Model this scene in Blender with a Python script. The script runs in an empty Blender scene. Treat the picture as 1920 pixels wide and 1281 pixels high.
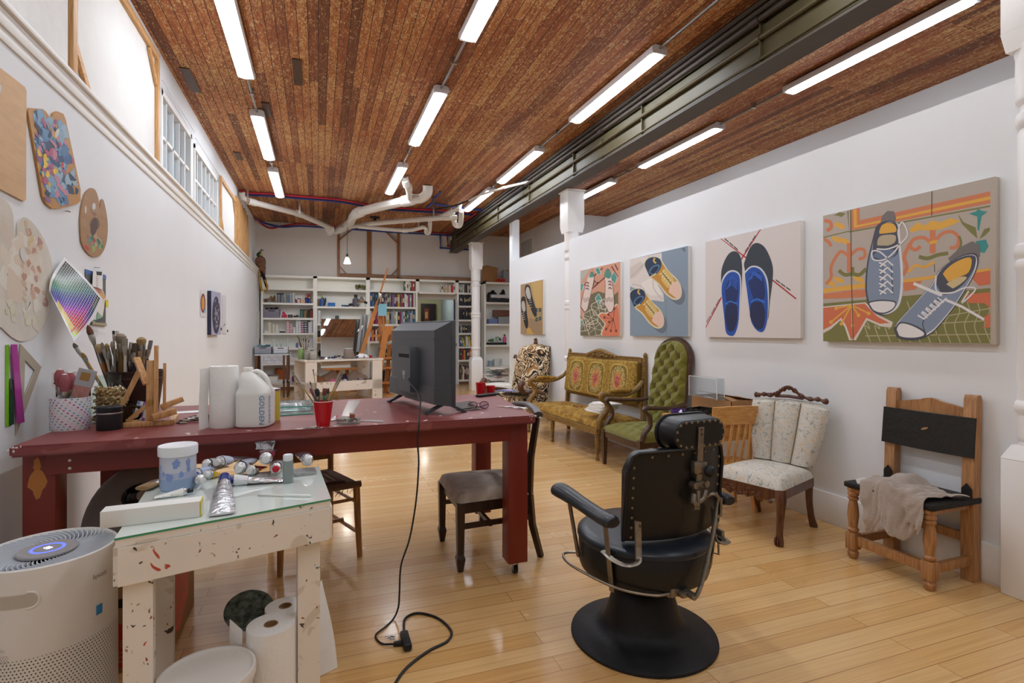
import bpy,bmesh,math,random
from mathutils import Matrix,Vector,Euler,noise as mnoise
PI=math.pi
sc=bpy.context.scene
COL=bpy.context.scene.collection
F,CX,HY,H=1000.,960.,622.,1.35
TH=math.atan(363/1000.)
CT,ST=math.cos(TH),math.sin(TH)
cam_d=bpy.data.cameras.new('camera')
cam=bpy.data.objects.new('camera',cam_d);COL.objects.link(cam)
cam.location=(0,0,H);cam.rotation_euler=(PI/2,0,-TH)
cam_d.sensor_width=36;cam_d.lens=36*F/1920
cam_d.shift_y=-(640.5-HY)/1920
cam_d.clip_start=.05;cam_d.clip_end=100
sc.camera=cam
def ray(x,y):
 u=(x-CX)/F;v=(HY-y)/F
 return(u*CT+ST,CT-u*ST,v)
def onZ(x,y,z):
 r=ray(x,y);t=(z-H)/r[2];return Vector((r[0]*t,r[1]*t,z))
def onX(x,y,X0):
 r=ray(x,y);t=X0/r[0];return Vector((X0,r[1]*t,H+r[2]*t))
def onY(x,y,Y0):
 r=ray(x,y);t=Y0/r[1];return Vector((r[0]*t,Y0,H+r[2]*t))
def lin(c):
 if isinstance(c,str):
  c=[int(c[i:i+2],16)/255 for i in(0,2,4)]
 return tuple(((v/12.92)if v<=.04045 else((v+.055)/1.055)**2.4)for v in c)
MC={}
def nodes(name):
 m=bpy.data.materials.new(name);m.use_nodes=True
 nt=m.node_tree;b=nt.nodes['Principled BSDF']
 return m,nt,b
def mt(name,col=None,rough=.5,metal=0.,var=0.,vs=6.,vsc=(1,1,1),bump=0.,bs=40.,trans=0.,ior=1.45,alpha=1.,coat=0.,sheen=0.,emit=0.,sss=0.):
 """procedural material; col=None reads the paint colour stored on the mesh"""
 if name in MC:return MC[name]
 m,nt,b=nodes(name);N,L=nt.nodes.new,nt.links.new
 b.inputs['Roughness'].default_value=rough;b.inputs['Metallic'].default_value=metal
 b.inputs['IOR'].default_value=ior
 src=None
 if col is None:
  a=N('ShaderNodeVertexColor');a.layer_name='Col';src=a.outputs['Color']
 else:
  b.inputs['Base Color'].default_value=(*lin(col),1)
 tc=None
 if var or bump:
  tc=N('ShaderNodeTexCoord');mp=N('ShaderNodeMapping');mp.inputs['Scale'].default_value=vsc
  L(tc.outputs['Object'],mp.inputs['Vector'])
 if var:
  nz=N('ShaderNodeTexNoise');nz.inputs['Scale'].default_value=vs;nz.inputs['Detail'].default_value=5;nz.inputs['Roughness'].default_value=.65
  L(mp.outputs['Vector'],nz.inputs['Vector'])
  r=N('ShaderNodeMapRange');r.inputs['From Min'].default_value=.3;r.inputs['From Max'].default_value=.7
  r.inputs['To Min'].default_value=1-var;r.inputs['To Max'].default_value=1+var
  L(nz.outputs['Fac'],r.inputs['Value'])
  mx=N('ShaderNodeMix');mx.data_type='RGBA';mx.blend_type='MULTIPLY';mx.inputs['Factor'].default_value=1
  if src:L(src,mx.inputs['A'])
  else:mx.inputs['A'].default_value=(*lin(col),1)
  cb=N('ShaderNodeCombineColor')
  for k in range(3):L(r.outputs['Result'],cb.inputs[k])
  L(cb.outputs['Color'],mx.inputs['B']);src=mx.outputs['Result']
 if src:L(src,b.inputs['Base Color'])
 if bump:
  nb=N('ShaderNodeTexNoise');nb.inputs['Scale'].default_value=bs;nb.inputs['Detail'].default_value=4
  L(mp.outputs['Vector'],nb.inputs['Vector'])
  bp=N('ShaderNodeBump');bp.inputs['Strength'].default_value=bump;bp.inputs['Distance'].default_value=.01
  L(nb.outputs['Fac'],bp.inputs['Height']);L(bp.outputs['Normal'],b.inputs['Normal'])
 b.inputs['Transmission Weight'].default_value=trans
 b.inputs['Alpha'].default_value=alpha
 b.inputs['Coat Weight'].default_value=coat
 b.inputs['Sheen Weight'].default_value=sheen
 if sss:b.inputs['Subsurface Weight'].default_value=sss;b.inputs['Subsurface Radius'].default_value=(.02,.02,.02)
 if emit:
  b.inputs['Emission Strength'].default_value=emit
  b.inputs['Emission Color'].default_value=(*lin(col),1)
 MC[name]=m;return m
def ramp(nt,stops,interp='LINEAR'):
 r=nt.nodes.new('ShaderNodeValToRGB');r.color_ramp.interpolation=interp
 e=r.color_ramp.elements
 while len(e)<len(stops):e.new(.5)
 for k,(p,c)in enumerate(stops):e[k].position=p;e[k].color=(*lin(c),1)if not isinstance(c,(int,float))else(c,c,c,1)
 return r
def wood(name,a,b2,scale=6.,axis=0,rough=.45,spec=14.):
 """long-grained wood: colours a (dark) to b2 (light), grain along the given axis"""
 if name in MC:return MC[name]
 m,nt,b=nodes(name);N,L=nt.nodes.new,nt.links.new
 tc=N('ShaderNodeTexCoord');mp=N('ShaderNodeMapping')
 s=[spec,spec,spec];s[axis]=1.2;mp.inputs['Scale'].default_value=s
 L(tc.outputs['Object'],mp.inputs['Vector'])
 nz=N('ShaderNodeTexNoise');nz.inputs['Scale'].default_value=scale;nz.inputs['Detail'].default_value=6;nz.inputs['Distortion'].default_value=.6
 L(mp.outputs['Vector'],nz.inputs['Vector'])
 r=ramp(nt,[(.3,a),(.7,b2)]);L(nz.outputs['Fac'],r.inputs['Fac']);L(r.outputs['Color'],b.inputs['Base Color'])
 bp=N('ShaderNodeBump');bp.inputs['Strength'].default_value=.15;bp.inputs['Distance'].default_value=.004
 L(nz.outputs['Fac'],bp.inputs['Height']);L(bp.outputs['Normal'],b.inputs['Normal'])
 b.inputs['Roughness'].default_value=rough
 MC[name]=m;return m
class M:
 def __init__(s,col='ffffff',T=None):
  s.bm=bmesh.new();s.lay=s.bm.loops.layers.float_color.new('Col');s.T=T or Matrix();s.c=lin(col);s.mi=0
 def col(s,c):s.c=lin(c);return s
 def mat(s,k):s.mi=k;return s
 def at(s,loc=(0,0,0),rot=(0,0,0)):s.T=Matrix.Translation(loc)@Euler(rot).to_matrix().to_4x4();return s
 def vf(s,V,Fs,cols=None):
  vs=[s.bm.verts.new(s.T@Vector(v))for v in V]
  for k,f in enumerate(Fs):
   if len(set(f))<3:continue
   try:fc=s.bm.faces.new([vs[i]for i in f])
   except ValueError:continue
   fc.material_index=s.mi;fc.smooth=True
   c=(*(cols[k]if cols else s.c),1)
   for l in fc.loops:l[s.lay]=c
  return s
 def box(s,c,d,rot=None,bev=0.,seg=2):
  x,y,z=d[0]/2,d[1]/2,d[2]/2
  R=Euler(rot).to_matrix()if rot else Matrix.Identity(3)
  c=Vector(c)
  if bev:
   t=bmesh.new();bmesh.ops.create_cube(t,size=1)
   for v in t.verts:v.co=(v.co.x*d[0],v.co.y*d[1],v.co.z*d[2])
   bmesh.ops.bevel(t,geom=t.edges[:],offset=min(bev,x*.95,y*.95,z*.95),segments=seg,affect='EDGES',profile=.5)
   t.verts.index_update()
   V=[R@v.co+c for v in t.verts];Fs=[[v.index for v in f.verts]for f in t.faces];t.free()
   return s.vf(V,Fs)
  V=[R@Vector((i*x,j*y,k*z))+c for k in(-1,1)for j in(-1,1)for i in(-1,1)]
  return s.vf(V,[(0,2,3,1),(4,5,7,6),(0,1,5,4),(2,6,7,3),(0,4,6,2),(1,3,7,5)])
 def b2(s,lo,hi,bev=0.):
  return s.box([(a+b)/2 for a,b in zip(lo,hi)],[abs(b-a)for a,b in zip(lo,hi)],None,bev)
 def bar(s,p,q,w,t,up=(0,0,1),w2=None,t2=None,bev=0.):
  """rectangular bar from p to q, w along the side axis, t along 'up'"""
  p,q=Vector(p),Vector(q);d=(q-p);n=d.normalized();up=Vector(up)
  if abs(n.dot(up.normalized()))>.99:up=Vector((0,1,0))if abs(n.y)<.9 else Vector((1,0,0))
  a=n.cross(up).normalized();b=a.cross(n).normalized()
  if bev:
   R=Matrix((a,n,b)).transposed()
   old=s.T;s.T=old@Matrix.Translation((p+q)/2)@R.to_4x4();s.box((0,0,0),(w,d.length,t),None,bev);s.T=old;return s
  w2=w2 or w;t2=t2 or t;V=[]
  for o,ww,tt in((p,w,t),(q,w2,t2)):
   V+=[o-a*ww/2-b*tt/2,o+a*ww/2-b*tt/2,o+a*ww/2+b*tt/2,o-a*ww/2+b*tt/2]
  return s.vf(V,[(0,1,2,3),(7,6,5,4),(0,4,5,1),(1,5,6,2),(2,6,7,3),(3,7,4,0)])
 def tube(s,pts,r,n=8,cap=True,sq=1.):
  P=[Vector(p)for p in pts];k=len(P)
  R=r if isinstance(r,(list,tuple))else[r]*k
  V,Fs=[],[];a=None
  for i in range(k):
   d=(P[min(i+1,k-1)]-P[max(i-1,0)]).normalized()
   if a is None:
    a=d.cross(Vector((0,0,1)))
    if a.length<.05:a=d.cross(Vector((1,0,0)))
   a=(a-d*a.dot(d)).normalized();b=d.cross(a)
   for j in range(n):
    w=2*PI*j/n;V.append(P[i]+(a*math.cos(w)+b*math.sin(w)*sq)*R[i])
  for i in range(k-1):
   for j in range(n):
    Fs.append((i*n+j,i*n+(j+1)%n,(i+1)*n+(j+1)%n,(i+1)*n+j))
  if cap:Fs+=[tuple(range(n))[::-1],tuple((k-1)*n+j for j in range(n))]
  return s.vf(V,Fs)
 def cyl(s,p,q,r,r2=None,n=16):return s.tube([p,q],[r,r if r2 is None else r2],n)
 def lathe(s,prof,o=(0,0,0),n=24,sx=1.,sy=1.,cap=True,cols=None,arc=None):
  """profile [(r, z)] turned about the z axis"""
  V,Fs,cc=[],[],[];o=Vector(o);k=len(prof)
  for r,z in prof:
   for j in range(n):
    w=2*PI*j/n;V.append(o+Vector((r*sx*math.cos(w),r*sy*math.sin(w),z)))
  for i in range(k-1):
   for j in range(n):
    Fs.append((i*n+j,i*n+(j+1)%n,(i+1)*n+(j+1)%n,(i+1)*n+j));cc.append(lin(cols[i])if cols else s.c)
  if cap:
   if prof[0][0]>1e-5:Fs.append(tuple(range(n))[::-1]);cc.append(lin(cols[0])if cols else s.c)
   if prof[-1][0]>1e-5:Fs.append(tuple((k-1)*n+j for j in range(n)));cc.append(lin(cols[-1])if cols else s.c)
  return s.vf(V,Fs,cc)
 def prism(s,poly,f0,f1):
  """outline poly [(a,b)] swept between two maps f0, f1 (a,b)->3D point"""
  k=len(poly);V=[Vector(f0(*p))for p in poly]+[Vector(f1(*p))for p in poly]
  Fs=[tuple(range(k))[::-1],tuple(range(k,2*k))]+[(i,(i+1)%k,k+(i+1)%k,k+i)for i in range(k)]
  return s.vf(V,Fs)
 def plate(s,poly,z0,z1):return s.prism(poly,lambda a,b:(a,b,z0),lambda a,b:(a,b,z1))
 def sph(s,c,r,n=12,m=8):
  if not isinstance(r,(tuple,list)):r=(r,r,r)
  c=Vector(c)
  pr=[(max(1e-6,math.sin(PI*i/m)),-math.cos(PI*i/m))for i in range(m+1)]
  V,Fs=[],[]
  for a,z in pr:
   for j in range(n):
    w=2*PI*j/n;V.append(c+Vector((r[0]*a*math.cos(w),r[1]*a*math.sin(w),r[2]*z)))
  for i in range(m):
   for j in range(n):Fs.append((i*n+j,i*n+(j+1)%n,(i+1)*n+(j+1)%n,(i+1)*n+j))
  return s.vf(V,Fs)
 def sheet(s,fn,nu,nv,th=0.,cfn=None):
  """surface fn(u,v), optionally thickened along -normal by th"""
  P=[[Vector(fn(i/nu,j/nv))for j in range(nv+1)]for i in range(nu+1)]
  V=[p for r in P for p in r];w=nv+1;Fs=[];cc=[]
  for i in range(nu):
   for j in range(nv):
    Fs.append((i*w+j,(i+1)*w+j,(i+1)*w+j+1,i*w+j+1));cc.append(lin(cfn((i+.5)/nu,(j+.5)/nv))if cfn else s.c)
  if th:
   o=len(V);Q=[]
   for i in range(nu+1):
    for j in range(nv+1):
     du=P[min(i+1,nu)][j]-P[max(i-1,0)][j];dv=P[i][min(j+1,nv)]-P[i][max(j-1,0)]
     nn=du.cross(dv);Q.append(P[i][j]-(nn.normalized()if nn.length>1e-9 else Vector((0,0,1)))*th)
   V+=Q;n0=len(Fs)
   for k in range(n0):Fs.append(tuple(o+a for a in Fs[k])[::-1]);cc.append(cc[k])
   edge=[(i*w)for i in range(nu+1)]+[nu*w+j for j in range(1,nv+1)]+[i*w+nv for i in range(nu-1,-1,-1)]+[j for j in range(nv-1,0,-1)]
   for k in range(len(edge)):
    a,b=edge[k],edge[(k+1)%len(edge)];Fs.append((a,o+a,o+b,b));cc.append(s.c)
  return s.vf(V,Fs,cc)
 def text(s,string,size,fn,sx=1.):
  """lettering laid out flat: fn maps (x, y) to a 3D point; centred"""
  cu=bpy.data.curves.new('lettering','FONT');cu.body=string;cu.size=size;cu.align_x='CENTER';cu.align_y='CENTER';cu.resolution_u=2
  o=bpy.data.objects.new('lettering',cu);COL.objects.link(o)
  dg=bpy.context.evaluated_depsgraph_get();me=bpy.data.meshes.new_from_object(o.evaluated_get(dg))
  s.vf([fn(v.co.x*sx,v.co.y)for v in me.vertices],[tuple(p.vertices)for p in me.polygons])
  bpy.data.objects.remove(o);bpy.data.meshes.remove(me);bpy.data.curves.remove(cu);return s
def obj(name,m,mats,parent=None,world=False,ang=.6,loc=None,sub=0,norm=True):
 me=bpy.data.meshes.new(name)
 if norm:bmesh.ops.recalc_face_normals(m.bm,faces=m.bm.faces[:])
 if world and parent:
  bpy.context.view_layer.update()
  m.bm.transform((Matrix.LocRotScale(parent.location,parent.rotation_euler,None)if parent.parent is None else Matrix.LocRotScale(parent.parent.location,parent.parent.rotation_euler,None)@Matrix.LocRotScale(parent.location,parent.rotation_euler,None)).inverted())
 m.bm.to_mesh(me);m.bm.free()
 for k in(mats if isinstance(mats,(list,tuple))else[mats]):me.materials.append(k)
 me.set_sharp_from_angle(angle=ang)
 o=bpy.data.objects.new(name,me);COL.objects.link(o)
 if parent:o.parent=parent
 if loc:o.location=loc
 if sub:
  md=o.modifiers.new('smooth','SUBSURF');md.levels=md.render_levels=sub
 return o
def tag(o,label,cat,group=None,kind=None):
 o['label']=label;o['category']=cat
 if group:o['group']=group
 if kind:o['kind']=kind
 return o
def thing(name,label,cat,loc=(0,0,0),rz=0.,group=None,rot=None):
 o=bpy.data.objects.new(name,None);COL.objects.link(o);o.empty_display_size=.1
 o.location=loc;o.rotation_euler=rot or(0,0,rz)
 return tag(o,label,cat,group)
def solo(name,m,mats,label,cat,group=None,loc=None,rz=0.,ang=.6,rot=None,sub=0):
 """a thing that is one mesh; with loc the mesh was built about its own base"""
 if loc is None:
  m.bm.verts.ensure_lookup_table()
  lo=[min(v.co[i]for v in m.bm.verts)for i in range(3)];hi=[max(v.co[i]for v in m.bm.verts)for i in range(3)]
  loc=Vector(((lo[0]+hi[0])/2,(lo[1]+hi[1])/2,lo[2]));m.bm.transform(Matrix.Translation(-loc))
 o=obj(name,m,mats,ang=ang,sub=sub);o.location=loc;o.rotation_euler=rot or(0,0,rz)
 return tag(o,label,cat,group)
def struct(name,m,mats,label=None,cat=None):
 o=obj(name,m,mats);o['kind']='structure'
 if label:o['label']=label
 if cat:o['category']=cat
 return o
def clone(root,loc,rz=None,label=None,rot=None):
 """a copy of a thing with copies of its parts and sub-parts"""
 r=root.copy();COL.objects.link(r);r.location=loc
 if rz is not None:r.rotation_euler=(0,0,rz)
 if rot is not None:r.rotation_euler=rot
 if label:r['label']=label
 for ch in list(root.children):
  c=ch.copy();COL.objects.link(c);c.parent=r
  for g in list(ch.children):
   d=g.copy();COL.objects.link(d);d.parent=c
 return r
def curve(pts,n=6):
 """Catmull-Rom through points"""
 P=[Vector(p)for p in pts];P=[P[0]*2-P[1]]+P+[P[-1]*2-P[-2]];out=[]
 for i in range(1,len(P)-2):
  a,b,c,d=P[i-1:i+3]
  for k in range(n):
   t=k/n;out.append(.5*((2*b)+(c-a)*t+(2*a-5*b+4*c-d)*t*t+(3*b-a-3*c+d)*t**3))
 return out+[P[-2]]
def rrect(w,h,r,n=4):
 out=[]
 for cx,cy,a0 in((w/2-r,h/2-r,0),(-w/2+r,h/2-r,90),(-w/2+r,-h/2+r,180),(w/2-r,-h/2+r,270)):
  for k in range(n+1):
   a=math.radians(a0+90*k/n);out.append((cx+r*math.cos(a),cy+r*math.sin(a)))
 return out
def ell(cx,cy,a,b,n=20,rot=0.):
 c,s_=math.cos(rot),math.sin(rot)
 return[(cx+a*math.cos(t)*c-b*math.sin(t)*s_,cy+a*math.cos(t)*s_+b*math.sin(t)*c)for t in(2*PI*k/n for k in range(n))]
ORD=['first','second','third','fourth','fifth','sixth','seventh','eighth','ninth','tenth','eleventh','twelfth','thirteenth','fourteenth','fifteenth','sixteenth','seventeenth','eighteenth','nineteenth','twentieth','twenty-first','twenty-second','twenty-third','twenty-fourth','twenty-fifth','twenty-sixth','twenty-seventh','twenty-eighth','twenty-ninth','thirtieth','thirty-first','thirty-second','thirty-third','thirty-fourth','thirty-fifth','thirty-sixth','thirty-seventh','thirty-eighth','thirty-ninth','fortieth']
P_=mt('painted_satin',None,.45)
PM=mt('painted_matte',None,.85)
PG=mt('painted_gloss',None,.18)
PC=mt('paper_card',None,.8,var=.05,vs=9)
WHITE=mt('white_paint','e9e8e4',.55,var=.02,vs=3)
STEEL=mt('brushed_steel','b9b6b0',.32,metal=1.)
CHROME=mt('chrome','d8d8d8',.12,metal=1.)
BLACKP=mt('black_plastic','17181a',.42)
def thin_glass(name,tint='f4faf8',rough=.03,refl=.9,haze=0.):
 '''thin clear sheet: passes light straight through, mirrors at grazing angles'''
 m=bpy.data.materials.new(name);m.use_nodes=True;nt=m.node_tree;nt.nodes.clear();N,L=nt.nodes.new,nt.links.new
 o=N('ShaderNodeOutputMaterial');tr=N('ShaderNodeBsdfTransparent');tr.inputs[0].default_value=(*lin(tint),1)
 gl=N('ShaderNodeBsdfGlossy');gl.inputs['Roughness'].default_value=rough;fr=N('ShaderNodeFresnel');fr.inputs[0].default_value=1.45
 ge=N('ShaderNodeNewGeometry');iv=N('ShaderNodeMath');iv.operation='MULTIPLY_ADD';iv.inputs[1].default_value=-refl;iv.inputs[2].default_value=refl;L(ge.outputs['Backfacing'],iv.inputs[0])
 mm=N('ShaderNodeMath');mm.operation='MULTIPLY';L(iv.outputs[0],mm.inputs[1]);L(fr.outputs[0],mm.inputs[0])
 mx=N('ShaderNodeMixShader');L(mm.outputs[0],mx.inputs[0]);L(tr.outputs[0],mx.inputs[1]);L(gl.outputs[0],mx.inputs[2]);last=mx
 if haze:
  df=N('ShaderNodeBsdfDiffuse');df.inputs[0].default_value=(*lin(tint),1);m2=N('ShaderNodeMixShader');m2.inputs[0].default_value=haze;L(mx.outputs[0],m2.inputs[1]);L(df.outputs[0],m2.inputs[2]);last=m2
 L(last.outputs[0],o.inputs[0]);return m
GLASS=thin_glass('clear_glass')
CLEARP=thin_glass('clear_plastic','f2f4f6',.08,1.,.12)
FOIL=mt('aluminium_foil','d4d6d9',.22,metal=.9,bump=.6,bs=45)
random.seed(7)
# setting
XL,XR,YB,ZC=-1.26,3.39,13.55,3.90
WALLM=mt('white_wall','e4e7ea',.7,var=.015,vs=2,bump=.04,bs=30)
GWALL=mt('grey_white_wall','d9d7d4',.75,var=.02,vs=2,bump=.03)
def floor_mat():
 m,nt,b=nodes('bamboo_floor');N,L=nt.nodes.new,nt.links.new
 tc=N('ShaderNodeTexCoord');br=N('ShaderNodeTexBrick')
 br.offset=.37;br.offset_frequency=2;br.squash=1
 br.inputs['Scale'].default_value=1;br.inputs['Mortar Size'].default_value=.0011;br.inputs['Brick Width'].default_value=1.45;br.inputs['Row Height'].default_value=.0965
 br.inputs['Color1'].default_value=(0,0,0,1);br.inputs['Color2'].default_value=(1,1,1,1);br.inputs['Mortar'].default_value=(.5,.5,.5,1)
 L(tc.outputs['Object'],br.inputs['Vector'])
 mp=N('ShaderNodeMapping');mp.inputs['Scale'].default_value=(1.1,55,1);L(tc.outputs['Object'],mp.inputs['Vector'])
 ad=N('ShaderNodeVectorMath');ad.operation='ADD';L(mp.outputs['Vector'],ad.inputs[0]);L(br.outputs['Color'],ad.inputs[1])
 nz=N('ShaderNodeTexNoise');nz.inputs['Scale'].default_value=1.6;nz.inputs['Detail'].default_value=5;L(ad.outputs[0],nz.inputs['Vector'])
 n2=N('ShaderNodeTexNoise');n2.inputs['Scale'].default_value=2.3;n2.inputs['Detail'].default_value=3;L(tc.outputs['Object'],n2.inputs['Vector'])
 r=ramp(nt,[(.25,'b07f49'),(.5,'cc9e62'),(.75,'dab37a')]);L(nz.outputs['Fac'],r.inputs['Fac'])
 r2=ramp(nt,[(0.,'cb9a5a'),(.5,'dbb178'),(1.,'e6c38c')])
 L(br.outputs['Color'],r2.inputs['Fac'])
 mx=N('ShaderNodeMix');mx.data_type='RGBA';mx.inputs['Factor'].default_value=.5;L(r.outputs['Color'],mx.inputs['A']);L(r2.outputs['Color'],mx.inputs['B'])
 m3=N('ShaderNodeMix');m3.data_type='RGBA';m3.blend_type='MULTIPLY';L(br.outputs['Fac'],m3.inputs['Factor']);L(mx.outputs['Result'],m3.inputs['A']);m3.inputs['B'].default_value=(*lin('8a623a'),1)
 m4=N('ShaderNodeMix');m4.data_type='RGBA';m4.blend_type='SOFT_LIGHT';m4.inputs['Factor'].default_value=.5;L(m3.outputs['Result'],m4.inputs['A']);L(n2.outputs['Color'],m4.inputs['B'])
 L(m3.outputs['Result'],b.inputs['Base Color'])
 rr=N('ShaderNodeMapRange');rr.inputs['To Min'].default_value=.16;rr.inputs['To Max'].default_value=.34;L(n2.outputs['Fac'],rr.inputs['Value']);L(rr.outputs['Result'],b.inputs['Roughness'])
 bp=N('ShaderNodeBump');bp.inputs['Strength'].default_value=.25;bp.inputs['Distance'].default_value=.002;bp.invert=True;L(br.outputs['Fac'],bp.inputs['Height']);L(bp.outputs['Normal'],b.inputs['Normal'])
 b.inputs['Coat Weight'].default_value=.25;b.inputs['Coat Roughness'].default_value=.12
 return m
def ceil_mat():
 m,nt,b=nodes('scraped_ceiling_boards');N,L=nt.nodes.new,nt.links.new
 tc=N('ShaderNodeTexCoord');sw=N('ShaderNodeMapping');sw.inputs['Rotation'].default_value=(0,0,PI/2);L(tc.outputs['Object'],sw.inputs['Vector'])
 br=N('ShaderNodeTexBrick');br.offset=.41;br.offset_frequency=3
 br.inputs['Scale'].default_value=1;br.inputs['Mortar Size'].default_value=.003;br.inputs['Brick Width'].default_value=2.9;br.inputs['Row Height'].default_value=.083
 br.inputs['Color1'].default_value=(0,0,0,1);br.inputs['Color2'].default_value=(1,1,1,1);br.inputs['Mortar'].default_value=(.3,.3,.3,1)
 L(sw.outputs['Vector'],br.inputs['Vector'])
 mp=N('ShaderNodeMapping');mp.inputs['Scale'].default_value=(26,2.2,1);L(tc.outputs['Object'],mp.inputs['Vector'])
 sc3=N('ShaderNodeVectorMath');sc3.operation='MULTIPLY_ADD';L(br.outputs['Color'],sc3.inputs[0]);sc3.inputs[1].default_value=(7,9,5);L(mp.outputs['Vector'],sc3.inputs[2])
 g=N('ShaderNodeTexNoise');g.inputs['Scale'].default_value=1.5;g.inputs['Detail'].default_value=6;g.inputs['Distortion'].default_value=.8;L(sc3.outputs[0],g.inputs['Vector'])
 base=ramp(nt,[(.2,'6b3b24'),(.4,'9a5b30'),(.6,'b27442'),(.8,'c29058')]);L(g.outputs['Fac'],base.inputs['Fac'])
 tone=ramp(nt,[(0,'75625a'),(.1,'a88c80'),(.35,'d8b8a0'),(.6,'f0d8c0'),(1,'fff0cc')]);L(br.outputs['Color'],tone.inputs['Fac'])
 mu=N('ShaderNodeMix');mu.data_type='RGBA';mu.blend_type='MULTIPLY';mu.inputs['Factor'].default_value=.8;L(base.outputs['Color'],mu.inputs['A']);L(tone.outputs['Color'],mu.inputs['B'])
 mp2=N('ShaderNodeMapping');mp2.inputs['Scale'].default_value=(38,15,1);mp2.inputs['Rotation'].default_value=(0,0,.25);L(tc.outputs['Object'],mp2.inputs['Vector'])
 s1=N('ShaderNodeTexNoise');s1.inputs['Scale'].default_value=1.3;s1.inputs['Detail'].default_value=4;s1.inputs['Roughness'].default_value=.6;s1.inputs['Distortion'].default_value=1.6;L(mp2.outputs['Vector'],s1.inputs['Vector'])
 s2=N('ShaderNodeTexNoise');s2.inputs['Scale'].default_value=1.1;s2.inputs['Detail'].default_value=3;L(tc.outputs['Object'],s2.inputs['Vector'])
 md=N('ShaderNodeMath');md.operation='MULTIPLY_ADD';L(s2.outputs['Fac'],md.inputs[0]);md.inputs[1].default_value=.2
 m7=N('ShaderNodeMath');m7.operation='MULTIPLY_ADD';L(br.outputs['Color'],m7.inputs[0]);m7.inputs[1].default_value=.085;L(s1.outputs['Fac'],m7.inputs[2]);L(m7.outputs[0],md.inputs[2])
 sr=ramp(nt,[(.68,0.),(.745,1.)]);L(md.outputs[0],sr.inputs['Fac'])
 m5=N('ShaderNodeMix');m5.data_type='RGBA';L(sr.outputs['Color'],m5.inputs['Factor']);L(mu.outputs['Result'],m5.inputs['A']);m5.inputs['B'].default_value=(*lin('cba872'),1)
 m6=N('ShaderNodeMix');m6.data_type='RGBA';m6.blend_type='MULTIPLY';L(br.outputs['Fac'],m6.inputs['Factor']);L(m5.outputs['Result'],m6.inputs['A']);m6.inputs['B'].default_value=(*lin('6a4630'),1)
 L(m6.outputs['Result'],b.inputs['Base Color']);b.inputs['Roughness'].default_value=.68
 bp=N('ShaderNodeBump');bp.inputs['Strength'].default_value=.5;bp.inputs['Distance'].default_value=.004;bp.invert=True;L(br.outputs['Fac'],bp.inputs['Height']);L(bp.outputs['Normal'],b.inputs['Normal'])
 return m
YF=-4.0
struct('floor',M().b2((XL-.4,YF-.2,-.1),(7.2,YB+2.9,0)),floor_mat())
CEIL=ceil_mat()
struct('ceiling',M().b2((XL-.4,YF-.2,ZC),(7.2,YB+.3,ZC+.1)),CEIL)
PATCH=wood('dark_patch_board','35200f','573519',axis=1)
for k,(x,y,w,l)in enumerate([(357,150,.09,.55),(558,135,.083,.55),(500,205,.083,.4),(447,292,.083,.35)]):
 p=onZ(x,y,ZC)
 o=struct('trim_%d'%(k+1),M().b2((p.x-w/2,p.y-l/2,ZC-.012),(p.x+w/2,p.y+l/2,ZC-.0005)),PATCH)
ZL=2.71
XU=XL-.10
W1,W2=(5.68,6.92,2.76,3.58),(7.06,8.60,2.76,3.53)
struct('wall_left',M().b2((XU,YF,0),(XL,YB+.1,ZL)),WALLM)
u=M()
for a,b_ in((YF,W1[0]),(W1[1],W2[0]),(W2[1],YB+.1)):u.b2((XU-.14,a,ZL),(XU,b_,ZC))
for w in(W1,W2):
 u.b2((XU-.14,w[0],ZL),(XU,w[1],w[2]));u.b2((XU-.14,w[0],w[3]),(XU,w[1],ZC))
struct('wall_left_upper',u,WALLM)
tr=M().b2((XU,YF,ZL),(XL+.035,YB,ZL+.03),.006).b2((XL,YF,ZL-.075),(XL+.018,YB,ZL),.005).b2((XL,YF,ZL-.13),(XL+.008,YB,ZL-.075),.003)
struct('trim_5',tr,WHITE)
WG=thin_glass('window_glass','f6fafb')
for k,w in enumerate((W1,W2)):
 root=bpy.data.objects.new('window_%d'%(k+1),None);COL.objects.link(root);root['kind']='structure'
 root.location=(XU,w[0],w[2])
 f=M()
 x0=XU-.07
 f.b2((x0,w[0],w[2]),(XU+.012,w[0]+.05,w[3]));f.b2((x0,w[1]-.05,w[2]),(XU+.012,w[1],w[3]))
 f.b2((x0,w[0],w[2]),(XU+.012,w[1],w[2]+.05));f.b2((x0,w[0],w[3]-.05),(XU+.012,w[1],w[3]))
 nn=6 if k else 5
 for i in range(1,nn):
  y=w[0]+(w[1]-w[0])*i/nn;t=.02 if i%2 else.032;f.b2((x0+.02,y-t/2,w[2]),(XU-.005,y+t/2,w[3]))
 zm=(w[2]+w[3])/2;f.b2((x0+.02,w[0],zm-.015),(XU-.005,w[1],zm+.015))
 obj('window_frame',f,WHITE,root,world=True)
 obj('pane',M().b2((x0+.03,w[0],w[2]),(x0+.036,w[1],w[3])),WG,root,world=True)
 obj('curtain_wire',M().tube([(XU+.03,w[0]-.05,w[3]+.05),(XU+.03,w[1]+.05,w[3]+.05)],.004,6),STEEL,root,world=True)
DX0,DX1,DZ=onY(783,700,13.27).x,onY(856,700,13.27).x,2.18
bw=M().b2((XU-.1,YB,0),(DX0-.02,YB+.12,ZC)).b2((DX1+.02,YB,0),(7.2,YB+.12,ZC)).b2((DX0-.02,YB,DZ),(DX1+.02,YB+.12,ZC))
struct('wall_back',bw,GWALL)
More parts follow.
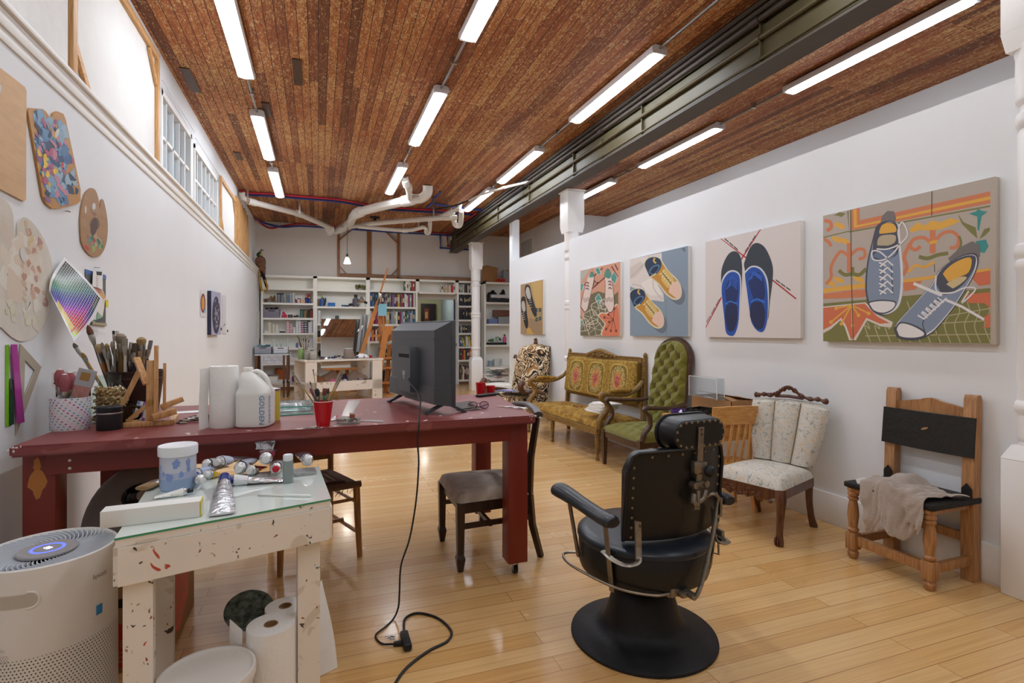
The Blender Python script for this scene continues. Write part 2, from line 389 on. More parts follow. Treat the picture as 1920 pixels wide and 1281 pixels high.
hall=M().col('c9c79f').b2((DX0-.6,YB+2.7,0),(DX1+.9,YB+2.8,2.6)).col('b9cdd0').b2((DX1+.25,YB+.12,0),(DX1+.35,YB+2.7,2.6)).col('4a2a45').b2((DX0-.6,YB+.12,0),(DX0-.5,YB+2.7,2.6)).col('d8d4c8').b2((DX0-.6,YB+.12,2.5),(DX1+.9,YB+2.8,2.6))
struct('wall_hallway',hall,PM)
YE=9.48
struct('wall_right',M().b2((XR,1.2,0),(XR+.14,YE,2.67)),WALLM)
struct('trim_6',M().b2((XR-.0,YE-.16,2.67),(XR+.14,YE,3.44)),WALLM)
struct('baseboard_right',M().b2((XR-.018,1.2,.012),(XR,YE,.215),.004).b2((XR-.012,1.2,0),(XR,YE,.012)),mt('baseboard_paint','e6e6e5',.5))
struct('wall_outer',M().b2((6.0,YF,0),(6.1,10.4,ZC)).b2((4.97,10.4,0),(6.1,10.5,ZC)).b2((4.97,10.5,0),(5.07,YB,ZC)),WALLM)
struct('wall_front',M().b2((XU,YF-.1,0),(7.2,YF,ZC)),WALLM)
OLIVE=mt('olive_steel','4c4329',.5,metal=.1,var=.12,vs=4)
DARKST=mt('dark_beam_paint','4d453c',.6,var=.1,vs=5)
BX0,BX1,BZ=3.18,3.39,3.41
be=M().b2((BX0+.075,YF,BZ),(BX0+.095,YB,ZC)).b2((BX0+.02,YF,ZC-.06),(BX1-.02,YB,ZC)).mat(1).b2((BX0-.0,YF,BZ-.02),(BX1,YB,BZ)).mat(0).b2((BX0+.035,YF,BZ),(BX0+.075,YB,BZ+.30))
for i in range(9):be.b2((BX0+.01,1.6*i,BZ),(BX0+.08,1.6*i+.012,ZC-.06))
st=struct('beam',be,[OLIVE,DARKST])
# world, lamps
w=bpy.data.worlds.new('daylight');sc.world=w;w.use_nodes=True
wn=w.node_tree;bg=wn.nodes['Background'];sk=wn.nodes.new('ShaderNodeTexSky');sk.sky_type='HOSEK_WILKIE';sk.turbidity=6;sk.sun_direction=(.5,.3,.8)
wn.links.new(sk.outputs[0],bg.inputs[0]);bg.inputs[1].default_value=2.2
HOUS=mt('lamp_housing','dcdcdf',.4)
DIFF=mt('lamp_diffuser','eef5ff',.4,emit=31)
LROWS={-.66:[4.10,6.72,8.98],1.19:[2.72,5.42,8.07],2.84:[4.00,6.72,8.90],4.57:[2.55,5.22,7.70]}
RN=['row along the windows','second row from the windows','row beside the steel beam','row beyond the steel beam']
PN=['nearest the camera','the middle one of three','farthest from the camera']
lamp0=None
def make_lamp(loc,label):
 t=thing('ceiling_light',label,'light',loc,0,'linear ceiling lights')
 L_=1.65
 hp=[(-.075,.045),(-.078,.01),(-.066,-.012),(.066,-.012),(.078,.01),(.075,.045),(.05,.062),(-.05,.062)]
 obj('housing',M().prism(hp,lambda a,b:(a,.0,b),lambda a,b:(a,L_,b)),HOUS,t)
 dp=[(-.068,-.010)]+[(-.066+.132*i/6,-.014-.022*math.sin(PI*i/6))for i in range(7)]+[(.068,-.010)]
 obj('diffuser',M().prism(dp,lambda a,b:(a,.035,b),lambda a,b:(a,L_-.035,b)),DIFF,t)
 for e in(0,L_):obj('end_cap',M().prism([(a*1.04,b*1.04-.003)for a,b in hp[:1]+hp[1:]],lambda a,b:(a,e-.012,b),lambda a,b:(a,e+.012,b)),HOUS,t)
 return t
for i,(x,ys)in enumerate(LROWS.items()):
 for j,y in enumerate(ys):
  lb='white linear ceiling light in the %s, %s'%(RN[i],PN[j])
  if lamp0 is None:lamp0=make_lamp((x,y,ZC-.075),lb)
  else:clone(lamp0,(x,y,ZC-.075),0,lb)
for x,y in((-.66,1.4),(-.66,-1.5),(1.19,.0),(1.19,-2.7),(2.84,1.2),(2.84,-1.6),(4.57,-.3)):
 ld=bpy.data.lights.new('row_lamp','AREA');ld.shape='RECTANGLE';ld.size=.14;ld.size_y=1.6;ld.energy=13;ld.color=(.93,.97,1)
 lo=bpy.data.objects.new('row_lamp',ld);COL.objects.link(lo);lo.location=(x,y+.8,ZC-.1)
ld=bpy.data.lights.new('hallway_fill','POINT');ld.energy=9;ld.shadow_soft_size=.1;lo=bpy.data.objects.new('hallway_fill',ld);COL.objects.link(lo);lo.location=((DX0+DX1)/2,YB+1.5,2.3)  # added fill light to brighten the hallway, no fitting modelled
for k,w_ in enumerate(()):
 ld=bpy.data.lights.new('window_daylight','AREA');ld.shape='RECTANGLE';ld.size=w_[1]-w_[0]-.1;ld.size_y=w_[3]-w_[2]-.1;ld.energy=60;ld.color=(.9,.95,1)
 lo=bpy.data.objects.new('window_daylight',ld);COL.objects.link(lo);lo.location=(XU-.2,(w_[0]+w_[1])/2,(w_[2]+w_[3])/2);lo.rotation_euler=(0,PI/2,PI);lo.rotation_euler=Vector((1,0,0)).to_track_quat('-Z','Y').to_euler()
GALV=mt('galvanised_conduit','9b9c9b',.35,metal=.9)
for i,(x,ys)in enumerate(LROWS.items()):
 segs=[(ys[0]+1.66,ys[1]-.01),(ys[1]+1.66,ys[2]-.01)]
 if i==2:segs.insert(0,(1.0,ys[0]-.01))
 for j,(a,b_)in enumerate(segs):
  t=thing('conduit','thin metal conduit, %s, %s'%(RN[i],'between its nearest two lights' if(j==len(segs)-2)else 'between its farthest two lights' if j==len(segs)-1 else 'nearest the camera'),'pipe',(x,a,ZC-.04),0,'conduits between the ceiling lights')
  obj('conduit_pipe',M().cyl((0,0,0),(0,b_-a,0),.011,n=8),GALV,t)
  obj('clip',M().b2((-.025,(b_-a)*.45,-.016),(.025,(b_-a)*.45+.03,.04)),STEEL,t)
DKP=mt('dark_brown_pipe','3b3129',.6)
for k,(dx,z,r,m_)in enumerate([(-.0,ZC-.03,.025,DKP),(.0,ZC-.09,.022,DKP),(.005,ZC-.15,.024,DKP),(.015,BZ+.20,.022,OLIVE),(.01,BZ+.035,.012,OLIVE)]):
 nm=['dark brown pipe running along the beam, right under the ceiling','dark brown pipe along the beam, second below the ceiling','olive pipe along the beam, third below the ceiling','olive pipe along the middle of the beam face','thin olive pipe along the bottom edge of the beam'][k]
 t=thing('beam_pipe',nm,'pipe',(BX0+dx,0,z),0,'pipes strapped along the steel beam')
 obj('pipe',M().cyl((0,YF+.05,0),(0,12.9,0),r,n=10),m_,t)
 if k>1:
  for y in(3.2,5.6,8.2):obj('coupling',M().cyl((0,y,0),(0,y+.09,0),r*1.35,n=10),m_,t)
sc.view_settings.view_transform='Standard';sc.view_settings.look='None';sc.view_settings.gamma=1;sc.view_settings.use_curve_mapping=False
sc.view_settings.exposure=.15
cy=sc.cycles
cy.use_denoising=True;cy.max_bounces=10;cy.diffuse_bounces=5;cy.glossy_bounces=4;cy.transmission_bounces=8;cy.transparent_max_bounces=24;cy.caustics_reflective=False;cy.caustics_refractive=False;cy.sample_clamp_indirect=6
# red work table and what stands on it
TZ=.895
def splat_mat(name,base,spots,rough=.5,sc_=14.,thr=.70,var=.08,rough2=None):
 """painted wood with chips and drips: spots = [(colour, noise scale, threshold)]"""
 m,nt,b=nodes(name);N,L=nt.nodes.new,nt.links.new
 tc=N('ShaderNodeTexCoord');nz=N('ShaderNodeTexNoise');nz.inputs['Scale'].default_value=5;nz.inputs['Detail'].default_value=6;L(tc.outputs['Object'],nz.inputs['Vector'])
 r=N('ShaderNodeMapRange');r.inputs['To Min'].default_value=1-var;r.inputs['To Max'].default_value=1+var;L(nz.outputs['Fac'],r.inputs['Value'])
 cb=N('ShaderNodeCombineColor');[L(r.outputs['Result'],cb.inputs[k])for k in range(3)]
 mx=N('ShaderNodeMix');mx.data_type='RGBA';mx.blend_type='MULTIPLY';mx.inputs['Factor'].default_value=1;mx.inputs['A'].default_value=(*lin(base),1);L(cb.outputs['Color'],mx.inputs['B'])
 src=mx.outputs['Result']
 for k,(c,s_,t)in enumerate(spots):
  mp=N('ShaderNodeMapping');mp.inputs['Location'].default_value=(3.1*k+1.7,5.3*k,2.2*k);L(tc.outputs['Object'],mp.inputs['Vector'])
  n2=N('ShaderNodeTexNoise');n2.inputs['Scale'].default_value=s_;n2.inputs['Detail'].default_value=3;n2.inputs['Roughness'].default_value=.55;n2.inputs['Distortion'].default_value=.8;L(mp.outputs['Vector'],n2.inputs['Vector'])
  rr=ramp(nt,[(t,0.),(t+.02,1.)]);L(n2.outputs['Fac'],rr.inputs['Fac'])
  m2=N('ShaderNodeMix');m2.data_type='RGBA';L(rr.outputs['Color'],m2.inputs['Factor']);L(src,m2.inputs['A']);m2.inputs['B'].default_value=(*lin(c),1);src=m2.outputs['Result']
 L(src,b.inputs['Base Color']);b.inputs['Roughness'].default_value=rough
 return m
REDTOP=splat_mat('red_table_top_sheen','7d3836',[('d9d0cb',24,.76),('8d4a47',3.2,.58)],.42)  # top is a greyer red than the legs: sheen put into the colour
REDLEG=splat_mat('red_table_paint','782415',[('d9d0cb',26,.79),('7a2416',4,.62)],.45)
t=thing('work_table','long brick red paint-spotted work table on casters','table',(0,3.2,0))
quad=[(-1.15,2.655),(1.108,2.675),(1.215,3.735),(-1.145,3.775)]
top=M();top.plate(quad,TZ-.045,TZ);bmesh.ops.bevel(top.bm,geom=top.bm.edges[:],offset=.008,segments=2,affect='EDGES')
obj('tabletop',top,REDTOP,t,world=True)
for x,y,w_ in((1.088,2.692,.03),(-1.128,2.668,.024)):
 cm=M('cfc9c4');rr_=random.Random(4)
 for k in range(26):cm.sph((x+rr_.gauss(0,w_*.5),y-.004+rr_.gauss(0,.008),TZ-.01-abs(rr_.gauss(0,.012))+.006),(rr_.uniform(.003,.008),rr_.uniform(.003,.008),.006),6,4)
 obj('chipped_paint',cm,PM,t,world=True)['kind']='stuff'
tb=M('e4e0da')
for k in range(24):
 x=random.choice([random.uniform(-.08,.1),random.uniform(-.8,1.0)]);y=2.668+random.uniform(0,.05)+(.012*(x+1.1))
 tb.plate(ell(x,y+.0,random.uniform(.004,.02),random.uniform(.003,.008),8,random.uniform(0,3)),TZ,TZ+.0006)
for k in range(8):tb.plate([(a+random.uniform(-.004,.004),b+random.uniform(-.004,.004))for a,b in ell(random.uniform(-.09,.0),2.685,random.uniform(.012,.03),.012,10)],TZ,TZ+.0008)
for x,y in((.05,3.6),(.62,2.84),(.86,2.86),(.3,3.1),(-.3,2.72),(-.55,2.74)):tb.plate(ell(x,y,.012,.007,9,x),TZ,TZ+.0006)
obj('paint_drip',tb,PM,t,world=True)['kind']='stuff'
ap=M().b2((-1.06,2.735,.755),(.985,2.765,TZ-.045));obj('apron',ap,REDLEG,t,world=True)
obj('apron',M().b2((-1.05,3.66,.755),(1.06,3.69,TZ-.045)),REDLEG,t,world=True)
obj('apron',M().bar((1.03,2.8,.80),(1.085,3.62,.80),.03,.1),REDLEG,t,world=True)
obj('apron',M().b2((-1.1,2.8,.755),(-1.07,3.62,TZ-.045)),REDLEG,t,world=True)
for x,y in((1.033,2.80),(1.088,3.64),(-1.088,2.80),(-1.09,3.64)):
 lg=M().b2((x-.056,y-.056,.075),(x+.056,y+.056,TZ-.045),.004)
 o=obj('leg',lg,REDLEG,t,world=True)
 if x<0 and y<3:
  p=M('b9793e');
  for z,w_,h_ in((.80,.012,.03),(.73,.03,.05),(.70,.018,.04)):p.prism([(a+random.uniform(-.005,.005),b+random.uniform(-.006,.006))for a,b in ell(x-.005,z,w_,h_,11)],lambda a,b:(a,y-.0562,b),lambda a,b:(a,y-.0566-w_*.02,b))
  obj('worn_patch',p,PM,o,world=True)
 c=M().cyl((x-.012,y,.022),(x+.012,y,.022),.022,n=14)
 obj('caster',c.mat(1).b2((x-.016,y-.014,.02),(x-.012,y+.014,.07)).b2((x+.012,y-.014,.02),(x+.016,y+.014,.07)).b2((x-.03,y-.03,.068),(x+.03,y+.03,.075)),[BLACKP,STEEL],o,world=True)
sw=M('d8d3cc')
for z in(.845,.81,.777):sw.cyl((-.98,2.7335,z),(-.98,2.736,z),.006,n=8)
obj('screw_head',sw,P_,t,world=True)['kind']='stuff'
FERR=mt('brush_ferrule','a9a59d',.3,metal=.9,var=.1,vs=20)
def brush(label,base,tip,w=.01,kind='round',hc='6b4a2a',bc='9a7a55',fl=.04,bl=.035,group=None,tipc=None,cat='paint brush',fer=None):
 """paint brush standing from the handle end 'base' to the bristle 'tip'"""
 base,tip=Vector(base),Vector(tip);L_=(tip-base).length
 t=thing('paint_brush',label,cat,base,0,group,rot=(tip-base).to_track_quat('Z','Y').to_euler())
 flat=kind in('flat','house');sx=1.;sy=.42 if flat else 1.
 hl=L_-fl-bl;hr=w*(.62 if flat else.7)
 if kind=='house':pr=[(hr*.5,0),(hr*.75,.02),(hr*.45,hl*.45),(hr*.6,hl*.7),(w*.96,hl*.93),(w,hl)];sy=.3
 else:pr=[(hr*.35,0),(hr*.6,.02),(hr*1.0,hl*.75),(hr*.8,hl)]
 obj('handle',M(hc).lathe(pr,n=10,sy=sy if kind=='house' else.8),P_,t)
 obj('ferrule',M().lathe([(hr*.85 if kind!='house' else w,hl-.003),(w*.98,hl+fl*.6),(w,hl+fl)],n=12,sy=sy),fer or FERR,t)
 if kind=='mop':bp=[(w*.9,0),(w*1.35,bl*.4),(w*1.3,bl*.7),(w*.7,bl*.93),(1e-4,bl)]
 elif flat:bp=[(w*.97,0),(w*1.06,bl*.5),(w*1.02,bl*.9),(w*.9,bl)]
 else:bp=[(w*.9,0),(w*1.05,bl*.35),(w*.7,bl*.75),(w*.12,bl)]
 k=len(bp);b_=M(bc)
 b_.lathe([(a,b+hl+fl-.001)for a,b in bp],n=14,sy=sy,cols=[bc]*(k-2)+[tipc or bc])
 obj('bristles',b_,BRIS,t)
 return t
def bris():
 m,nt,b=nodes('bristle_hair');N,L=nt.nodes.new,nt.links.new
 a=N('ShaderNodeVertexColor');a.layer_name='Col';tc=N('ShaderNodeTexCoord');mp=N('ShaderNodeMapping');mp.inputs['Scale'].default_value=(500,500,12);L(tc.outputs['Object'],mp.inputs['Vector'])
 nz=N('ShaderNodeTexNoise');nz.inputs['Scale'].default_value=1;L(mp.outputs['Vector'],nz.inputs['Vector'])
 r=ramp(nt,[(.3,'9a9a9a'),(.7,'ffffff')]);L(nz.outputs['Fac'],r.inputs['Fac'])
 mx=N('ShaderNodeMix');mx.data_type='RGBA';mx.blend_type='MULTIPLY';mx.inputs['Factor'].default_value=.8;L(a.outputs['Color'],mx.inputs['A']);L(r.outputs['Color'],mx.inputs['B']);L(mx.outputs['Result'],b.inputs['Base Color'])
 bp=N('ShaderNodeBump');bp.inputs['Strength'].default_value=.5;bp.inputs['Distance'].default_value=.001;L(nz.outputs['Fac'],bp.inputs['Height']);L(bp.outputs['Normal'],b.inputs['Normal']);b.inputs['Roughness'].default_value=.8
 return m
BRIS=bris()
hx,hy=-1.085,3.035;a_,b_=.078,.058;HH=.15
def oval(r0=1.,n=40):return[(hx+a_*r0*math.cos(2*PI*k/n),hy+b_*r0*math.sin(2*PI*k/n))for k in range(n)]
t=thing('brush_tin','oval white tin printed with small coloured hearts, holding brushes','tin',(hx,hy,TZ))
obj('body',M('ece9ee').lathe([(1e-4,.0),(.97,0),(1,.004),(1,HH-.004),(1.01,HH),(.99,HH),(.97,HH-.004),(.97,.006),(1e-4,.006)],n=40,sx=a_,sy=b_),P_,t)
hp=M();cols=['a83e8e','4f9fce','53b3a0','8a4fb0']
HEART=[(0,-.9),(.55,-.3),(.95,.2),(.9,.62),(.6,.85),(.25,.78),(0,.45),(-.25,.78),(-.6,.85),(-.9,.62),(-.95,.2),(-.55,-.3)]
for i in range(22):
 for j in range(12):
  w_=2*PI*(i+.33*j)/22;z=.008+j*.0123
  if(i*1+j)%4==3:sz=.0022
  else:sz=.0046
  hp.col(cols[(j+i)%3 if sz>.003 else 3]);ca,sa=math.cos(w_),math.sin(w_);tx=Vector((-a_*sa,b_*ca,0)).normalized()
  q0=Vector((a_*1.004*ca,b_*1.004*sa,z));fl=1 if(i+j)%2 else-1
  hp.vf([q0+tx*p*sz+Vector((0,0,q*sz*fl))for p,q in HEART],[tuple(range(12))])
obj('heart_print',hp,P_,t,norm=False)
for k,(zx,zy,yy,ln)in enumerate([(160,455,3.05,.24),(203,500,3.02,.22),(252,482,3.055,.23)]):
 tip=onY(80+zx/4.928,600+zy/4.928,yy)
 tip.z+=.004
 brush('pink bristle brush with white tip, %s of three in the heart tin'%['leftmost','middle one','rightmost'][k],(tip.x+(.0),yy,TZ+.012),tip,.0165,'mop','d8d8d8','ad5f68',.035,.085,'pink house brushes','f2e6e2')
def card(name,label,cat,p0,du,dv,th,parts,group=None):
 """flat rectangular thing with corner p0, edge vectors du, dv (3D); parts=[(name,u0,u1,v0,v1,colour,lift)]"""
 p0,du,dv=Vector(p0),Vector(du),Vector(dv);n=du.cross(dv).normalized()
 t=thing(name,label,cat,p0,0,group)
 for nm,u0,u1,v0,v1,c,lift,d in parts:
  f=lambda a,b,o:du*a+dv*b+n*o
  m=M(c).prism([(u0,v0),(u1,v0),(u1,v1),(u0,v1)],lambda a,b:f(a,b,lift),lambda a,b:f(a,b,lift+d))
  obj(nm,m,P_,t)
 return t
b0=Vector((-1.062,3.03,TZ+.12));dv=(onY(163,686,3.0)-onY(145,742,3.0)).normalized();du=Vector((dv.z,-.15,-dv.x)).normalized()
t=thing('flat_brush','wide flat brush in grey card sleeve leaning in the heart tin','paint brush',b0-du*.0)
m=M('a7a8ab');P0=b0-du*.03
fb=lambda a,b,o:(P0-b0)+du*a+dv*b+Vector((0,-1,0))*o
obj('sleeve',M('a3a5a9').prism([(.0,.085),(.075,.085),(.075,.165),(.0,.165)],lambda a,b:fb(a,b,0),lambda a,b:fb(a,b,.012)),P_,t)
obj('window',M('9b7439').prism([(.016,.112),(.056,.112),(.056,.15),(.016,.15)],lambda a,b:fb(a,b,.012),lambda a,b:fb(a,b,.0128)),P_,t)
obj('bristles',M('c98f86').prism([(.004,.03),(.071,.03),(.071,.085),(.004,.085)],lambda a,b:fb(a,b,.001),lambda a,b:fb(a,b,.011)),BRIS,t)
obj('ferrule',M('d3cfc9').prism([(.0,-.07),(.075,-.07),(.075,.03),(.0,.03)],lambda a,b:fb(a,b,0),lambda a,b:fb(a,b,.012)),FERR,t)
t=thing('notebook','black notebook with white lemon-print cover top standing behind the heart tin','notebook',(-1.115,3.175,TZ))
obj('cover',M('16171b').b2((-.075,-.008,0),(.06,.008,.222)),P_,t)
lm=M('efefec').b2((-.09,-.010,.19),(.06,.010,.262));lm.col('d9c22f')
for k in range(9):
 x,z=-.075+.03*(k%5)+.012*(k//5),.207+.03*(k//5);lm.col('d9c22f' if k%2 else '3a3d42').prism(ell(x,z,.009,.007,9),lambda a,b:(a,-.0101,b),lambda a,b:(a,-.0106,b))
obj('lemon_print',lm,P_,t)
jx,jy=-.985,3.215
t=thing('glass_jar','clear glass jar full of dried pasta','jar',(jx,jy,TZ))
obj('glass',M().lathe([(1e-4,.0),(.07,0),(.078,.008),(.08,.12),(.072,.165),(.05,.195),(.048,.225),(.052,.228),(.052,.236),(.046,.236),(.044,.2),(.066,.163),(.074,.12),(.074,.01),(1e-4,.008)],n=28),GLASS,t)
pa=M('b98a52')
for k in range(400):
 r_=.064*math.sqrt(random.random());w_=random.uniform(0,2*PI);z=random.uniform(.016,.172)
 if z>.15:r_*=.9
 c=Vector((r_*math.cos(w_),r_*math.sin(w_),z));d=Vector((random.uniform(-1,1),random.uniform(-1,1),random.uniform(-.6,.6))).normalized()
 e=Vector((random.uniform(-1,1),random.uniform(-1,1),random.uniform(-1,1)))*.004
 pa.col(random.choice(['d0ac74','bd8f5c','dcbf90','c79a6c','b98a58']));pa.tube([c-d*.013,c+e,c+d*.013],.0052,6)
obj('dried_pasta',pa,P_,t)['kind']='stuff'
bx,by=-.925,3.40
t=thing('brush_bucket','dark brown metal bucket crammed with used paint brushes','bucket',(bx,by,TZ))
RUST=mt('rusty_dark_metal','3a2622',.45,metal=.4,var=.2,vs=12)
obj('body',M().lathe([(1e-4,0),(.098,0),(.1,.004),(.128,.235),(.131,.238),(.131,.246),(.125,.246),(.122,.23),(.096,.01),(1e-4,.01)],n=32),RUST,t)
obj('rib',M().lathe([(.1255,.2),(.128,.205),(.1262,.21)],n=32,cap=False),RUST,t)
BR=[((415,45),'brown sable brush tallest at the left of the brush cluster','round',.011,'4a3a30','6f4632',.05,.055,.03),((282,212),'grey wooden brush leaning far left','round',.008,'8d8a80','7f7a70',.05,.03,.06),((520,222),'wide cream bristle house brush with broad grey ferrule','house',.037,'a8703e','c2a87c',.05,.05,.02),((655,98),'thin brush with black tip in the clear cluster','flat',.009,'6e6a60','1e1d1e',.06,.02,-.01),((690,100),'pale flat brush beside the black-tipped one','flat',.012,'b8b2a4','d5cfc2',.05,.04,-.02),((722,122),'fat beige mop brush with rounded hair','mop',.015,'7a5a30','a2937f',.045,.055,.0),((600,292),'flat brush with orange ferrule in front of the bucket','flat',.017,'8b8880','8f8a80',.06,.04,-.03),((818,205),'splayed pale fan brush leaning right','flat',.013,'7f786a','b3a998',.05,.06,-.10),((868,212),'square brown flat brush in the middle of the bucket','flat',.016,'2b3646','6a5844',.045,.04,.0),((910,155),'blond round brush, tallest at the right of the cluster','mop',.013,'8a6a3a','b89b66',.06,.045,.02),((1002,188),'grey flat brush leaning to the right','flat',.013,'3f4a52','7d7a74',.05,.05,-.07),((935,225),'pale blond flat brush behind the grey one','flat',.014,'9a7440','c9b48c',.04,.04,-.01),((1068,252),'slim green-handled brush leaning farthest right','flat',.007,'2f5a4c','55605c',.05,.03,-.09),((895,288),'natural wood flat brush in front right of the bucket','flat',.014,'8f6e46','b08f68',.05,.03,.01),((742,215),'thin brush with white bristle tip','round',.007,'2b2b2e','cfc8ba',.04,.03,.0),((783,262),'slim wooden brush between the flat ones','round',.007,'a88350','8f7a58',.04,.03,-.03),((838,262),'dark brown filbert brush in the middle','flat',.009,'2a2d3a','5a4a3e',.045,.03,.0),((365,300),'yellow pencil-like brush at the left of the bucket','round',.006,'c99a2c','b58a30',.02,.03,.03),((690,255),'blond thin brush beside the mop brush','round',.007,'6a2a2a','b99a66',.04,.03,.01),((590,215),'round wooden handle end poking out behind the wide brush','round',.008,'b08a4a','c09a58',.03,.02,.02),((760,170),'clear-handled brush behind the fan brush','flat',.01,'c3c0b8','a59f92',.05,.04,.0),((720,340),'brush with red handle low in the bucket','round',.007,'b01f22','8a8378',.03,.03,-.02),((810,330),'navy handled round brush low in the bucket','round',.008,'1c2338','7d6b55',.04,.03,-.01)]
for k,((zx,zy),lb,kind,w_,hc,hair,fl,bl,dx)in enumerate(BR):
 yy=by-.06+.12*((k*7)%10)/10
 if zx<480 and k!=2:yy=by-.02
 tip=onY(80+zx/4.928,600+zy/4.928,yy)
 bxx=max(bx-.075,min(bx+.075,tip.x+dx));byy=max(by-.05,min(by+.05,yy))
 brush(lb,(bxx,byy,TZ+.02),tip,w_*1.3,kind,hc,hair,fl,bl,'brushes in the dark bucket')
r_=random.Random(31)
for k,zx in enumerate(sorted(r_.uniform(540,960)for q in range(16))):
 tip=onY(80+zx/4.928,600+r_.uniform(190,340)/4.928,by+r_.uniform(-.07,.07));c,n_=r_.choice([('1e1f24','black'),('7a5a34','wooden'),('2a3350','navy'),('a9a296','grey'),('6a2226','dark red')])
 brush('thin %s handled brush packed in the dark bucket, %s thin one from the left'%(n_,ORD[k]),(bx+(tip.x-bx)*.45,by+(tip.y-by)*.6,TZ+.02),tip,r_.uniform(.007,.012),r_.choice(['round','flat']),c,r_.choice(['7a6450','b39a72','8d867a','c9bfae','54453a']),.05,r_.uniform(.03,.05),'brushes in the dark bucket')
t=thing('lidded_tin','small round black tin with silver-rimmed lid on the red table','tin',(-.915,2.975,TZ))
obj('body',M().lathe([(1e-4,0),(.0485,0),(.05,.003),(.05,.075),(1e-4,.075)],n=32),mt('black_tin','1b1d20',.5),t)
obj('rim',M().lathe([(.0495,.074),(.0512,.076),(.0512,.08),(.0495,.082)],n=32,cap=False),STEEL,t)
obj('lid',M().lathe([(1e-4,.08),(.0505,.08),(.0515,.084),(.0505,.105),(.048,.108),(.044,.1055),(1e-4,.1055)],n=32),mt('black_lid','232529',.3,metal=.5),t)
t=thing('mug','dark amber glass mug behind the black tin','mug',(-.893,3.078,TZ))
AMB=thin_glass('amber_glass','4a3312',.05,1.,.25)
obj('cup',M().lathe([(1e-4,.0),(.036,0),(.043,.006),(.044,.098),(.041,.1),(.039,.096),(.038,.01),(1e-4,.008)],n=28),AMB,t)
obj('mug_handle',M().tube(curve([(.04,0,.085),(.062,0,.088),(.075,0,.065),(.068,0,.035),(.041,0,.02)]),.0065,8),AMB,t)
EW=wood('easel_wood','b27d48','d3a873',axis=2,rough=.4)
t=thing('tabletop_easel','small light wooden tabletop easel','easel',(-.77,3.07,TZ),.12)
obj('base_bar',M().box((-.005,-.06,.0125),(.2,.028,.025),None,.003),EW,t)
obj('base_bar',M().box((.085,.05,.0125),(.028,.2,.025),None,.003),EW,t)
obj('base_bar',M().box((-.07,.05,.0125),(.028,.2,.025),None,.003),EW,t)
obj('mast',M().box((.0,-.04,.17),(.034,.02,.29),(-.08,0,0),.002),EW,t)
obj('slider',M().box((.024,-.052,.215),(.018,.016,.345),(-.06,0,0),.002),EW,t)
obj('slider',M().box((.055,-.02,.17),(.012,.02,.26),(-.06,0,0),.002),EW,t)
obj('brace',M().bar((-.015,-.045,.20),(-.07,.05,.325),.028,.014),EW,t)
obj('brace',M().bar((-.15,.06,.04),(-.055,.05,.27),.02,.02),EW,t)
obj('prop',M().bar((-.095,-.03,.025),(.01,-.045,.12),.018,.018),EW,t)
obj('ledge',M().box((.06,-.075,.055),(.1,.035,.03),(0,-.25,.25),.002),EW,t)
obj('ledge',M().box((.085,-.01,.1),(.1,.03,.025),(0,-.35,.25),.002),EW,t)
obj('wing_nut',M().cyl((.0,-.065,.115),(.0,-.05,.115),.012,n=12),mt('brass','b08d4a',.3,metal=1),t)
t=thing('paint_card','loose sheet with purple and blue brush marks leaning on the easel','paper',(-.835,3.10,TZ))
sh=M('e6e6ea').sheet(lambda u,v:(-.03+.075*u+.02*v,.03*v,.002+.11*v-.02*u),6,6,.001,lambda u,v:['e6e6ea','8a63b8','dcdce6','6f8fc8','e2dccb'][int(u*7+v*9)%5])
obj('sheet',sh,P_,t)
solo('paper_slip',M('e9ecec').plate([(-.764,3.40),(-.60,3.42),(-.598,3.50),(-.755,3.485)],TZ,TZ+.003),PC,'white paper slip lying flat near the wall on the red table','paper')
for k in range(9):
 a=Vector((-.66+.012*k*.5,3.02+.022*k,TZ+.007+.007*(k%2)));d=Vector((.17,-.02+.012*k,0)).normalized()*(.20+.02*(k%3))
 c=['8a2f2c','1c1d20','7a6a55','2b3038','b08c62','16171a','a9484a','3a3a3c','9a8a70'][k]
 n=['dark red','black','grey-brown','slate','pale wooden','jet black','pinkish red','charcoal','beige'][k]
 brush('%s handled brush lying in the flat bundle left of the paper towel roll'%n,a+d,a,.0055,'round',c,'6a5444',.03,.022,'small brushes lying in a bundle')
PAPER=mt('paper_towel','eeeeec',.9,bump=.25,bs=60,sss=.1)
t=thing('paper_towel','upright white paper towel roll with loose end on the red table','paper towel',(-.425,2.875,TZ))
obj('roll',M().lathe([(.02,0),(.062,0),(.0635,.004),(.062,.10),(.0632,.2),(.0625,.286),(.061,.29),(.02,.29),(.0195,.28),(.0195,.01)],n=32,cap=False),PAPER,t)
obj('loose_end',M().sheet(lambda u,v:(-.062-.028*u-.004*math.sin(5*v),-.02-.06*u+.01*math.sin(4*v)*u,.004+.28*v-.0*u),8,10,.0012),PAPER,t)
obj('core',M('a88b68').lathe([(.0195,.002),(.0195,.289),(.017,.289),(.017,.002)],n=20,cap=False),PC,t)
t=thing('gallon_jug','white plastic gallon jug with moulded handle and GOLDEN lettering','jug',(-.285,2.845,TZ),-.25)
HD=mt('milky_plastic','e6e7e3',.4,sss=.25)
def sqsec(w,d,z,n=28,e=3.4):
 return[(w*abs(math.cos(a))**(2/e)*(1 if math.cos(a)>=0 else-1),d*abs(math.sin(a))**(2/e)*(1 if math.sin(a)>=0 else-1),z)for a in(2*PI*k/n for k in range(n))]
secs=[(.066,.066,0),(.074,.074,.006),(.076,.076,.015),(.075,.075,.03),(.076,.076,.15),(.0765,.0765,.16),(.074,.074,.168),(.07,.07,.19),(.054,.06,.225),(.034,.042,.252),(.021,.021,.262),(.019,.019,.268)]
jm=M();V=[];
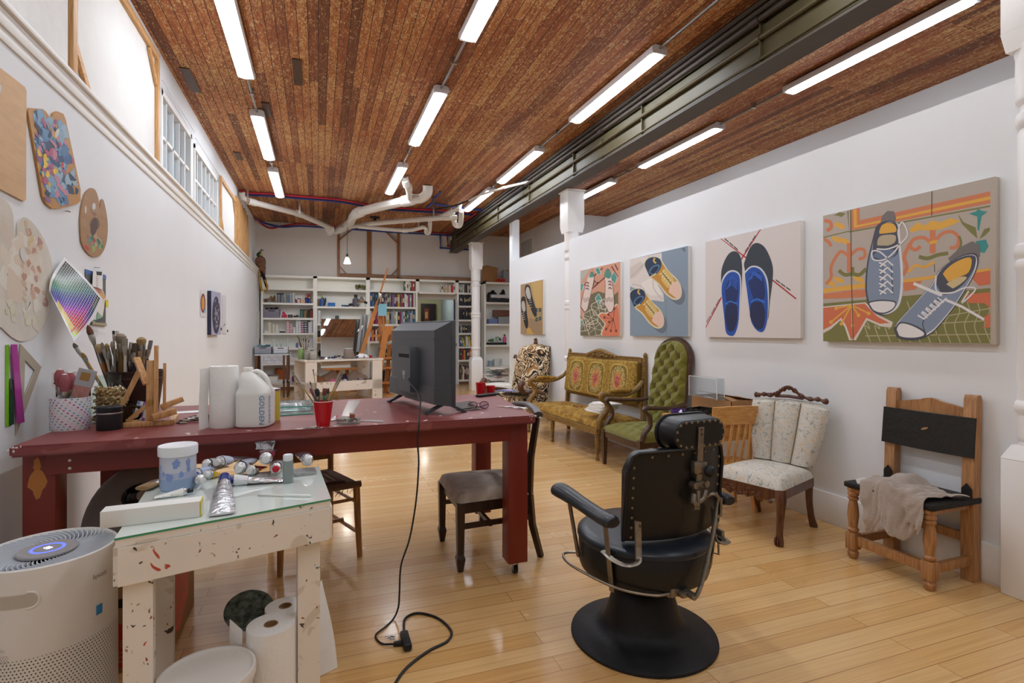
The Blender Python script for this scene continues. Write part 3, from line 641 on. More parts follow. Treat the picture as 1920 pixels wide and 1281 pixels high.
for w_,d,z in secs:V+=[(p[0]-(0 if z<.19 else(z-.19)*.45),p[1],p[2])for p in sqsec(w_,d,z,28,4.5 if z<.17 else 2.6)]
k=len(secs);n=28
jm.vf(V,[(i*n+j,i*n+(j+1)%n,(i+1)*n+(j+1)%n,(i+1)*n+j)for i in range(k-1)for j in range(n)]+[tuple(range(n))[::-1],tuple((k-1)*n+j for j in range(n))])
obj('bottle',jm,HD,t)
obj('jug_handle',M().tube(curve([(-.02,0,.256),(.012,0,.262),(.045,0,.235),(.062,0,.195),(.068,0,.155)]),[.013,.014,.014,.014,.014,.014,.014,.014,.014,.014,.014,.014,.014,.014,.014,.014,.014,.014,.014,.014,.014,.014,.014,.014,.012][:25],12,sq=.8),HD,t)
obj('cap',M('eeeeea').lathe([(.021,.262),(.022,.264),(.022,.28),(.02,.283),(1e-4,.283)],(-.034,0,0),n=24),P_,t)
obj('lettering',M('2b7fb8').text('GOLDEN',.034,lambda x,y:(.054+y,-.0768,.085-x)),P_,t,norm=False)
obj('lettering',M('2b7fb8').text('GOLDEN',.032,lambda x,y:(.0768,-.035+y,.085-x)),P_,t,norm=False)
t=thing('yellow_can','pale yellow paint tin standing behind the white jug','tin',(-.235,3.0,TZ))
obj('body',M('c8b64e').lathe([(1e-4,0),(.05,0),(.05,.155),(1e-4,.155)],n=28),PG,t)
obj('lid',M('8e8b80').lathe([(.0505,.152),(.052,.156),(.052,.162),(.046,.16),(1e-4,.158)],n=28),STEEL,t)
GREENGL=thin_glass('greenish_sheet_glass','e2f0ec',.03,1.,.1)
for k,(p,r_,s_)in enumerate([((-.16,3.28,TZ+.003),.10,(.24,.32)),((-.135,3.40,TZ+.030),-.06,(.25,.3))]):
 t=thing('glass_sheet',['lower sheet of greenish glass lying behind the jug','upper sheet of greenish glass raised on the wrapped bag'][k],'glass',p,r_,'glass sheets')
 obj('pane',M().box((0,0,0),(s_[0],s_[1],.005)),GREENGL,t);obj('edge',M('3fa596').b2((-s_[0]/2,-s_[1]/2-.0015,-.0025),(s_[0]/2,-s_[1]/2-.0002,.0025)),PG,t)
solo('plastic_bag',M('dfe0e2').sheet(lambda u,v:(-.26+.22*u,3.24+.24*v,TZ+.008+.055*math.sin(PI*u)*math.sin(PI*v)*(.6+.4*math.sin(9*u+5*v)*math.sin(7*v))),18,14,.001),mt('crumpled_plastic','e8e9ec',.15,trans=.5,alpha=.75,bump=.8,bs=25),'crumpled clear plastic bag lying behind the white jug','bag')
t=thing('plastic_cup','red plastic party cup holding brushes at the front of the table','cup',(.022,2.735,TZ))
REDC=mt('red_plastic','c01422',.25,var=.03)
obj('cup_wall',M().lathe([(1e-4,.002),(.030,0),(.031,.004),(.034,.03),(.0345,.032),(.041,.085),(.0417,.087),(.0445,.116),(.0465,.119),(.0445,.1215),(.043,.116),(.033,.03),(.03,.006),(1e-4,.006)],n=36,cap=False),REDC,t)
obj('rolled_rim',M('f0e6e6').tube([(.0452*math.cos(a),.0452*math.sin(a),.1195)for a in(2*PI*k/36 for k in range(37))],.0016,6),PG,t)
def cupbrush(px,py,dx,**k):
 tip=onY(px,py,2.735+k.pop('dy',0.));b0=Vector((.022+dx,2.735,TZ+.01));brush(k.pop('lb'),b0,tip,group='brushes in the red cup',**k)
cupbrush(548,697,.02,lb='long brass-coloured brush leaning far left out of the red cup',w=.006,hc='a78a4a',bc='8a7a4a',fl=.08,bl=.012)
cupbrush(582,728,.01,lb='broad pink bristle brush on the left of the red cup',w=.021,kind='house',hc='b5b2ad',bc='8f4f5c',fl=.03,bl=.038)
cupbrush(594,728,-.014,lb='brush with fat black handle end in the red cup',w=.009,hc='2b2c2e',bc='26272a',fl=.02,bl=.04,kind='mop',dy=-.02)
cupbrush(610,728,.0,lb='reddish flat brush in the middle of the red cup',w=.014,kind='flat',hc='a5733a',bc='8c4f48',fl=.03,bl=.035,dy=.015)
cupbrush(609,742,.0,lb='green handled brush in the middle of the red cup',w=.006,hc='2f8a3a',bc='2f8a3a',fl=.02,bl=.02,dy=-.02)
cupbrush(587,692,-.01,lb='very thin twig-like brush standing tall in the red cup',w=.003,hc='9a8a4a',bc='5a5048',fl=.03,bl=.01,dy=.02)
cupbrush(581,714,-.01,lb='thin black handle standing left of centre in the red cup',w=.003,hc='222326',bc='222326',fl=.02,bl=.02,dy=.025)
cupbrush(641,692,-.02,lb='long yellow wooden brush leaning right, front of two',w=.006,hc='b98f3e',bc='a88a50',fl=.06,bl=.02,dy=-.01)
cupbrush(643,698,-.015,lb='long brass brush leaning right, behind the yellow one',w=.006,hc='93803c',bc='8a7a55',fl=.07,bl=.02,dy=.02)
cupbrush(617,727,-.01,lb='short amber handled brush right of centre in the red cup',w=.005,hc='c88a2a',bc='3a3028',fl=.03,bl=.03,dy=.0)
t=thing('glass_dish','small square glass dish with clips and pins beside the red cup','dish',(.138,2.755,TZ),.1)
obj('dish_wall',M().prism(rrect(.105,.07,.012),lambda a,b:(a,b,0),lambda a,b:(a*1.06,b*1.06,.03)),thin_glass('dish_glass','dfe8e6',.05,1.,.1),t)
bt=M()
for k in range(16):bt.col(random.choice(['5f6368','9a9da1','b0403c','3c4a44','c9ccd0','77706a'])).box((random.uniform(-.04,.04),random.uniform(-.025,.025),.012+.014*random.random()),(.02,.008,.006),(random.random(),random.random(),3*random.random()))
obj('clips',bt,P_,t)['kind']='stuff'
t=thing('pill_bottle','tiny amber bottle in the glass dish','bottle',(.158,2.76,TZ+.022),0)
obj('body',M('9a4a2a').lathe([(1e-4,0),(.013,0),(.013,.022),(1e-4,.022)],n=16),PG,t);obj('lid',M('b9b0a6').lathe([(.0135,.022),(.0135,.03),(1e-4,.03)],n=16),P_,t)
solo('plastic_wrapper',M('d6d8dc').sheet(lambda u,v:(.06+.06*u,2.86+.05*v,TZ+.004+.02*math.sin(PI*u)*math.sin(PI*v)),8,6,.001,lambda u,v:'b0505a' if u>.4 and v<.5 else 'dfe0e4'),mt('wrapper_film',None,.2,bump=.6,bs=60),'small crumpled wrapper with red print right of the red cup','wrapper')
solo('tape_strip',M('cfc9c6').plate([(.115,3.0),(.165,3.0),(.265,3.66),(.185,3.66)],TZ+.0005,TZ+.001),mt('clear_tape','d8d0cf',.12,alpha=.75),'strip of clear tape stuck across the red tabletop','tape')
for k in range(3):solo('plastic_stick',M('d9dadd').bar((.20+.012*k,2.80+.012*k,TZ+.0025),(.305,2.735+.016*k,TZ+.0025),.006,.004),PG,'thin clear plastic stick lying right of the glass dish, '+['nearest the table edge','middle one','farthest from the table edge'][k],'stick','clear plastic sticks')
TV=mt('charcoal_plastic','454a50',.45,var=.04,vs=30,bump=.05,bs=400)
TVG=mt('tv_screen','08090b',.08)
t=thing('television','charcoal flat television on splayed feet, seen from behind','television',(.60,3.225,TZ+.002),math.atan2(-.977,.205))
WT,Z0,Z1=.405,.045,.515
bz=M().b2((-WT,.0,Z0),(WT,.022,Z1),.006);obj('bezel',bz,TV,t);obj('screen',M().b2((-WT+.012,.0222,Z0+.02),(WT-.012,.0228,Z1-.012)),TVG,t)
def frust(m,x0,x1,z0,z1,y0,a0,a1,c0,c1,y1):
 V=[(x0,y0,z0),(x1,y0,z0),(x1,y0,z1),(x0,y0,z1),(a0,y1,c0),(a1,y1,c0),(a1,y1,c1),(a0,y1,c1)]
 return m.vf(V,[(0,1,2,3),(7,6,5,4),(0,4,5,1),(1,5,6,2),(2,6,7,3),(3,7,4,0)])
hs=frust(M(),-WT+.02,WT-.02,Z0+.02,Z1-.008,.0,-WT+.05,WT-.07,Z0+.06,Z1-.055,-.075)
hs.b2((-WT+.05,-.079,Z1-.105),(WT-.07,-.073,Z1-.097)).b2((-WT+.05,-.0775,Z1-.062),(WT-.07,-.073,Z1-.055))
obj('rear_housing',hs,TV,t)
lo=M();frust(lo,-WT+.015,WT-.01,Z0,Z0+.135,.0,-WT+.03,-.135,Z0+.012,Z0+.115,-.085);frust(lo,.10,WT-.008,Z0,Z0+.125,.0,.105,WT-.06,Z0+.01,Z0+.10,-.082)
lo.b2((-.14,-.07,Z0),(.11,.0,Z0+.02));obj('lower_housing',lo,TV,t)
mc=M();poly=[(-.1,.10),(.105,.10),(.105,.335),(.09,.36),(-.085,.36),(-.1,.335)]
mc.prism(poly,lambda a,b:(a,-.074,b),lambda a,b:(a*.96,-.125,b));obj('mount_cover',mc,TV,t)
obj('vent_slot',M('0c0d0f').b2((-.085,-.1262,.300),(.085,-.1245,.322)),PM,t)
lg=M('dfe3e8');
for a,b,c,d in((-.022,.222,.0,.17),(.022,.222,.0,.17),(-.009,.222,0,.195),(.009,.222,0,.195)):lg.bar((a,-.1258,b),(c,-.1258,d),.0035,.001,(0,1,0))
for x in(-.04,.03):lg.col('0d0e10').cyl((x,-.1255,.275),(x,-.1262,.275),.003,n=8)
obj('emblem',lg,P_,t)
pl=M('1c1e21').b2((-.13,-.072,Z0+.022),(.10,-.070,Z0+.115));pl.col('c3c6ca')
for k,s_ in enumerate(['LED TV','AC IN 120V 60Hz','MODEL','HDMI  USB  AV']):pl.text(s_,.014,lambda x,y:(-.02+x,-.0724,Z0+.1-k*.02+y))
obj('rating_label',pl,P_,t,norm=False)
for x in(-.29,.31):
 ft=M().bar((x,.0,Z0+.01),(x-.01,-.11,.006),.03,.014).bar((x,.0,Z0+.01),(x+.015,.105,.006),.03,.014).box((x-.01,-.112,.005),(.032,.022,.01)).box((x+.015,.107,.005),(.034,.022,.01));obj('foot',ft,TV,t)
CORD=mt('black_rubber','141416',.45)
tv=t
cp=[(.10,-.1,.20),(.105,-.135,.17)]
R_=Matrix.LocRotScale(t.location,t.rotation_euler,None)
w_=[R_@Vector(p)for p in cp]
for px,py,yy in((787,742,2.86),(786,778,2.69),(785.5,797,2.63),(783,830,2.62),(785,870,2.60),(780,940,2.58),(768,1010,2.56),(752,1060,2.545),(749,1110,2.54),(747,1138,2.535)):w_.append(onY(px,py,yy))
for px,py,z in((738,1160,.006),(722,1176,.006),(704,1192,.006),(716,1207,.006),(738,1208,.008)):w_.append(onZ(px,py,z))
obj('power_cord',M().tube(curve(w_,6),.0042,6),CORD,t,world=True)
e=w_[-1];q=onZ(756,1205,.014)
obj('cord_plug',M('151517').bar(e,q,.022,.016,bev=.004),P_,t,world=True)
pts=[onZ(*p,.006)for p in((757,1186),(760,1160),(785,1150),(822,1160),(846,1184),(838,1203),(805,1220),(765,1250),(740,1284),(722,1330),(700,1420))]
a0,a1=onZ(757,1187,.018),onZ(765,1216,.018)
t=thing('extension_cord','black extension cord looped on the wooden floor','cord',(a0.x,a0.y,0))
obj('cable',M().tube(curve(pts,7),.0058,7),CORD,t,world=True)
obj('socket_block',M('1a1a1c').bar(a0,a1,.036,.03,bev=.008),P_,t,world=True)
solo('dust_clump',(lambda m:[m.tube(curve([(random.uniform(-.02,.02),random.uniform(-.02,.02),.003),(random.uniform(-.02,.02),random.uniform(-.02,.02),.012),(random.uniform(-.03,.03),random.uniform(-.03,.03),.003)],4),.0007,4)for k in range(10)]and m)(M('2a2826')),PM,'small tangle of dark threads beside the cord plug on the floor','threads',loc=onZ(734,1200,0))
t=thing('remote_control','slim black remote control at the far right corner of the red table','remote',(1.125,3.60,TZ),.45)
obj('shell',M('191a1c').box((0,0,.009),(.2,.045,.016),None,.006),P_,t)
kb=M('55585c')
for i in range(9):
 for j in range(3):kb.b2((-.085+.018*i,-.014+.011*j,.017),(-.075+.018*i,-.007+.011*j,.0185))
obj('keypad',kb,P_,t)['kind']='stuff'
for k,(x,y,h_)in enumerate([(1.10,3.70,.085),(1.175,3.695,.06)]):
 t=thing('plastic_cup',['taller red cup behind the remote control','shorter red cup behind the remote control'][k],'cup',(x,y,TZ),0,'red cups behind the remote')
 obj('cup_wall',M().lathe([(1e-4,.002),(.027,0),(.034,h_),(.0325,h_),(.026,.004),(1e-4,.004)],n=24,cap=False),REDC,t)
 obj('rolled_rim',M('c01422').tube([(.034*math.cos(a),.034*math.sin(a),h_)for a in(2*PI*k/24 for k in range(25))],.0018,6),PG,t)
t=thing('spectacles','folded brown-rimmed spectacles on the red table','glasses',(.885,3.01,TZ),-.15)
TORT=mt('tortoiseshell','4a2418',.25,var=.3,vs=60)
for s_ in(-1,1):
 rm=[(s_*.034+.026*math.cos(a),.012+.006*math.sin(a),.022+.02*math.sin(a))for a in(2*PI*k/20 for k in range(21))]
 o=obj('rim',M().tube(rm,.0022,6),TORT,t);obj('lens',M().prism([(p[0],p[2])for p in rm[:-1]],lambda a,b:(a,.012+(b-.022)*.3,b),lambda a,b:(a,.0128+(b-.022)*.3,b)),thin_glass('lens_glass','eceaf2'),o)
 obj('temple',M().tube([(s_*.06,.014,.03),(s_*.055,-.005,.028),(-s_*.04,-.02-.006*s_,.004)],.0024,6),TORT,t)
obj('bridge',M().tube([(-.009,.014,.03),(0,.014,.034),(.009,.014,.03)],.0022,6),TORT,t)
t=thing('wallet','worn brown leather wallet lying open behind the television foot','wallet',(.80,3.015,TZ),.1)
LE=mt('worn_leather','4b3d33',.5,var=.2,vs=30)
obj('flap',M().sheet(lambda u,v:(-.05+.11*u,-.03+.09*v,.008+.025*v+.01*u),4,4,.004),LE,t)
obj('fold',M().sheet(lambda u,v:(-.04+.12*u,-.045+.08*v,.004+.004*u),4,4,.004),mt('grey_leather','8a8580',.5),t)
solo('foil_wrapper',M('d9d9dc').sheet(lambda u,v:(1.02+.12*u,3.08-.20*u+(.02+.035*u)*(v-.5),TZ+.004+.012*abs(math.sin(11*u+3*v))*u),14,5,.0008,lambda u,v:'d8b8ae' if u<.3 and v>.4 else 'e2e2e6'),mt('wrapper_plastic',None,.2,bump=.7,bs=70),'twisted clear plastic wrapper near the right edge of the red table','wrapper')
# white side table and its paints, purifier, things on the floor at the left
SZ=.75
SPLAT=splat_mat('splattered_white_paint','ece6dc',[('d9cfc0',5,.6),('4a423c',26,.665),('8a4a30',19,.675),('3f6f62',17,.70),('c04a38',12,.72)],.5)
qd=[Vector((-.555,1.85)),Vector((.041,2.024)),Vector((.0,2.523)),Vector((-.622,2.48))]
cen=sum(qd,Vector((0,0)))/4
def ins(k):return[cen+(p-cen)*k for p in qd]
t=thing('side_table','white paint-splattered low table with a glass top','table',(cen.x,cen.y,0))
obj('tabletop',M().plate(ins(1.),SZ-.03,SZ-.007),SPLAT,t,world=True)
SHG=mt('milky_glass_top','dfe9e4',.04,coat=1.)
g=M().plate(ins(1.005),SZ-.0065,SZ);obj('glass_top',g,SHG,t,world=True)
eg=M('3f9a6e');q=ins(1.0056)
for i in range(4):eg.bar((*q[i],SZ-.0036),(*q[(i+1)%4],SZ-.0036),.0012,.0058)
obj('glass_edge',eg,PG,t,world=True)
q=ins(.985)
for i in range(4):
 a,b=q[i],q[(i+1)%4];obj('apron',M().bar((a.x,a.y,SZ-.087),(b.x,b.y,SZ-.087),.022,.112),SPLAT,t,world=True)
lp=[(-.512,1.915),(-.035,2.075),(-.055,2.455),(-.565,2.43)]
for k,(x,y)in enumerate(lp):obj('leg',M().box((x,y,(SZ-.04)/2),(.075 if k<2 else.06,.06,SZ-.04),(0,0,.12)),SPLAT,t,world=True)
s1=M('b9aea0')
for px,py in((605,943),(604,955),(603,968),(606,990),(598,995),(250,1075),(238,1090)):
 p=onY(px,py,2.0 if px>400 else 1.86);s1.sph((p.x,p.y-.004 if px>400 else p.y,p.z),.004,6,4)
def put(px,py,z=SZ):return onZ(px,py,z)
p=put(334,915);t=thing('water_jar','clear plastic jar of cloudy blue paint water with screw lid','jar',(p.x,p.y,SZ))
WJ=mt('cloudy_plastic','c9d2e6',.2,trans=.25,alpha=.85)
obj('jar_wall',M().lathe([(1e-4,0),(.056,0),(.06,.005),(.0605,.045),(.061,.07),(.061,.135),(.057,.14)],n=32,cols=['a3bbe0','a3bbe0','a3bbe0','bfcae6','d6dbe8','d6dbe8']),mt('tinted_jar',None,.2,trans=.2,sss=.0),t)
obj('lid',M('e3e5ea').lathe([(.062,.128),(.0665,.13),(.067,.162),(.065,.166),(.058,.163),(1e-4,.163)],n=36),mt('frosted_lid','e3e5ea',.4,sss=.2),t)
st=M('8297cc')
for k in range(9):
 a=random.uniform(3.4,6.0);z=random.uniform(.04,.11);P=[(a+q[0]/.06,z+q[1])for q in ell(0,0,random.uniform(.006,.014),random.uniform(.008,.02),9)];P=[(p+random.uniform(-.06,.06),q+random.uniform(-.005,.005))for p,q in P];st.vf([(.0614*math.cos(p),.0614*math.sin(p),q)for p,q in P],[tuple(range(9))])
obj('paint_stain',st,P_,t)['kind']='stuff'
a,b,c=put(187,993),put(375,970),put(205,960)
t=thing('paint_carton','long white carton with yellow end flap lying across the table corner','box',((a.x+b.x)/2,(a.y+b.y)/2,SZ),math.atan2(b.y-a.y,b.x-a.x))
L_=(b-a).length
obj('carton',M().b2((-L_/2,0,.0005),(L_/2,.06,.052),.002),mt('white_card','e4e4df',.6),t)
obj('end_flap',M('d9c93a').b2((L_/2+.0005,.0,.002),(L_/2+.003,.06,.05)).col('ecebe4').b2((L_/2+.0032,.004,.006),(L_/2+.0042,.056,.038)),P_,t)
def ptube(label,cap,tail,r=.02,band='d9dbe0',bandw=(.05,.5),capc='e9e9ea',mat=None,flat=2.0,lift=0.,curl=0.,fold=False):
 cap,tail=Vector(cap),Vector(tail);cap.z+=r*1.08+lift;tail.z+=.007+lift
 d=tail-cap;L_=d.length
 t=thing('paint_tube',label,'paint tube',cap,0,'used paint tubes on the white side table',rot=d.to_track_quat('X','Z').to_euler())
 rn=random.Random(label)
 def ring(s,n=16):
  k=max(0.,(s-.1)/.9);w=r*(1+(flat-1)*.55*k);h=r*(1-.9*k**.8)+.0012;out=[]
  zz=curl*math.sin(PI*k)
  for j in range(n):
   a=2*PI*j/n;q=1+.10*rn.uniform(-1,1)*(k>.05)*(1 if h>.004 else.2)
   out.append((s*L_,w*math.cos(a)*q,h*math.sin(a)*q+zz))
  return out
 n=16;ss=[0,.03]+[.08+.92*i/12 for i in range(13)];V=[]
 for i,s in enumerate(ss):V+=ring(s)if i else[(-.004,.45*r*math.cos(2*PI*j/n),.45*r*math.sin(2*PI*j/n))for j in range(n)]
 k=len(ss);m=M();cols=[];Fs=[]
 for i in range(k-1):
  for j in range(n):Fs.append((i*n+j,i*n+(j+1)%n,(i+1)*n+(j+1)%n,(i+1)*n+j));
 m.vf(V,Fs+[tuple(range(n))[::-1],tuple((k-1)*n+j for j in range(n))])
 obj('tube_body',m,mat or FOIL,t)
 if bandw:
  lb=M(band);V=[];lb_s=[bandw[0]+(bandw[1]-bandw[0])*i/5 for i in range(6)];rn.seed(3)
  for s in lb_s:
   k_=max(0.,(s-.1)/.9);w=r*(1+(flat-1)*.55*k_)*1.05;h=(r*(1-.9*k_**.8)+.0012)*1.05+.0008;zz=curl*math.sin(PI*k_)
   V+=[(s*L_,w*math.cos(2*PI*j/n),h*math.sin(2*PI*j/n)+zz)for j in range(n)]
  lb.vf(V,[(i*n+j,i*n+(j+1)%n,(i+1)*n+(j+1)%n,(i+1)*n+j)for i in range(5)for j in range(n)]);obj('label_band',lb,PG,t)
 cm=M(capc).tube([(-.002,0,0),(-.006,0,0),(-.02,0,0),(-.021,0,0)],[r*.6,r*.68,r*.6,r*.45],14);obj('cap',cm,PG,t)
 return t
def pt(zx,zy):return put(260+zx/5.053,800+zy/5.053)
ptube('crumpled tube with yellow dot label leaning on the water jar',pt(590,585),pt(300,470),.018,'dfe2dc',(.3,.95),'e6e6e2',lift=.012)
ptube('silver tube with blue cap pointing at the camera',pt(545,500),pt(800,395),.02,'b9c6e2',(.05,.45),'1f4bb0',curl=.004)
ptube('silver tube with yellow and black label band',pt(665,500),pt(760,470),.019,'c9a51c',(.1,.9),'e8e8e6',flat=1.2)
ptube('large crumpled foil tube with a raised tail, behind the blue-capped one',pt(760,440),pt(985,345),.024,'cfd6e6',(.05,.35),'ddd',flat=2.2,lift=.02)if False else ptube('large crumpled foil tube with raised tail behind the blue-capped one',pt(760,440),pt(985,345),.024,'cfd6e6',(.05,.35),'dddddd',flat=2.2,lift=.02)
ptube('long flattened silver tube lying across the front of the pile',pt(890,560),pt(1370,520),.019,'e4e6ea',(.04,.3),'2b3f8f',flat=2.1)
ptube('silver tube with navy band lying toward the table front edge',pt(815,545),pt(790,850),.021,'1c2f80',(.0,.18),'1a2350',flat=2.6)
ptube('silver tube with blue script label and white cap',pt(955,480),pt(1090,330),.024,'cdd7e8',(.1,.7),'ececec',lift=.01)
ptube('tube with red and pale label, white cap, lower of two in the middle',pt(1060,470),pt(1150,400),.021,'a8243a',(.3,.95),'e3e0da')
ptube('tube with red label on top of the pile, white cap facing front',pt(1205,470),pt(1225,330),.025,'b03044',(.1,.5),'e6e4e2',lift=.045)
ptube('silver tube with bright red cap at the right of the pile',pt(1300,470),pt(1330,350),.022,'c7c9ce',(.1,.5),'c41f33',lift=.008)
ptube('foil tube with grooved white cap lying on the metal tin',pt(1605,420),pt(1540,300),.023,'c9ccd2',(.05,.15),'e4e4e4',lift=.02)
ptube('clear-looking pale tube behind the whole pile',pt(640,440),pt(770,345),.02,'e2e5e8',(.1,.8),'e0e0e0',lift=.015)
ptube('white tube with two black rings behind the carton',pt(455,650),pt(150,690),.013,'ecece8',(.1,1.),'25262a',flat=1.1)
fl=M()
p0=pt(1105,330);p1=pt(1285,330)
fl.sheet(lambda u,v:p0+(p1-p0)*u+Vector((.004*math.sin(9*v+4*u),.02*v+.003*math.sin(11*u),.055+.075*v)),8,8,.003)
solo('foil_tube_end',fl,FOIL,'upright rolled foil tail of an emptied tube behind the red ones','paint tube','used paint tubes on the white side table')
p=pt(1575,450);t=thing('metal_tin','shallow open metal tin at the right corner of the side table','tin',(p.x,p.y,SZ),.1)
obj('tin_pan',M().prism(rrect(.085,.06,.012),lambda a,b:(a,b,0),lambda a,b:(a*1.03,b*1.03,.014)),mt('worn_tin','a9aaac',.35,metal=.85,var=.2,vs=30),t)
p=put(540,905);t=thing('small_bottle','small grey-tinted squeeze bottle with white cap among the tubes','bottle',(p.x,p.y,SZ))
obj('body',M('8f9a9a').lathe([(1e-4,0),(.019,0),(.02,.003),(.02,.082),(.017,.088),(1e-4,.088)],n=24),mt('smoky_bottle',None,.2,trans=.15),t)
obj('cap',M('dfe4e8').lathe([(.0175,.088),(.0185,.09),(.0185,.108),(.016,.112),(1e-4,.112)],n=24),P_,t)
a,b=pt(1130,660),pt(1630,670);t=thing('palette_knife','thin white-handled palette knife lying on the glass top','palette knife',(a.x,a.y,SZ))
obj('blade',M().bar((0,0,.004),((b.x-a.x)*.5,(b.y-a.y)*.5,.004),.009,.0015,w2=.005),STEEL,t);obj('knife_handle',M('e9ebe8').tube([((b.x-a.x)*.5,(b.y-a.y)*.5,.006),((b.x-a.x),(b.y-a.y),.006)],.004,8),PG,t)
p=pt(140,590)
brush('wide flat brush with tan bristles lying behind the water jar',p+Vector((.03,.16,.012)),p+Vector((-.03,-.03,.012)),.028,'house','b58a5a','a8895c',.03,.06)
AX,AY,AZ,AR=-.862,2.235,.62,.192
t=thing('air_purifier','white rounded air purifier with finned top grille and blue-lit dial','air purifier',(AX,AY,0),-.72)
PUR=mt('purifier_white','e3e1dd',.42)
def perf():
 m,nt,b=nodes('perforated_white');N,L=nt.nodes.new,nt.links.new
 tc=N('ShaderNodeTexCoord');uv=N('ShaderNodeMapping');sx=N('ShaderNodeSeparateXYZ');L(tc.outputs['Object'],sx.inputs[0])
 at=N('ShaderNodeMath');at.operation='ARCTAN2';L(sx.outputs['Y'],at.inputs[0]);L(sx.outputs['X'],at.inputs[1])
 def cell(o,k,off=None):
  a=N('ShaderNodeMath');a.operation='MULTIPLY_ADD';L(o,a.inputs[0]);a.inputs[1].default_value=k
  if off:L(off,a.inputs[2])
  else:a.inputs[2].default_value=100
  f=N('ShaderNodeMath');f.operation='FRACT';L(a.outputs[0],f.inputs[0]);s_=N('ShaderNodeMath');s_.operation='SUBTRACT';L(f.outputs[0],s_.inputs[0]);s_.inputs[1].default_value=.5;return a,s_
 az,cz=cell(sx.outputs['Z'],100)
 fl=N('ShaderNodeMath');fl.operation='FLOOR';L(az.outputs[0],fl.inputs[0]);hf=N('ShaderNodeMath');hf.operation='MULTIPLY_ADD';L(fl.outputs[0],hf.inputs[0]);hf.inputs[1].default_value=.5;hf.inputs[2].default_value=100
 aa,ca=cell(at.outputs[0],19.1,hf.outputs[0])
 p1=N('ShaderNodeMath');p1.operation='POWER';L(cz.outputs[0],p1.inputs[0]);p1.inputs[1].default_value=2
 p2=N('ShaderNodeMath');p2.operation='POWER';L(ca.outputs[0],p2.inputs[0]);p2.inputs[1].default_value=2
 sm=N('ShaderNodeMath');L(p1.outputs[0],sm.inputs[0]);L(p2.outputs[0],sm.inputs[1])
 r=ramp(nt,[(.045,'4a4640'),(.06,'e3e1dd')]);L(sm.outputs[0],r.inputs['Fac']);L(r.outputs['Color'],b.inputs['Base Color']);b.inputs['Roughness'].default_value=.45;return m
PERF=perf()
obj('body',M().lathe([(AR*.97,.0),(AR,.02),(AR,.36),(AR*1.0,AZ-.02),(AR*.995,AZ-.004),(AR*.97,AZ),(AR*.95,AZ-.006),(AR*.945,AZ-.05),(1e-4,AZ-.05)],n=56,cap=False),PUR,t)
obj('grille_shade_disc',M('23272d').lathe([(AR*.94,AZ-.047),(1e-4,AZ-.047)],n=40),PM,t)  # dark disc added under the fins so the gaps look shaded
obj('perforated_skirt',M().lathe([(AR*1.003,.03),(AR*1.003,.345)],n=56,cap=False),PERF,t,norm=False)
for k in range(54):
 a=2*PI*k/54;f=M();V=[]
 for i in range(6):
  r_=AR*(.42+.53*i/5);w=a+.55*(i/5)**1.5;c_,s_=math.cos(w),math.sin(w);z=AZ-.014+.01*i/5
  V+=[(r_*c_,r_*s_,z),(r_*c_+.0022*-s_,r_*s_+.0022*c_,z),(r_*c_+.0022*-s_,r_*s_+.0022*c_,z-.022),(r_*c_,r_*s_,z-.022)]
 f.vf(V,[(i*4+j,i*4+(j+1)%4,i*4+4+(j+1)%4,i*4+4+j)for i in range(5)for j in range(4)]+[(0,3,2,1),(20,21,22,23)])
 if k==0:f0=obj('fin',f,mt('fin_grey','dde2e9',.4),t);continue
 f.bm.free();o=f0.copy();COL.objects.link(o);o.parent=t;o.rotation_euler=(0,0,a)
d=obj('dial',M('9a9798').lathe([(1e-4,AZ-.012),(AR*.43,AZ-.012),(AR*.43,AZ-.006),(AR*.41,AZ-.003),(1e-4,AZ-.003)],n=40),P_,t)
obj('light_ring',M('5a68ff').lathe([(AR*.2,AZ-.0028),(AR*.225,AZ-.0022),(AR*.25,AZ-.0028)],n=40,cap=False),mt('blue_led','5566ff',.4,emit=1.6),d)
obj('readout',M('e8f0ff').text('88',.028,lambda x,y:(x,y,AZ-.0022)),mt('led_digits','dfe8ff',.4,emit=2.),d,norm=False)
def onwall(ang,r=AR):return lambda x,y:(r*math.cos(ang+x/r),r*math.sin(ang+x/r),y)
RZ=.72
g=M('c9c5bd');f=onwall(-PI/2+.62+RZ-.86,AR+.0006);pts=rrect(.14,.042,.02,6);g.vf([f(x,.515+y)for x,y in pts],[tuple(range(len(pts)))])
gr=M('cfccc6').tube([onwall(-1.9+RZ,AR+.0)(x,.525+y)for x,y in rrect(.23,.05,.024,6)+[rrect(.23,.05,.024,6)[0]]],.004,6);obj('grip_rim',gr,PUR,t)
gi=M('bdb6aa');f=onwall(-1.9+RZ,AR+.0012);[gi.vf([f(-.112+.014*i,.505),f(-.098+.014*i,.505),f(-.098+.014*i,.545),f(-.112+.014*i,.545)],[(0,1,2,3)])for i in range(16)];obj('grip',gi,P_,t)  # recess is a flat fill, its shade put into the darker colour
f=onwall(-.46+RZ,AR+.001);obj('sticker',M('2b8fd0').prism([(-.011,.405),(.011,.405),(.011,.437),(-.011,.437)],f,onwall(-.46+RZ,AR+.0018)),P_,t)
obj('lettering',M('77767a').text('levoit',.024,lambda x,y:onwall(-.44+RZ,AR+.001)(x,.535+y)),P_,t,norm=False)
obj('lettering',M('b5b2ac').text('VortexAir',.012,lambda x,y:onwall(-1.86+RZ,AR+.001)(x,.38+y)),P_,t,norm=False)
sp=M('8b867d')
for i in range(9):
 for j in range(5):
  f=onwall(-1.86+RZ,AR+.0008);p=ell((i-4)*.007+(j%2)*.0035,.352+.0055*(j-2),.0017,.0017,6);sp.vf([f(*q)for q in p],[tuple(range(6))])
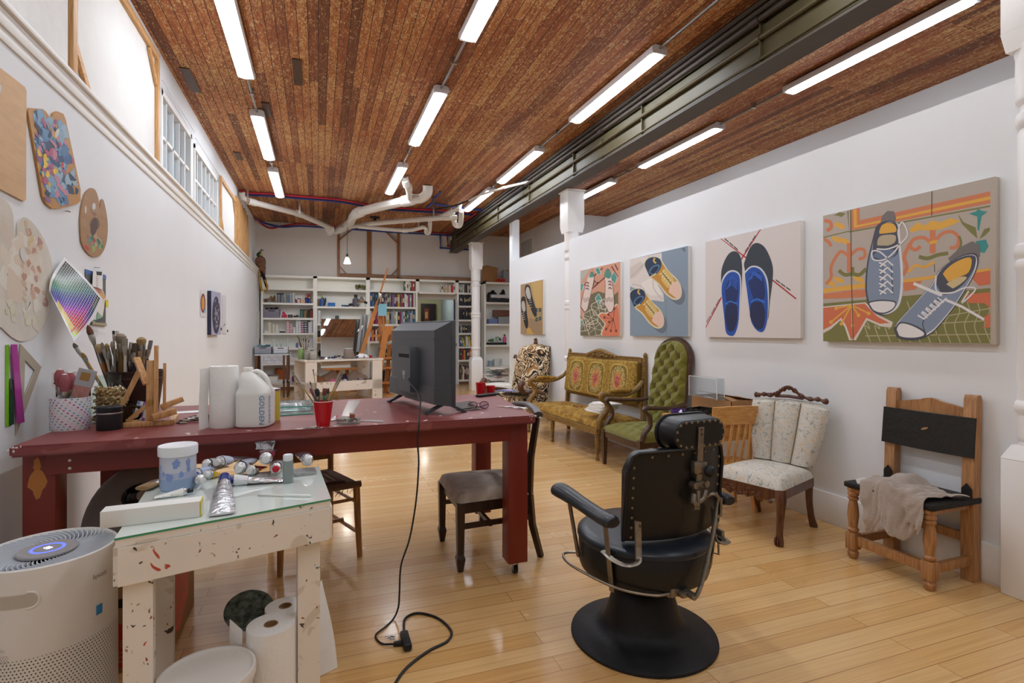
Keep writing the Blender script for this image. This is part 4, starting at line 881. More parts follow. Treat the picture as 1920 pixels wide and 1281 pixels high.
obj('speaker_holes',sp,P_,t)['kind']='stuff'
KRAFT=mt('kraft_cardboard','a57b50',.8,var=.06,vs=8)
t=thing('cardboard_box','brown moving box with orange printing under the red table','box',(-.79,2.77,0))
obj('carton',M().b2((-.21,-.26,0),(.21,.26,.36),.003),KRAFT,t)
pr=M('d8421f');fR=lambda x,y:(.2108,x,.18+y);pr.prism([(-.2,-.1),(-.04,-.15),(.13,-.06),(.13,.13),(-.04,.15),(-.2,.11)],lambda a,b:(.2102,a,.18+b),lambda a,b:(.2107,a,.18+b));obj('orange_print',pr,P_,t)
for k,(s_,sz)in enumerate((('THE',.05),('HOME',.08),('DEPOT',.08))):obj('lettering',M('a57b50').text(s_,sz,lambda x,y:(.2112,x-.04,.265-.085*k+y)),P_,t,norm=False)
pf=M('c2381a').prism([(-.16,.02),(.0,.23),(.2,.10),(.2,.02)],lambda a,b:(a,-.2603,b),lambda a,b:(a,-.2608,b)).b2((-.21,-.2606,.352),(.21,-.2602,.36));obj('orange_print',pf,P_,t)
for k,(s_,sz)in enumerate((('THE',.034),('HOME',.06),('DEPOT',.06))):obj('lettering',M('a57b50').text(s_,sz,lambda x,y:(.09+x,-.2612,.16-.05*k+y)),P_,t,norm=False)
obj('hand_hole',M('1d1712').prism([(a+.08,b+.275)for a,b in rrect(.11,.035,.017)],lambda a,b:(a,-.2604,b),lambda a,b:(a,-.261,b)),PM,t)
t=thing('fan_heater','grey oval portable heater with black dial and slotted rim under the table','heater',(-.86,3.22,0),.5)
GH=mt('grey_appliance','8f8983',.45)
obj('shell',M().sph((0,0,.345),(.245,.12,.325),36,20).b2((-.1,-.09,0),(.1,.09,.05),.02),GH,t)
obj('dial_panel',M('121214').sph((-.02,-.09,.53),(.08,.04,.062),24,12),PG,t)
obj('dial',M('a9a296').cyl((-.02,-.122,.54),(-.02,-.136,.543),.026,n=20),P_,t)
sl=M('2a2725')
for k in range(26):
 a=-1.1+2.3*k/25;sl.bar((.20*math.cos(a),-.078,.345+.27*math.sin(a)),(.235*math.cos(a),-.045,.345+.315*math.sin(a)),.006,.006)
obj('slot',sl,PM,t)['kind']='stuff'
sg=M('4c4742')
for k in range(7):sg.box((-.14+.012*k,-.105+.004*abs(k-3),.40-.012*k),(.016,.004,.007),(0,.5,0))
obj('switch_marks',sg,P_,t)['kind']='stuff'
t=thing('lidded_bucket','white plastic bucket with its lid on, under the side table front','bucket',(-.328,1.90,0))
BW=mt('bucket_plastic','e2ded9',.4,sss=.1)
obj('bucket_wall',M().lathe([(1e-4,0),(.115,0),(.12,.005),(.13,.24),(.134,.243),(.134,.255),(.13,.258)],n=44),BW,t)
obj('lid',M().lathe([(.137,.252),(.139,.256),(.139,.276),(.137,.284),(.131,.284),(.128,.276),(.116,.274),(.1,.272),(1e-4,.275)],n=48),BW,t)
for k,(px,py,z,r_)in enumerate(((508,1170,.33,.078),(535,1136,.30,.072))):
 p=onZ(px,py,z);t=thing('paper_towel',['white paper towel roll with brown core standing under the side table, nearer of two','white paper towel roll under the side table, farther of two'][k],'paper towel',(p.x,p.y,0),0,'paper rolls under the side table')
 obj('roll',M().lathe([(.024,0),(r_,0),(r_*1.01,.1),(r_,z),(.024,z),(.023,z-.01),(.023,.01)],n=36,cap=False),PAPER,t)
 obj('core',M('9a7650').lathe([(.023,.002),(.023,z+.001),(.0195,z+.001),(.0195,.002)],n=24,cap=False),PC,t)
 if not k:obj('loose_end',M().sheet(lambda u,v:(-r_-.01-.045*u,-.01+.05*u+.004*math.sin(6*v),.001+(z+.02*u)*v),8,6,.0012),PAPER,t)
a=onZ(633,1253,.0);b=onZ(588,1275,.0)
solo('paper_sheet',M('eceae5').sheet(lambda u,v:(b+(a-b)*u+Vector((-.055*v*u+.0,.07*v,.002+(.31+.02*u)*v+.0)))+Vector((.006*math.sin(4*v),0,0)),8,8,.0012),PC,'large loose white paper sheet propped behind the table leg','paper')
p=onZ(455,1185,.0);t=thing('marbled_plate','dark green marbled plate leaning behind the bucket and paper rolls','plate',(p.x+.02,p.y+.05,0))
MAR=mt('marbled_glaze','5c665c',.15,var=.9,vs=26)
obj('dish',M(T=Matrix.Translation((0,0,.058))@Euler((.5,0,.25)).to_matrix().to_4x4()).lathe([(1e-4,0),(.06,.0),(.1,.016),(.105,.02),(.1,.02),(.06,.006),(1e-4,.006)],n=40),MAR,t)
# chairs and seating
def cushion(m,w0,w1,d,z0,h,crown=.03,n=14,round_=.05,y0=None,fn=None):
 """upholstered seat: width w0 at the front (y=-d/2) to w1 at the back, rounded edge, domed top"""
 def P(u,v):
  y=-d/2+d*v;hw=(w0+(w1-w0)*v)/2
  eu=min(u,1-u)*2*hw;ev=min(v,1-v)*d;e=min(1.,min(eu,ev)/round_)
  z=z0+h*math.sqrt(max(0.,1-(1-e)**2))+crown*math.sin(PI*u)*math.sin(PI*v)
  if fn:z+=fn(u,v)*e
  return((2*u-1)*hw,y,z)
 m.sheet(P,n*2,n*2)
 V=[P(u,v)for u,v in((0,0),(1,0),(1,1),(0,1))]
 return m.vf([(p[0],p[1],z0-.001)for p in V],[(0,3,2,1)])
def pattern_mat(name,stops,scale,dist=2.2,rough=.9,detail=2.,vor=False,bump=.3):
 m,nt,b=nodes(name);N,L=nt.nodes.new,nt.links.new
 tc=N('ShaderNodeTexCoord');nz=N('ShaderNodeTexNoise');nz.inputs['Scale'].default_value=scale;nz.inputs['Detail'].default_value=detail;nz.inputs['Distortion'].default_value=dist
 L(tc.outputs['Object'],nz.inputs['Vector']);r=ramp(nt,stops,'CONSTANT' if vor else 'LINEAR');L(nz.outputs['Fac'],r.inputs['Fac']);L(r.outputs['Color'],b.inputs['Base Color'])
 b.inputs['Roughness'].default_value=rough
 bp=N('ShaderNodeBump');bp.inputs['Strength'].default_value=bump;bp.inputs['Distance'].default_value=.004;L(nz.outputs['Fac'],bp.inputs['Height']);L(bp.outputs['Normal'],b.inputs['Normal'])
 return m
DKW=wood('dark_stained_wood','20130d','3a2418',axis=2,rough=.35)
t=thing('dining_chair','dark wooden chair with worn grey velvet seat tucked under the red table','chair',(.965,3.155,0),-PI/2)
VEL=pattern_mat('worn_grey_velvet',[(.3,'85796d'),(.5,'ad9f92'),(.72,'c9bdae')],4.,1.2,.8,bump=.05)
cu=cushion(M(),.50,.44,.47,.385,.055,.022,12,.05);obj('seat',cu,VEL,t)
obj('seat_rail',M().b2((-.23,-.215,.325),(.23,-.19,.385)),DKW,t)
for s in(-1,1):
 obj('seat_rail',M().bar((s*.235,-.2,.355),(s*.205,.2,.355),.022,.06),DKW,t)
 l=M();l.bar((s*.235,-.215,.10),(s*.235,-.215,.385),.036,.036,w2=.046,t2=.046).bar((s*.235,-.215,.075),(s*.235,-.215,.10),.05,.05,w2=.034,t2=.034).bar((s*.235,-.215,0),(s*.235,-.215,.075),.028,.028,w2=.05,t2=.05)
 obj('leg',l,DKW,t)
 obj('leg',M().tube([(s*.205,.29,0),(s*.205,.235,.2),(s*.205,.215,.4),(s*.205,.225,.6),(s*.2,.27,.86)],[.021,.024,.026,.024,.022],4),DKW,t)
 obj('stretcher',M().bar((s*.235,-.215,.25),(s*.205,.235,.25),.018,.028),DKW,t)
obj('stretcher',M().bar((-.235,-.215,.215),(.235,-.215,.215),.02,.028)if False else M().bar((-.22,-.03,.24),(.22,-.03,.24),.02,.026),DKW,t)
obj('seat_rail',M().b2((-.2,.19,.325),(.2,.215,.385)),DKW,t)
SCUFF=mt('scuffed_leather','4a4140',.35,var=.35,vs=18)
tl=M().tube(curve([(-.235,.262,.855),(-.12,.285,.872),(0,.292,.88),(.12,.285,.872),(.235,.262,.855)],5),.028,10,sq=.75);obj('top_rail',tl,SCUFF,t)
obj('back_slat',M().bar((-.2,.225,.60),(.2,.225,.60),.02,.05),DKW,t)
OAK=wood('amber_oak','7c4e26','b58346',axis=2,rough=.4)
t=thing('rush_chair','small brown wooden chair with fraying rush seat behind the side table','chair',(-.04,3.47,0),.27)
RUSH=wood('woven_rush','4a3626','8a6c52',scale=9,axis=0,rough=.9,spec=40)
def rsh(u,v):return.008*math.sin(60*(v if abs(2*u-1)<abs(2*v-1)else u))-.012*(1-abs(2*u-1))*(1-abs(2*v-1))
obj('seat',cushion(M(),.44,.36,.40,.418,.03,0.,16,.02,fn=rsh),RUSH,t)
fy=M();rr=random.Random(5)
for k in range(26):
 x=rr.uniform(-.2,.2);fy.tube([(x,-.198,.425),(x+rr.uniform(-.01,.01),-.206,.41),(x+rr.uniform(-.02,.02),-.206,.395-rr.uniform(0,.02))],.0014,4)
obj('frayed_end',fy,RUSH,t)['kind']='stuff'
for s in(-1,1):
 obj('leg',M().tube([(s*.225,-.215,0),(s*.218,-.2,.2),(s*.212,-.19,.44)],[.016,.019,.021],10),OAK,t)
 obj('leg',M().tube([(s*.185,.235,0),(s*.175,.2,.42),(s*.18,.215,.60),(s*.185,.235,.735)],[.016,.019,.018,.015],10),OAK,t)
 obj('rung',M().tube([(s*.222,-.205,.14),(s*.18,.225,.14)],.011,8),OAK,t);obj('rung',M().tube([(s*.216,-.197,.32),(s*.178,.205,.32)],.009,8),OAK,t)
obj('seat_edge',M().tube([(-.235,-.2,.432),(.235,-.2,.432)],.02,8),RUSH,t)
obj('rung',M().tube([(-.216,-.197,.345),(.216,-.197,.345)],.01,8),OAK,t);obj('rung',M().tube([(-.2,.02,.16),(.2,.02,.16)],.013,8),OAK,t)
for z in(.54,.69):obj('back_slat',M().bar((-.178,.205+(z-.5)*.13,z),(.178,.205+(z-.5)*.13,z),.014,.05),OAK,t)
PINE=wood('orange_pine','8f5f38','b98a5a',axis=2,rough=.45)
BLH=mt('worn_black_hide','17130f',.6,var=.35,vs=10,bump=.3,bs=30)
t=thing('spanish_chair','low pine chair with turned legs and worn black hide seat and back','chair',(3.165,2.085,0),-PI/2)
W_,D_=.212,.165
tur=[(.03,0),(.022,.012),(.03,.045),(.034,.05),(.034,.052)]
for s in(-1,1):
 l=M().lathe([(.017,0),(.026,.012),(.03,.035),(.022,.05),(.02,.055)],(s*W_,-D_,0),n=16).b2((s*W_-.03,-D_-.03,.055),(s*W_+.03,-D_+.03,.155),.006)
 l.lathe([(.02,.155),(.029,.165),(.031,.175),(.022,.185),(.024,.2),(.031,.26),(.027,.31),(.021,.345),(.029,.352),(.029,.362),(.022,.368),(.03,.376),(.03,.39),(.024,.396),(.03,.404),(.03,.42)],(s*W_,-D_,0),n=18)
 obj('leg',l,PINE,t)
 post=M().b2((s*W_-.032,D_-.03,0),(s*W_+.032,D_+.03,.40)).prism([(-.03,.40),(.03,.40),(.045,.98),(.035,1.005),(.005,1.005),(-.005,.98)],lambda a,b:(s*W_-.03,D_+a,b),lambda a,b:(s*W_+.03,D_+a,b))
 obj('post',post,PINE,t)
 obj('stretcher',M().b2((s*W_-.014,-D_+.03,.085),(s*W_+.014,D_-.03,.135),.003),PINE,t)
 o=obj('hide_tab',M().prism([(-.025,.44),(.025,.44),(.025,.5),(0,.53),(-.025,.5)],lambda a,b:(s*W_+a,D_-.036,b),lambda a,b:(s*W_+a,D_-.031,b)),BLH,t)
obj('stretcher',M().b2((-W_+.03,-D_-.013,.085),(W_-.03,-D_+.013,.14),.003),PINE,t)
obj('stretcher',M().b2((-W_+.03,D_-.013,.2),(W_-.03,D_+.013,.25),.003),PINE,t)
obj('seat',M().box((0,0,.438),(2*W_+.075,2*D_+.07,.034),None,.01),BLH,t)
obj('seat_rail',M().b2((-W_,-D_-.012,.395),(W_,-D_+.012,.421)).b2((-W_,D_-.012,.395),(W_,D_+.012,.421)).b2((-W_-.012,-D_,.395),(-W_+.012,D_,.421)).b2((W_-.012,-D_,.395),(W_+.012,D_,.421)),PINE,t)
bh=M().sheet(lambda u,v:((2*u-1)*(W_+.036),D_-.0315+.06*(v-.2)*.35+.006*math.sin(PI*u)-.005*(u<.02 or u>.98),.67+.215*v-.006*math.sin(PI*u)),16,8,.006);obj('hide_back',bh,BLH,t)
cr=[(-W_+.03,.88)]+[(-W_+.03+(2*W_-.06)*i/20,.925+.028*math.sin(PI*i/20)+.012*max(0,math.cos((i-10)*.5))*(abs(i-10)<4))for i in range(21)]+[(W_-.03,.88)]
obj('crest_rail',M().prism(cr,lambda a,b:(a,D_+.01,b),lambda a,b:(a,D_+.032,b)),PINE,t)
wm=M('9b7a58').prism(ell(.0,.79,.022,.007,9,.4),lambda a,b:(a,D_-.030-.006,b),lambda a,b:(a,D_-.0365,b));obj('scuff',wm,PM,t)
TW=mt('beige_terry','b5a598',.95,bump=.9,bs=220,sheen=.3)
def tow(u,v):
 n_=mnoise.noise(Vector((u*5,v*5,.5)))*.03+abs(mnoise.noise(Vector((u*9+v*3,v*6,2.))))*.03-.01
 y=2.215-(.36-.11*max(0,v-.35))*u+.035*math.sin(5*v)-.03*(1-v)*u
 s=.50*v
 x=3.235+.02*math.sin(7*u)-s;z=.475+.028*math.sin(PI*u)*math.sin(PI*min(1,v*1.3))+n_
 z+=.03*math.exp(-((u-.45)/.15)**2)*(1-v*.5)
 fx=2.968+.01*math.sin(9*u)
 if x<fx:
  over=fx-x;x=fx-.022*(1-math.exp(-over*30))+n_*.7;z=z-over*(1.15-.35*u)
 return(x,y,z)
solo('towel',M().sheet(tow,40,44,.006),TW,'crumpled beige towel draped over the seat of the low pine chair','towel',sub=1)
solo('cloth_scrap',M('d8d2c8').sheet(lambda u,v:(3.02-.05*u+.15*v,2.30-.06*u,.462+.008*math.sin(6*u+4*v)),8,8,.003),PM,'white cloth scrap at the far corner of the pine chair seat','cloth')
WAL=wood('carved_walnut','3a1f12','6e4228',axis=2,rough=.3)
FLOR=pattern_mat('pale_floral_damask',[(.28,'8d8d86'),(.40,'b5b6b0'),(.47,'d3c8b2'),(.52,'bcbfc0'),(.58,'d6cfc2'),(.66,'c3a98a'),(.74,'e0dacd')],17,2.6,.85)
t=thing('floral_chair','low side chair in worn pale floral damask with carved walnut crest','chair',(2.904,2.875,0),-1.287)
obj('seat',cushion(M(),.50,.43,.50,.345,.06,.035,14,.06),FLOR,t)
fr=M().prism([(-.245,.29),(-.245,.345),(.245,.345),(.245,.29)]+[(.245-.49*i/24,.29-.03*math.sin(PI*i/24)**2*(1+.5*math.sin(i*1.9))+.012*math.cos(i*.52))for i in range(1,24)],lambda a,b:(a,-.255,b),lambda a,b:(a,-.23,b))
rr=random.Random(2)
for k in range(22):fr.sph((rr.gauss(0,.075),-.256,.285+rr.uniform(-.025,.03)),(.014,.008,.009),7,5)
obj('front_rail',fr,WAL,t)
for s in(-1,1):
 obj('side_rail',M().bar((s*.24,-.24,.318),(s*.205,.24,.318),.026,.058),WAL,t)
 l=M().tube(curve([(s*.23,-.238,.345),(s*.243,-.252,.27),(s*.233,-.245,.15),(s*.227,-.24,.06),(s*.233,-.25,.0)],4),[.034,.035,.036,.034,.031,.028,.026,.024,.023,.022,.021,.021,.022,.024,.026,.026,.024][:17],10)
 for q in(-.016,0,.016):l.sph((s*.233+q,-.268,.03),(.009,.016,.028),7,6)
 obj('leg',l,WAL,t)
 obj('leg',M().tube(curve([(s*.195,.225,.33),(s*.192,.228,.2),(s*.195,.25,.08),(s*.202,.275,0)],4),[.026,.026,.025,.024,.023,.022,.022,.022,.022,.023,.024,.026,.027],8),WAL,t)
def fback(u,v):
 hw=.208+.075*v+.01*math.sin(PI*v);a=3*u;f=abs(math.sin(PI*a))**.55
 edge=min(1,min(v,1-v)/.06);e2=min(1,min(u,1-u)/.05);k=math.sqrt(max(0,1-(1-edge)**2))*math.sqrt(max(0,1-(1-e2)**2))
 return((2*u-1)*hw,.235+.115*v-(.02+.05*f*(.7+.3*math.sin(PI*v)))*k,.40+(.455-.03*(2*u-1)**2)*v)
bk=M().sheet(fback,48,20);bk.sheet(lambda u,v:((1-2*u)*(.208+.075*v),.237+.117*v,.40+(.455-.03*(2*u-1)**2)*v),8,8);obj('backrest',bk,FLOR,t)
pp=M('8d7a5c')
for i in(1,2):pp.tube([(((2*i/3)-1)*(.208+.075*v),.235+.115*v-.026,.40+.455*v)for v in(.04+.92*k/12 for k in range(13))],.0035,6)
obj('piping',pp,PM,t)
cst=M();cpts=curve([(-.245,.35,.862),(-.2,.345,.875),(-.15,.34,.872),(-.09,.335,.888),(-.04,.335,.925),(0,.335,.94),(.04,.335,.925),(.09,.335,.888),(.15,.34,.872),(.2,.345,.875),(.245,.35,.862)],5)
cst.tube(cpts,[.014+.005*math.sin(k*1.3)for k in range(len(cpts))],8).tube([(-.1,.34,.872),(0,.34,.878),(.1,.34,.872)],.012,8)
for s in(-1,1):cst.sph((s*.252,.345,.866),(.018,.014,.022),8,6)
for k in range(15):cst.sph(cpts[5+k*2+3]+Vector((0,-.008,.006)),(.011,.012,.013),7,5)
obj('crest',cst,WAL,t)
GRN=mt('olive_green_velvet','6f6a1e',.8,var=.12,vs=14,sheen=.25)
def tuft(u,v,nu,nv,dep=.035):
 a,b=u*nu,v*nv;best=9.
 for i in range(int(b*2)-1,int(b*2)+4):
  off=.5 if i%2 else 0.
  for j in(math.floor(a-off),math.floor(a-off)+1):
   dx,dy=a-(j+off),b-i/2.;d=dx*dx+dy*dy*1.;best=min(best,d)
 p,q=a+b,a-b;cre=min(abs(p-round(p)),abs(q-round(q)))
 return-dep*math.exp(-best*26)+dep*.75*min(1.,best*3.2)**.6-dep*.35*math.exp(-(cre/.06)**2)
DBR=wood('dark_brown_wood','2f1d12','553721',axis=2,rough=.35)
t=thing('tufted_armchair','tall-backed olive green button-tufted armchair with dark wooden arms','armchair',(3.03,4.47,0),-PI/2)
obj('seat',cushion(M(),.68,.55,.60,.335,.075,.035,34,.07,fn=lambda u,v:tuft(u,v*.8+.1,5,3.2,.016)),GRN,t)
def gb(u,v):
 hw=(.235+.03*math.sin(PI*min(1,v*1.15)))*(1 if v<.8 else math.sqrt(max(.02,1-((v-.8)/.205)**2)))
 e=min(1,min(u,1-u)*2*hw/.06)*min(1,(1-v)/.05+.0)*min(1,v/.04);k=math.sqrt(max(0,1-(1-e)**2))
 return((2*u-1)*hw,.20+.12*v-(.055+tuft(u,v,3,5.5,.03))*k,.39+.87*v)
b=M().sheet(gb,60,110);obj('backrest',b,GRN,t)
fo=[(-.25,.3),(-.262,.75),(-.28,1.0)]+[(.285*math.cos(a),1.07+.22*math.sin(a))for a in(PI-PI*k/16 for k in range(17))]+[(.28,1.0),(.262,.75),(.25,.3)]
fi=[(x*.86,z-.02 if z>1 else z)for x,z in fo][::-1]
yb=lambda z:.20+.12*(z-.39)/.87
obj('back_frame',M().prism(fo,lambda a,b:(a,yb(b)-.005,b),lambda a,b:(a,yb(b)+.035,b)),DBR,t)
bt=M('5f5a18')
for i in range(0,11):
 v=i/11.
 for j in range(0,4):
  u=(j+(.5 if i%2 else 0))/3
  if.06<u<.94 and.04<v<.93:p=gb(u,v);bt.sph((p[0],p[1]-.004,p[2]),(.007,.005,.007),7,5)
obj('button',bt,PM,t)['kind']='stuff'
fr=M().prism([(-.33,-.29),(-.2,-.315),(0,-.322),(.2,-.315),(.33,-.29),(.28,.27),(-.28,.27)],lambda a,b:(a,b,.285),lambda a,b:(a,b,.34));obj('seat_frame',fr,DBR,t)
for s in(-1,1):
 obj('leg',M().bar((s*.325,-.285,0),(s*.325,-.285,.36),.03,.03,w2=.052,t2=.05),DBR,t)
 obj('leg',M().bar((s*.25,.30,0),(s*.25,.235,.34),.034,.034,w2=.045,t2=.045),DBR,t)
 obj('arm',M().tube(curve([(s*.325,-.28,.33),(s*.33,-.25,.42),(s*.335,-.19,.50),(s*.34,-.21,.58),(s*.34,-.255,.635),(s*.34,-.23,.655),(s*.335,-.1,.645),(s*.31,.08,.64),(s*.27,.24,.66)],4),[.028]*8+[.025]*4+[.02]*4+[.026,.03,.03,.03,.028,.026,.024,.023]+[.022]*9,10,sq=.85),DBR,t)
GILT=wood('aged_gilt_wood','5f4318','9c7a3a',axis=2,rough=.45,scale=9)
t=thing('settee','long antique settee in mustard tapestry with three flower panels and carved gilt frame','settee',(3.005,5.83,0),-PI/2+.05)
MUST=pattern_mat('mustard_plush',[(.3,'6f4f14'),(.5,'977022'),(.7,'ad8a3c')],9,1.4,.9)
SW=.89
stt=cushion(M(),1.78,1.72,.60,.335,.06,.035,20,.06,fn=lambda u,v:.006*mnoise.noise(Vector((u*12,v*5,1))));obj('seat',stt,MUST,t)
wr=M('8a4a26')
rr=random.Random(8)
for k in range(34):wr.sph((rr.gauss(-.18,.16),rr.gauss(-.02,.035),.432),(.018,.008,.004),6,4)
obj('worn_patch',wr,PM,t)['kind']='stuff'
PET=['b9703a','c98a4a','a34a4a','c76a5c','d2a86a','bfae74','8f8f5c','c58c3a']
def scol(u,v):
 c='96762c'
 n_=mnoise.noise(Vector((u*60,v*24,3.)))
 if n_>.25:c='ab8c40'
 elif n_<-.3:c='7d5f1f'
 for q in(.2,.5,.8):
  dx,dy=(u-q)/.105,(v-.48)/.40;r4=(dx**4+dy**4)**.25
  if 1.<r4<1.1:return 'b79c50'
  if r4<=1.:
   c='7d6420'
   h=mnoise.noise(Vector((u*75,v*32,7.)));g=mnoise.noise(Vector((u*52+9,v*22,1.)));rad=math.hypot(dx,dy*.95)
   if rad<.88+.25*g and abs(h)>.06:
    if rad<.32:c=['b0504f','c9827a','9c3f48'][int(abs(h)*30)%3]
    elif rad<.6:c=['c47a3c','d09a58','b55f4c','c9a05a'][int(abs(h)*37)%4]
    else:c=['c9b06c','8f8a48','b98a44','a7a386','77702e'][int(abs(h)*41)%5]
   return c
 return c
def sbk(u,v):
 k=min(1,min(u,1-u)/.03)*min(1,min(v,1-v)/.07);k=math.sqrt(max(0,1-(1-k)**2));x=(2*u-1)*(.80-.05*max(0,v-.86)/.14)
 return(x,.235+.06*v-.05*k-.012*sum(math.exp(-((u-q)/.09)**2)for q in(.2,.5,.8))*math.sin(PI*v),.545+.475*v)
obj('backrest',M().sheet(sbk,150,64,cfn=scol),mt('tapestry',None,.9,bump=.25,bs=150),t)
obj('back_panel',M('7d6020').b2((-.8,.25,.55),(.8,.31,1.0)),PM,t)
fr=M().bar((-.86,.285,.535),(.86,.285,.535),.04,.05).bar((-.82,.31,1.035),(.82,.31,1.035),.04,.045)
for k in range(60):fr.sph((-.80+1.6*k/59,.292,1.058),(.011,.012,.012),6,4)
obj('back_frame',fr,GILT,t)
cv=M();cp=curve([(-.34,.29,1.06),(-.2,.285,1.085),(0,.28,1.115),(.2,.285,1.085),(.34,.29,1.06)],8);cv.tube(cp,[.012+.016*math.sin(PI*k/(len(cp)-1))for k in range(len(cp))],8)
rr=random.Random(4)
for k in range(70):
 x=rr.gauss(0,.13);cv.sph((x,.268+rr.uniform(-.012,.012),1.045+rr.uniform(0,1)*.075*math.exp(-(x/.2)**2)),(.015,.012,.013),6,4)
obj('carved_crest',cv,GILT,t)
sr=M();sr.bar((-SW,-.30,.30),(SW,-.30,.30),.045,.06).bar((-SW,-.318,.315),(SW,-.318,.315),.02,.02)
obj('seat_rail',sr,GILT,t);obj('seat_rail',M().bar((-SW,.27,.30),(SW,.27,.30),.04,.06),GILT,t)
turned=[(.012,.0),(.022,.006),(.022,.03),(.015,.036),(.026,.2),(.03,.225),(.02,.235),(.03,.245),(.03,.26),(.024,.268),(.034,.275),(.034,.335)]
for x in(-SW+.03,-.17,.17+.0,SW-.03):
 if x==.17:continue
 obj('leg',M().lathe(turned,(x,-.295,0),n=12),GILT,t)
for s in(-1,1):
 obj('leg',M().bar((s*(SW-.03),.31,0),(s*(SW-.03),.28,.3),.035,.035),GILT,t)
 obj('seat_rail',M().bar((s*(SW-.02),-.28,.30),(s*(SW-.02),.28,.30),.04,.06),GILT,t)
 ps=M().bar((s*(SW-.03),.285,.3),(s*(SW-.045),.325,1.06),.045,.045).sph((s*(SW-.045),.325,1.085),(.024,.024,.034),10,8)
 for k in range(14):ps.sph((s*(SW-.035),.262+.003*k,.56+.035*k),(.012,.012,.016),6,4)
 obj('post',ps,GILT,t)
 am=M().tube(curve([(s*(SW-.02),-.29,.33),(s*(SW-.015),-.27,.43),(s*(SW-.005),-.19,.53),(s*SW,-.20,.60),(s*SW,-.265,.655),(s*SW,-.25,.69),(s*SW,-.12,.685),(s*(SW-.01),.06,.68),(s*(SW-.03),.2,.73),(s*(SW-.04),.28,.80)],4),[.034,.034,.034,.034,.034,.034,.034,.034,.032,.03,.03,.03,.03,.03,.03,.032,.034,.036,.036,.036,.034,.03]+[.026]*15,10)
 obj('arm',am,GILT,t)
 obj('arm_pad',M().tube(curve([(s*SW,-.17,.712),(s*SW,-.08,.722),(s*(SW-.005),.04,.715),(s*(SW-.015),.12,.72)],4),[.02,.03,.034,.036,.036,.036,.036,.036,.034,.032,.028,.024,.016],10,sq=.8),MUST,t)
for k in range(9):
 o=solo('booklet',M('e6e6e4').box((0,0,.006),(.20,.27,.011),(0,0,0),.001),PC,'white paper booklet in the slanting stack on the settee seat, %s from the bottom'%ORD[k],'booklet','white booklets stacked on the settee',loc=(2.90+.006*k,5.16+.012*((k*3)%4)-.008*k,.472+.0118*k),rz=.2+.12*math.sin(k*2.1))
LEO=pattern_mat('leaf_print_fabric',[(0,'c9a878'),(.36,'15100c'),(.42,'d9c6a2'),(.455,'8a6038'),(.49,'1c1510'),(.535,'e0d2b4'),(.575,'a87a48'),(.62,'241a12'),(.66,'cbb088')],4.6,1.8,.9,1.5,True,.05)
t=thing('lounge_chair','lounge chair covered in a brown, black and cream leaf print','chair',(2.83,7.56,0),-1.05)
obj('seat',cushion(M(),.66,.62,.74,.30,.12,.04,14,.1),LEO,t)
def lb(u,v):
 hw=.33-.06*v*v-.03*max(0,v-.7);e=min(1,min(u,1-u)/.12)*min(1,(1-v)/.1);k=math.sqrt(max(0,1-(1-e)**2))
 return((2*u-1)*hw,.30+.17*v-.12*k-.02*math.sin(PI*v),.36+.80*v-.05*(2*u-1)**2*v)
obj('backrest',M().sheet(lb,28,28).sheet(lambda u,v:((1-2*u)*(.33-.06*v*v),.31+.17*v,.30+.82*v),6,8),LEO,t)
for s in(-1,1):
 sc_=[(s*.36,.2,.42),(s*.37,.0,.46),(s*.37,-.2,.48),(s*.37,-.32,.50),(s*.37,-.38,.56),(s*.37,-.34,.62),(s*.37,-.29,.60)]
 obj('scroll_arm',M().tube(curve(sc_,4),[.03]*12+[.035,.04,.044,.046,.046,.045,.044,.042,.04,.036,.03,.026,.02],10),WAL,t)
 obj('leg',M().tube([(s*.3,-.34,.30),(s*.32,-.37,.15),(s*.31,-.38,0)],[.035,.025,.022],8),WAL,t);obj('leg',M().tube([(s*.27,.3,.30),(s*.28,.36,.15),(s*.28,.42,0)],[.03,.022,.02],8),WAL,t)
cm=M()
for k in range(9):cm.sph((.022*math.sin(k*2.4),.455,1.15+.011*k),(.028-.002*k,.02,.016),8,6)
obj('crest',cm,WAL,t)
solo('magazine',M('4a6cc0').box((0,0,.004),(.22,.29,.006)).col('c9cdd4').box((.03,.05,.0075),(.14,.12,.0008)).col('c84a3a').box((-.05,-.08,.0075),(.06,.07,.0008)),PG,'blue glossy magazine lying on the leaf-print chair seat','magazine',loc=(2.62,7.36,.485),rz=.3)
solo('magazine',M('8d99a4').box((0,0,.004),(.22,.3,.006)).col('5a7a5c').box((.02,.02,.0075),(.12,.16,.0008)),PG,'grey magazine lying behind the blue one on the leaf-print chair','magazine',loc=(2.78,7.22,.492),rz=-.5)
t=thing('carved_chair','white upholstered chair with dark carved crest behind the leaf-print chair','chair',(3.0,8.95,0),-PI/2-.25)
CRM=pattern_mat('cream_damask',[(.3,'cfc9bd'),(.7,'e6e2da')],14,2,.85)
obj('seat',cushion(M(),.5,.46,.5,.36,.06,.03,8,.06),CRM,t)
obj('backrest',M().sheet(lambda u,v:((2*u-1)*(.22+.03*v),.23+.08*v-.05*math.sin(PI*u)**.5,.42+.46*v),14,10).box((0,.27,.65),(.42,.03,.44)),CRM,t)
cw=M().tube(curve([(-.25,.3,.87),(-.15,.3,.905),(0,.3,.93),(.15,.3,.905),(.25,.3,.87)],5),[.016+.006*math.sin(k*1.7)for k in range(21)],8);obj('crest',cw,WAL,t)
for s in(-1,1):
 obj('leg',M().tube([(s*.22,-.22,.36),(s*.235,-.24,0)],[.028,.02],8),WAL,t);obj('leg',M().tube([(s*.2,.24,.36),(s*.2,.28,0)],[.024,.02],8),WAL,t)
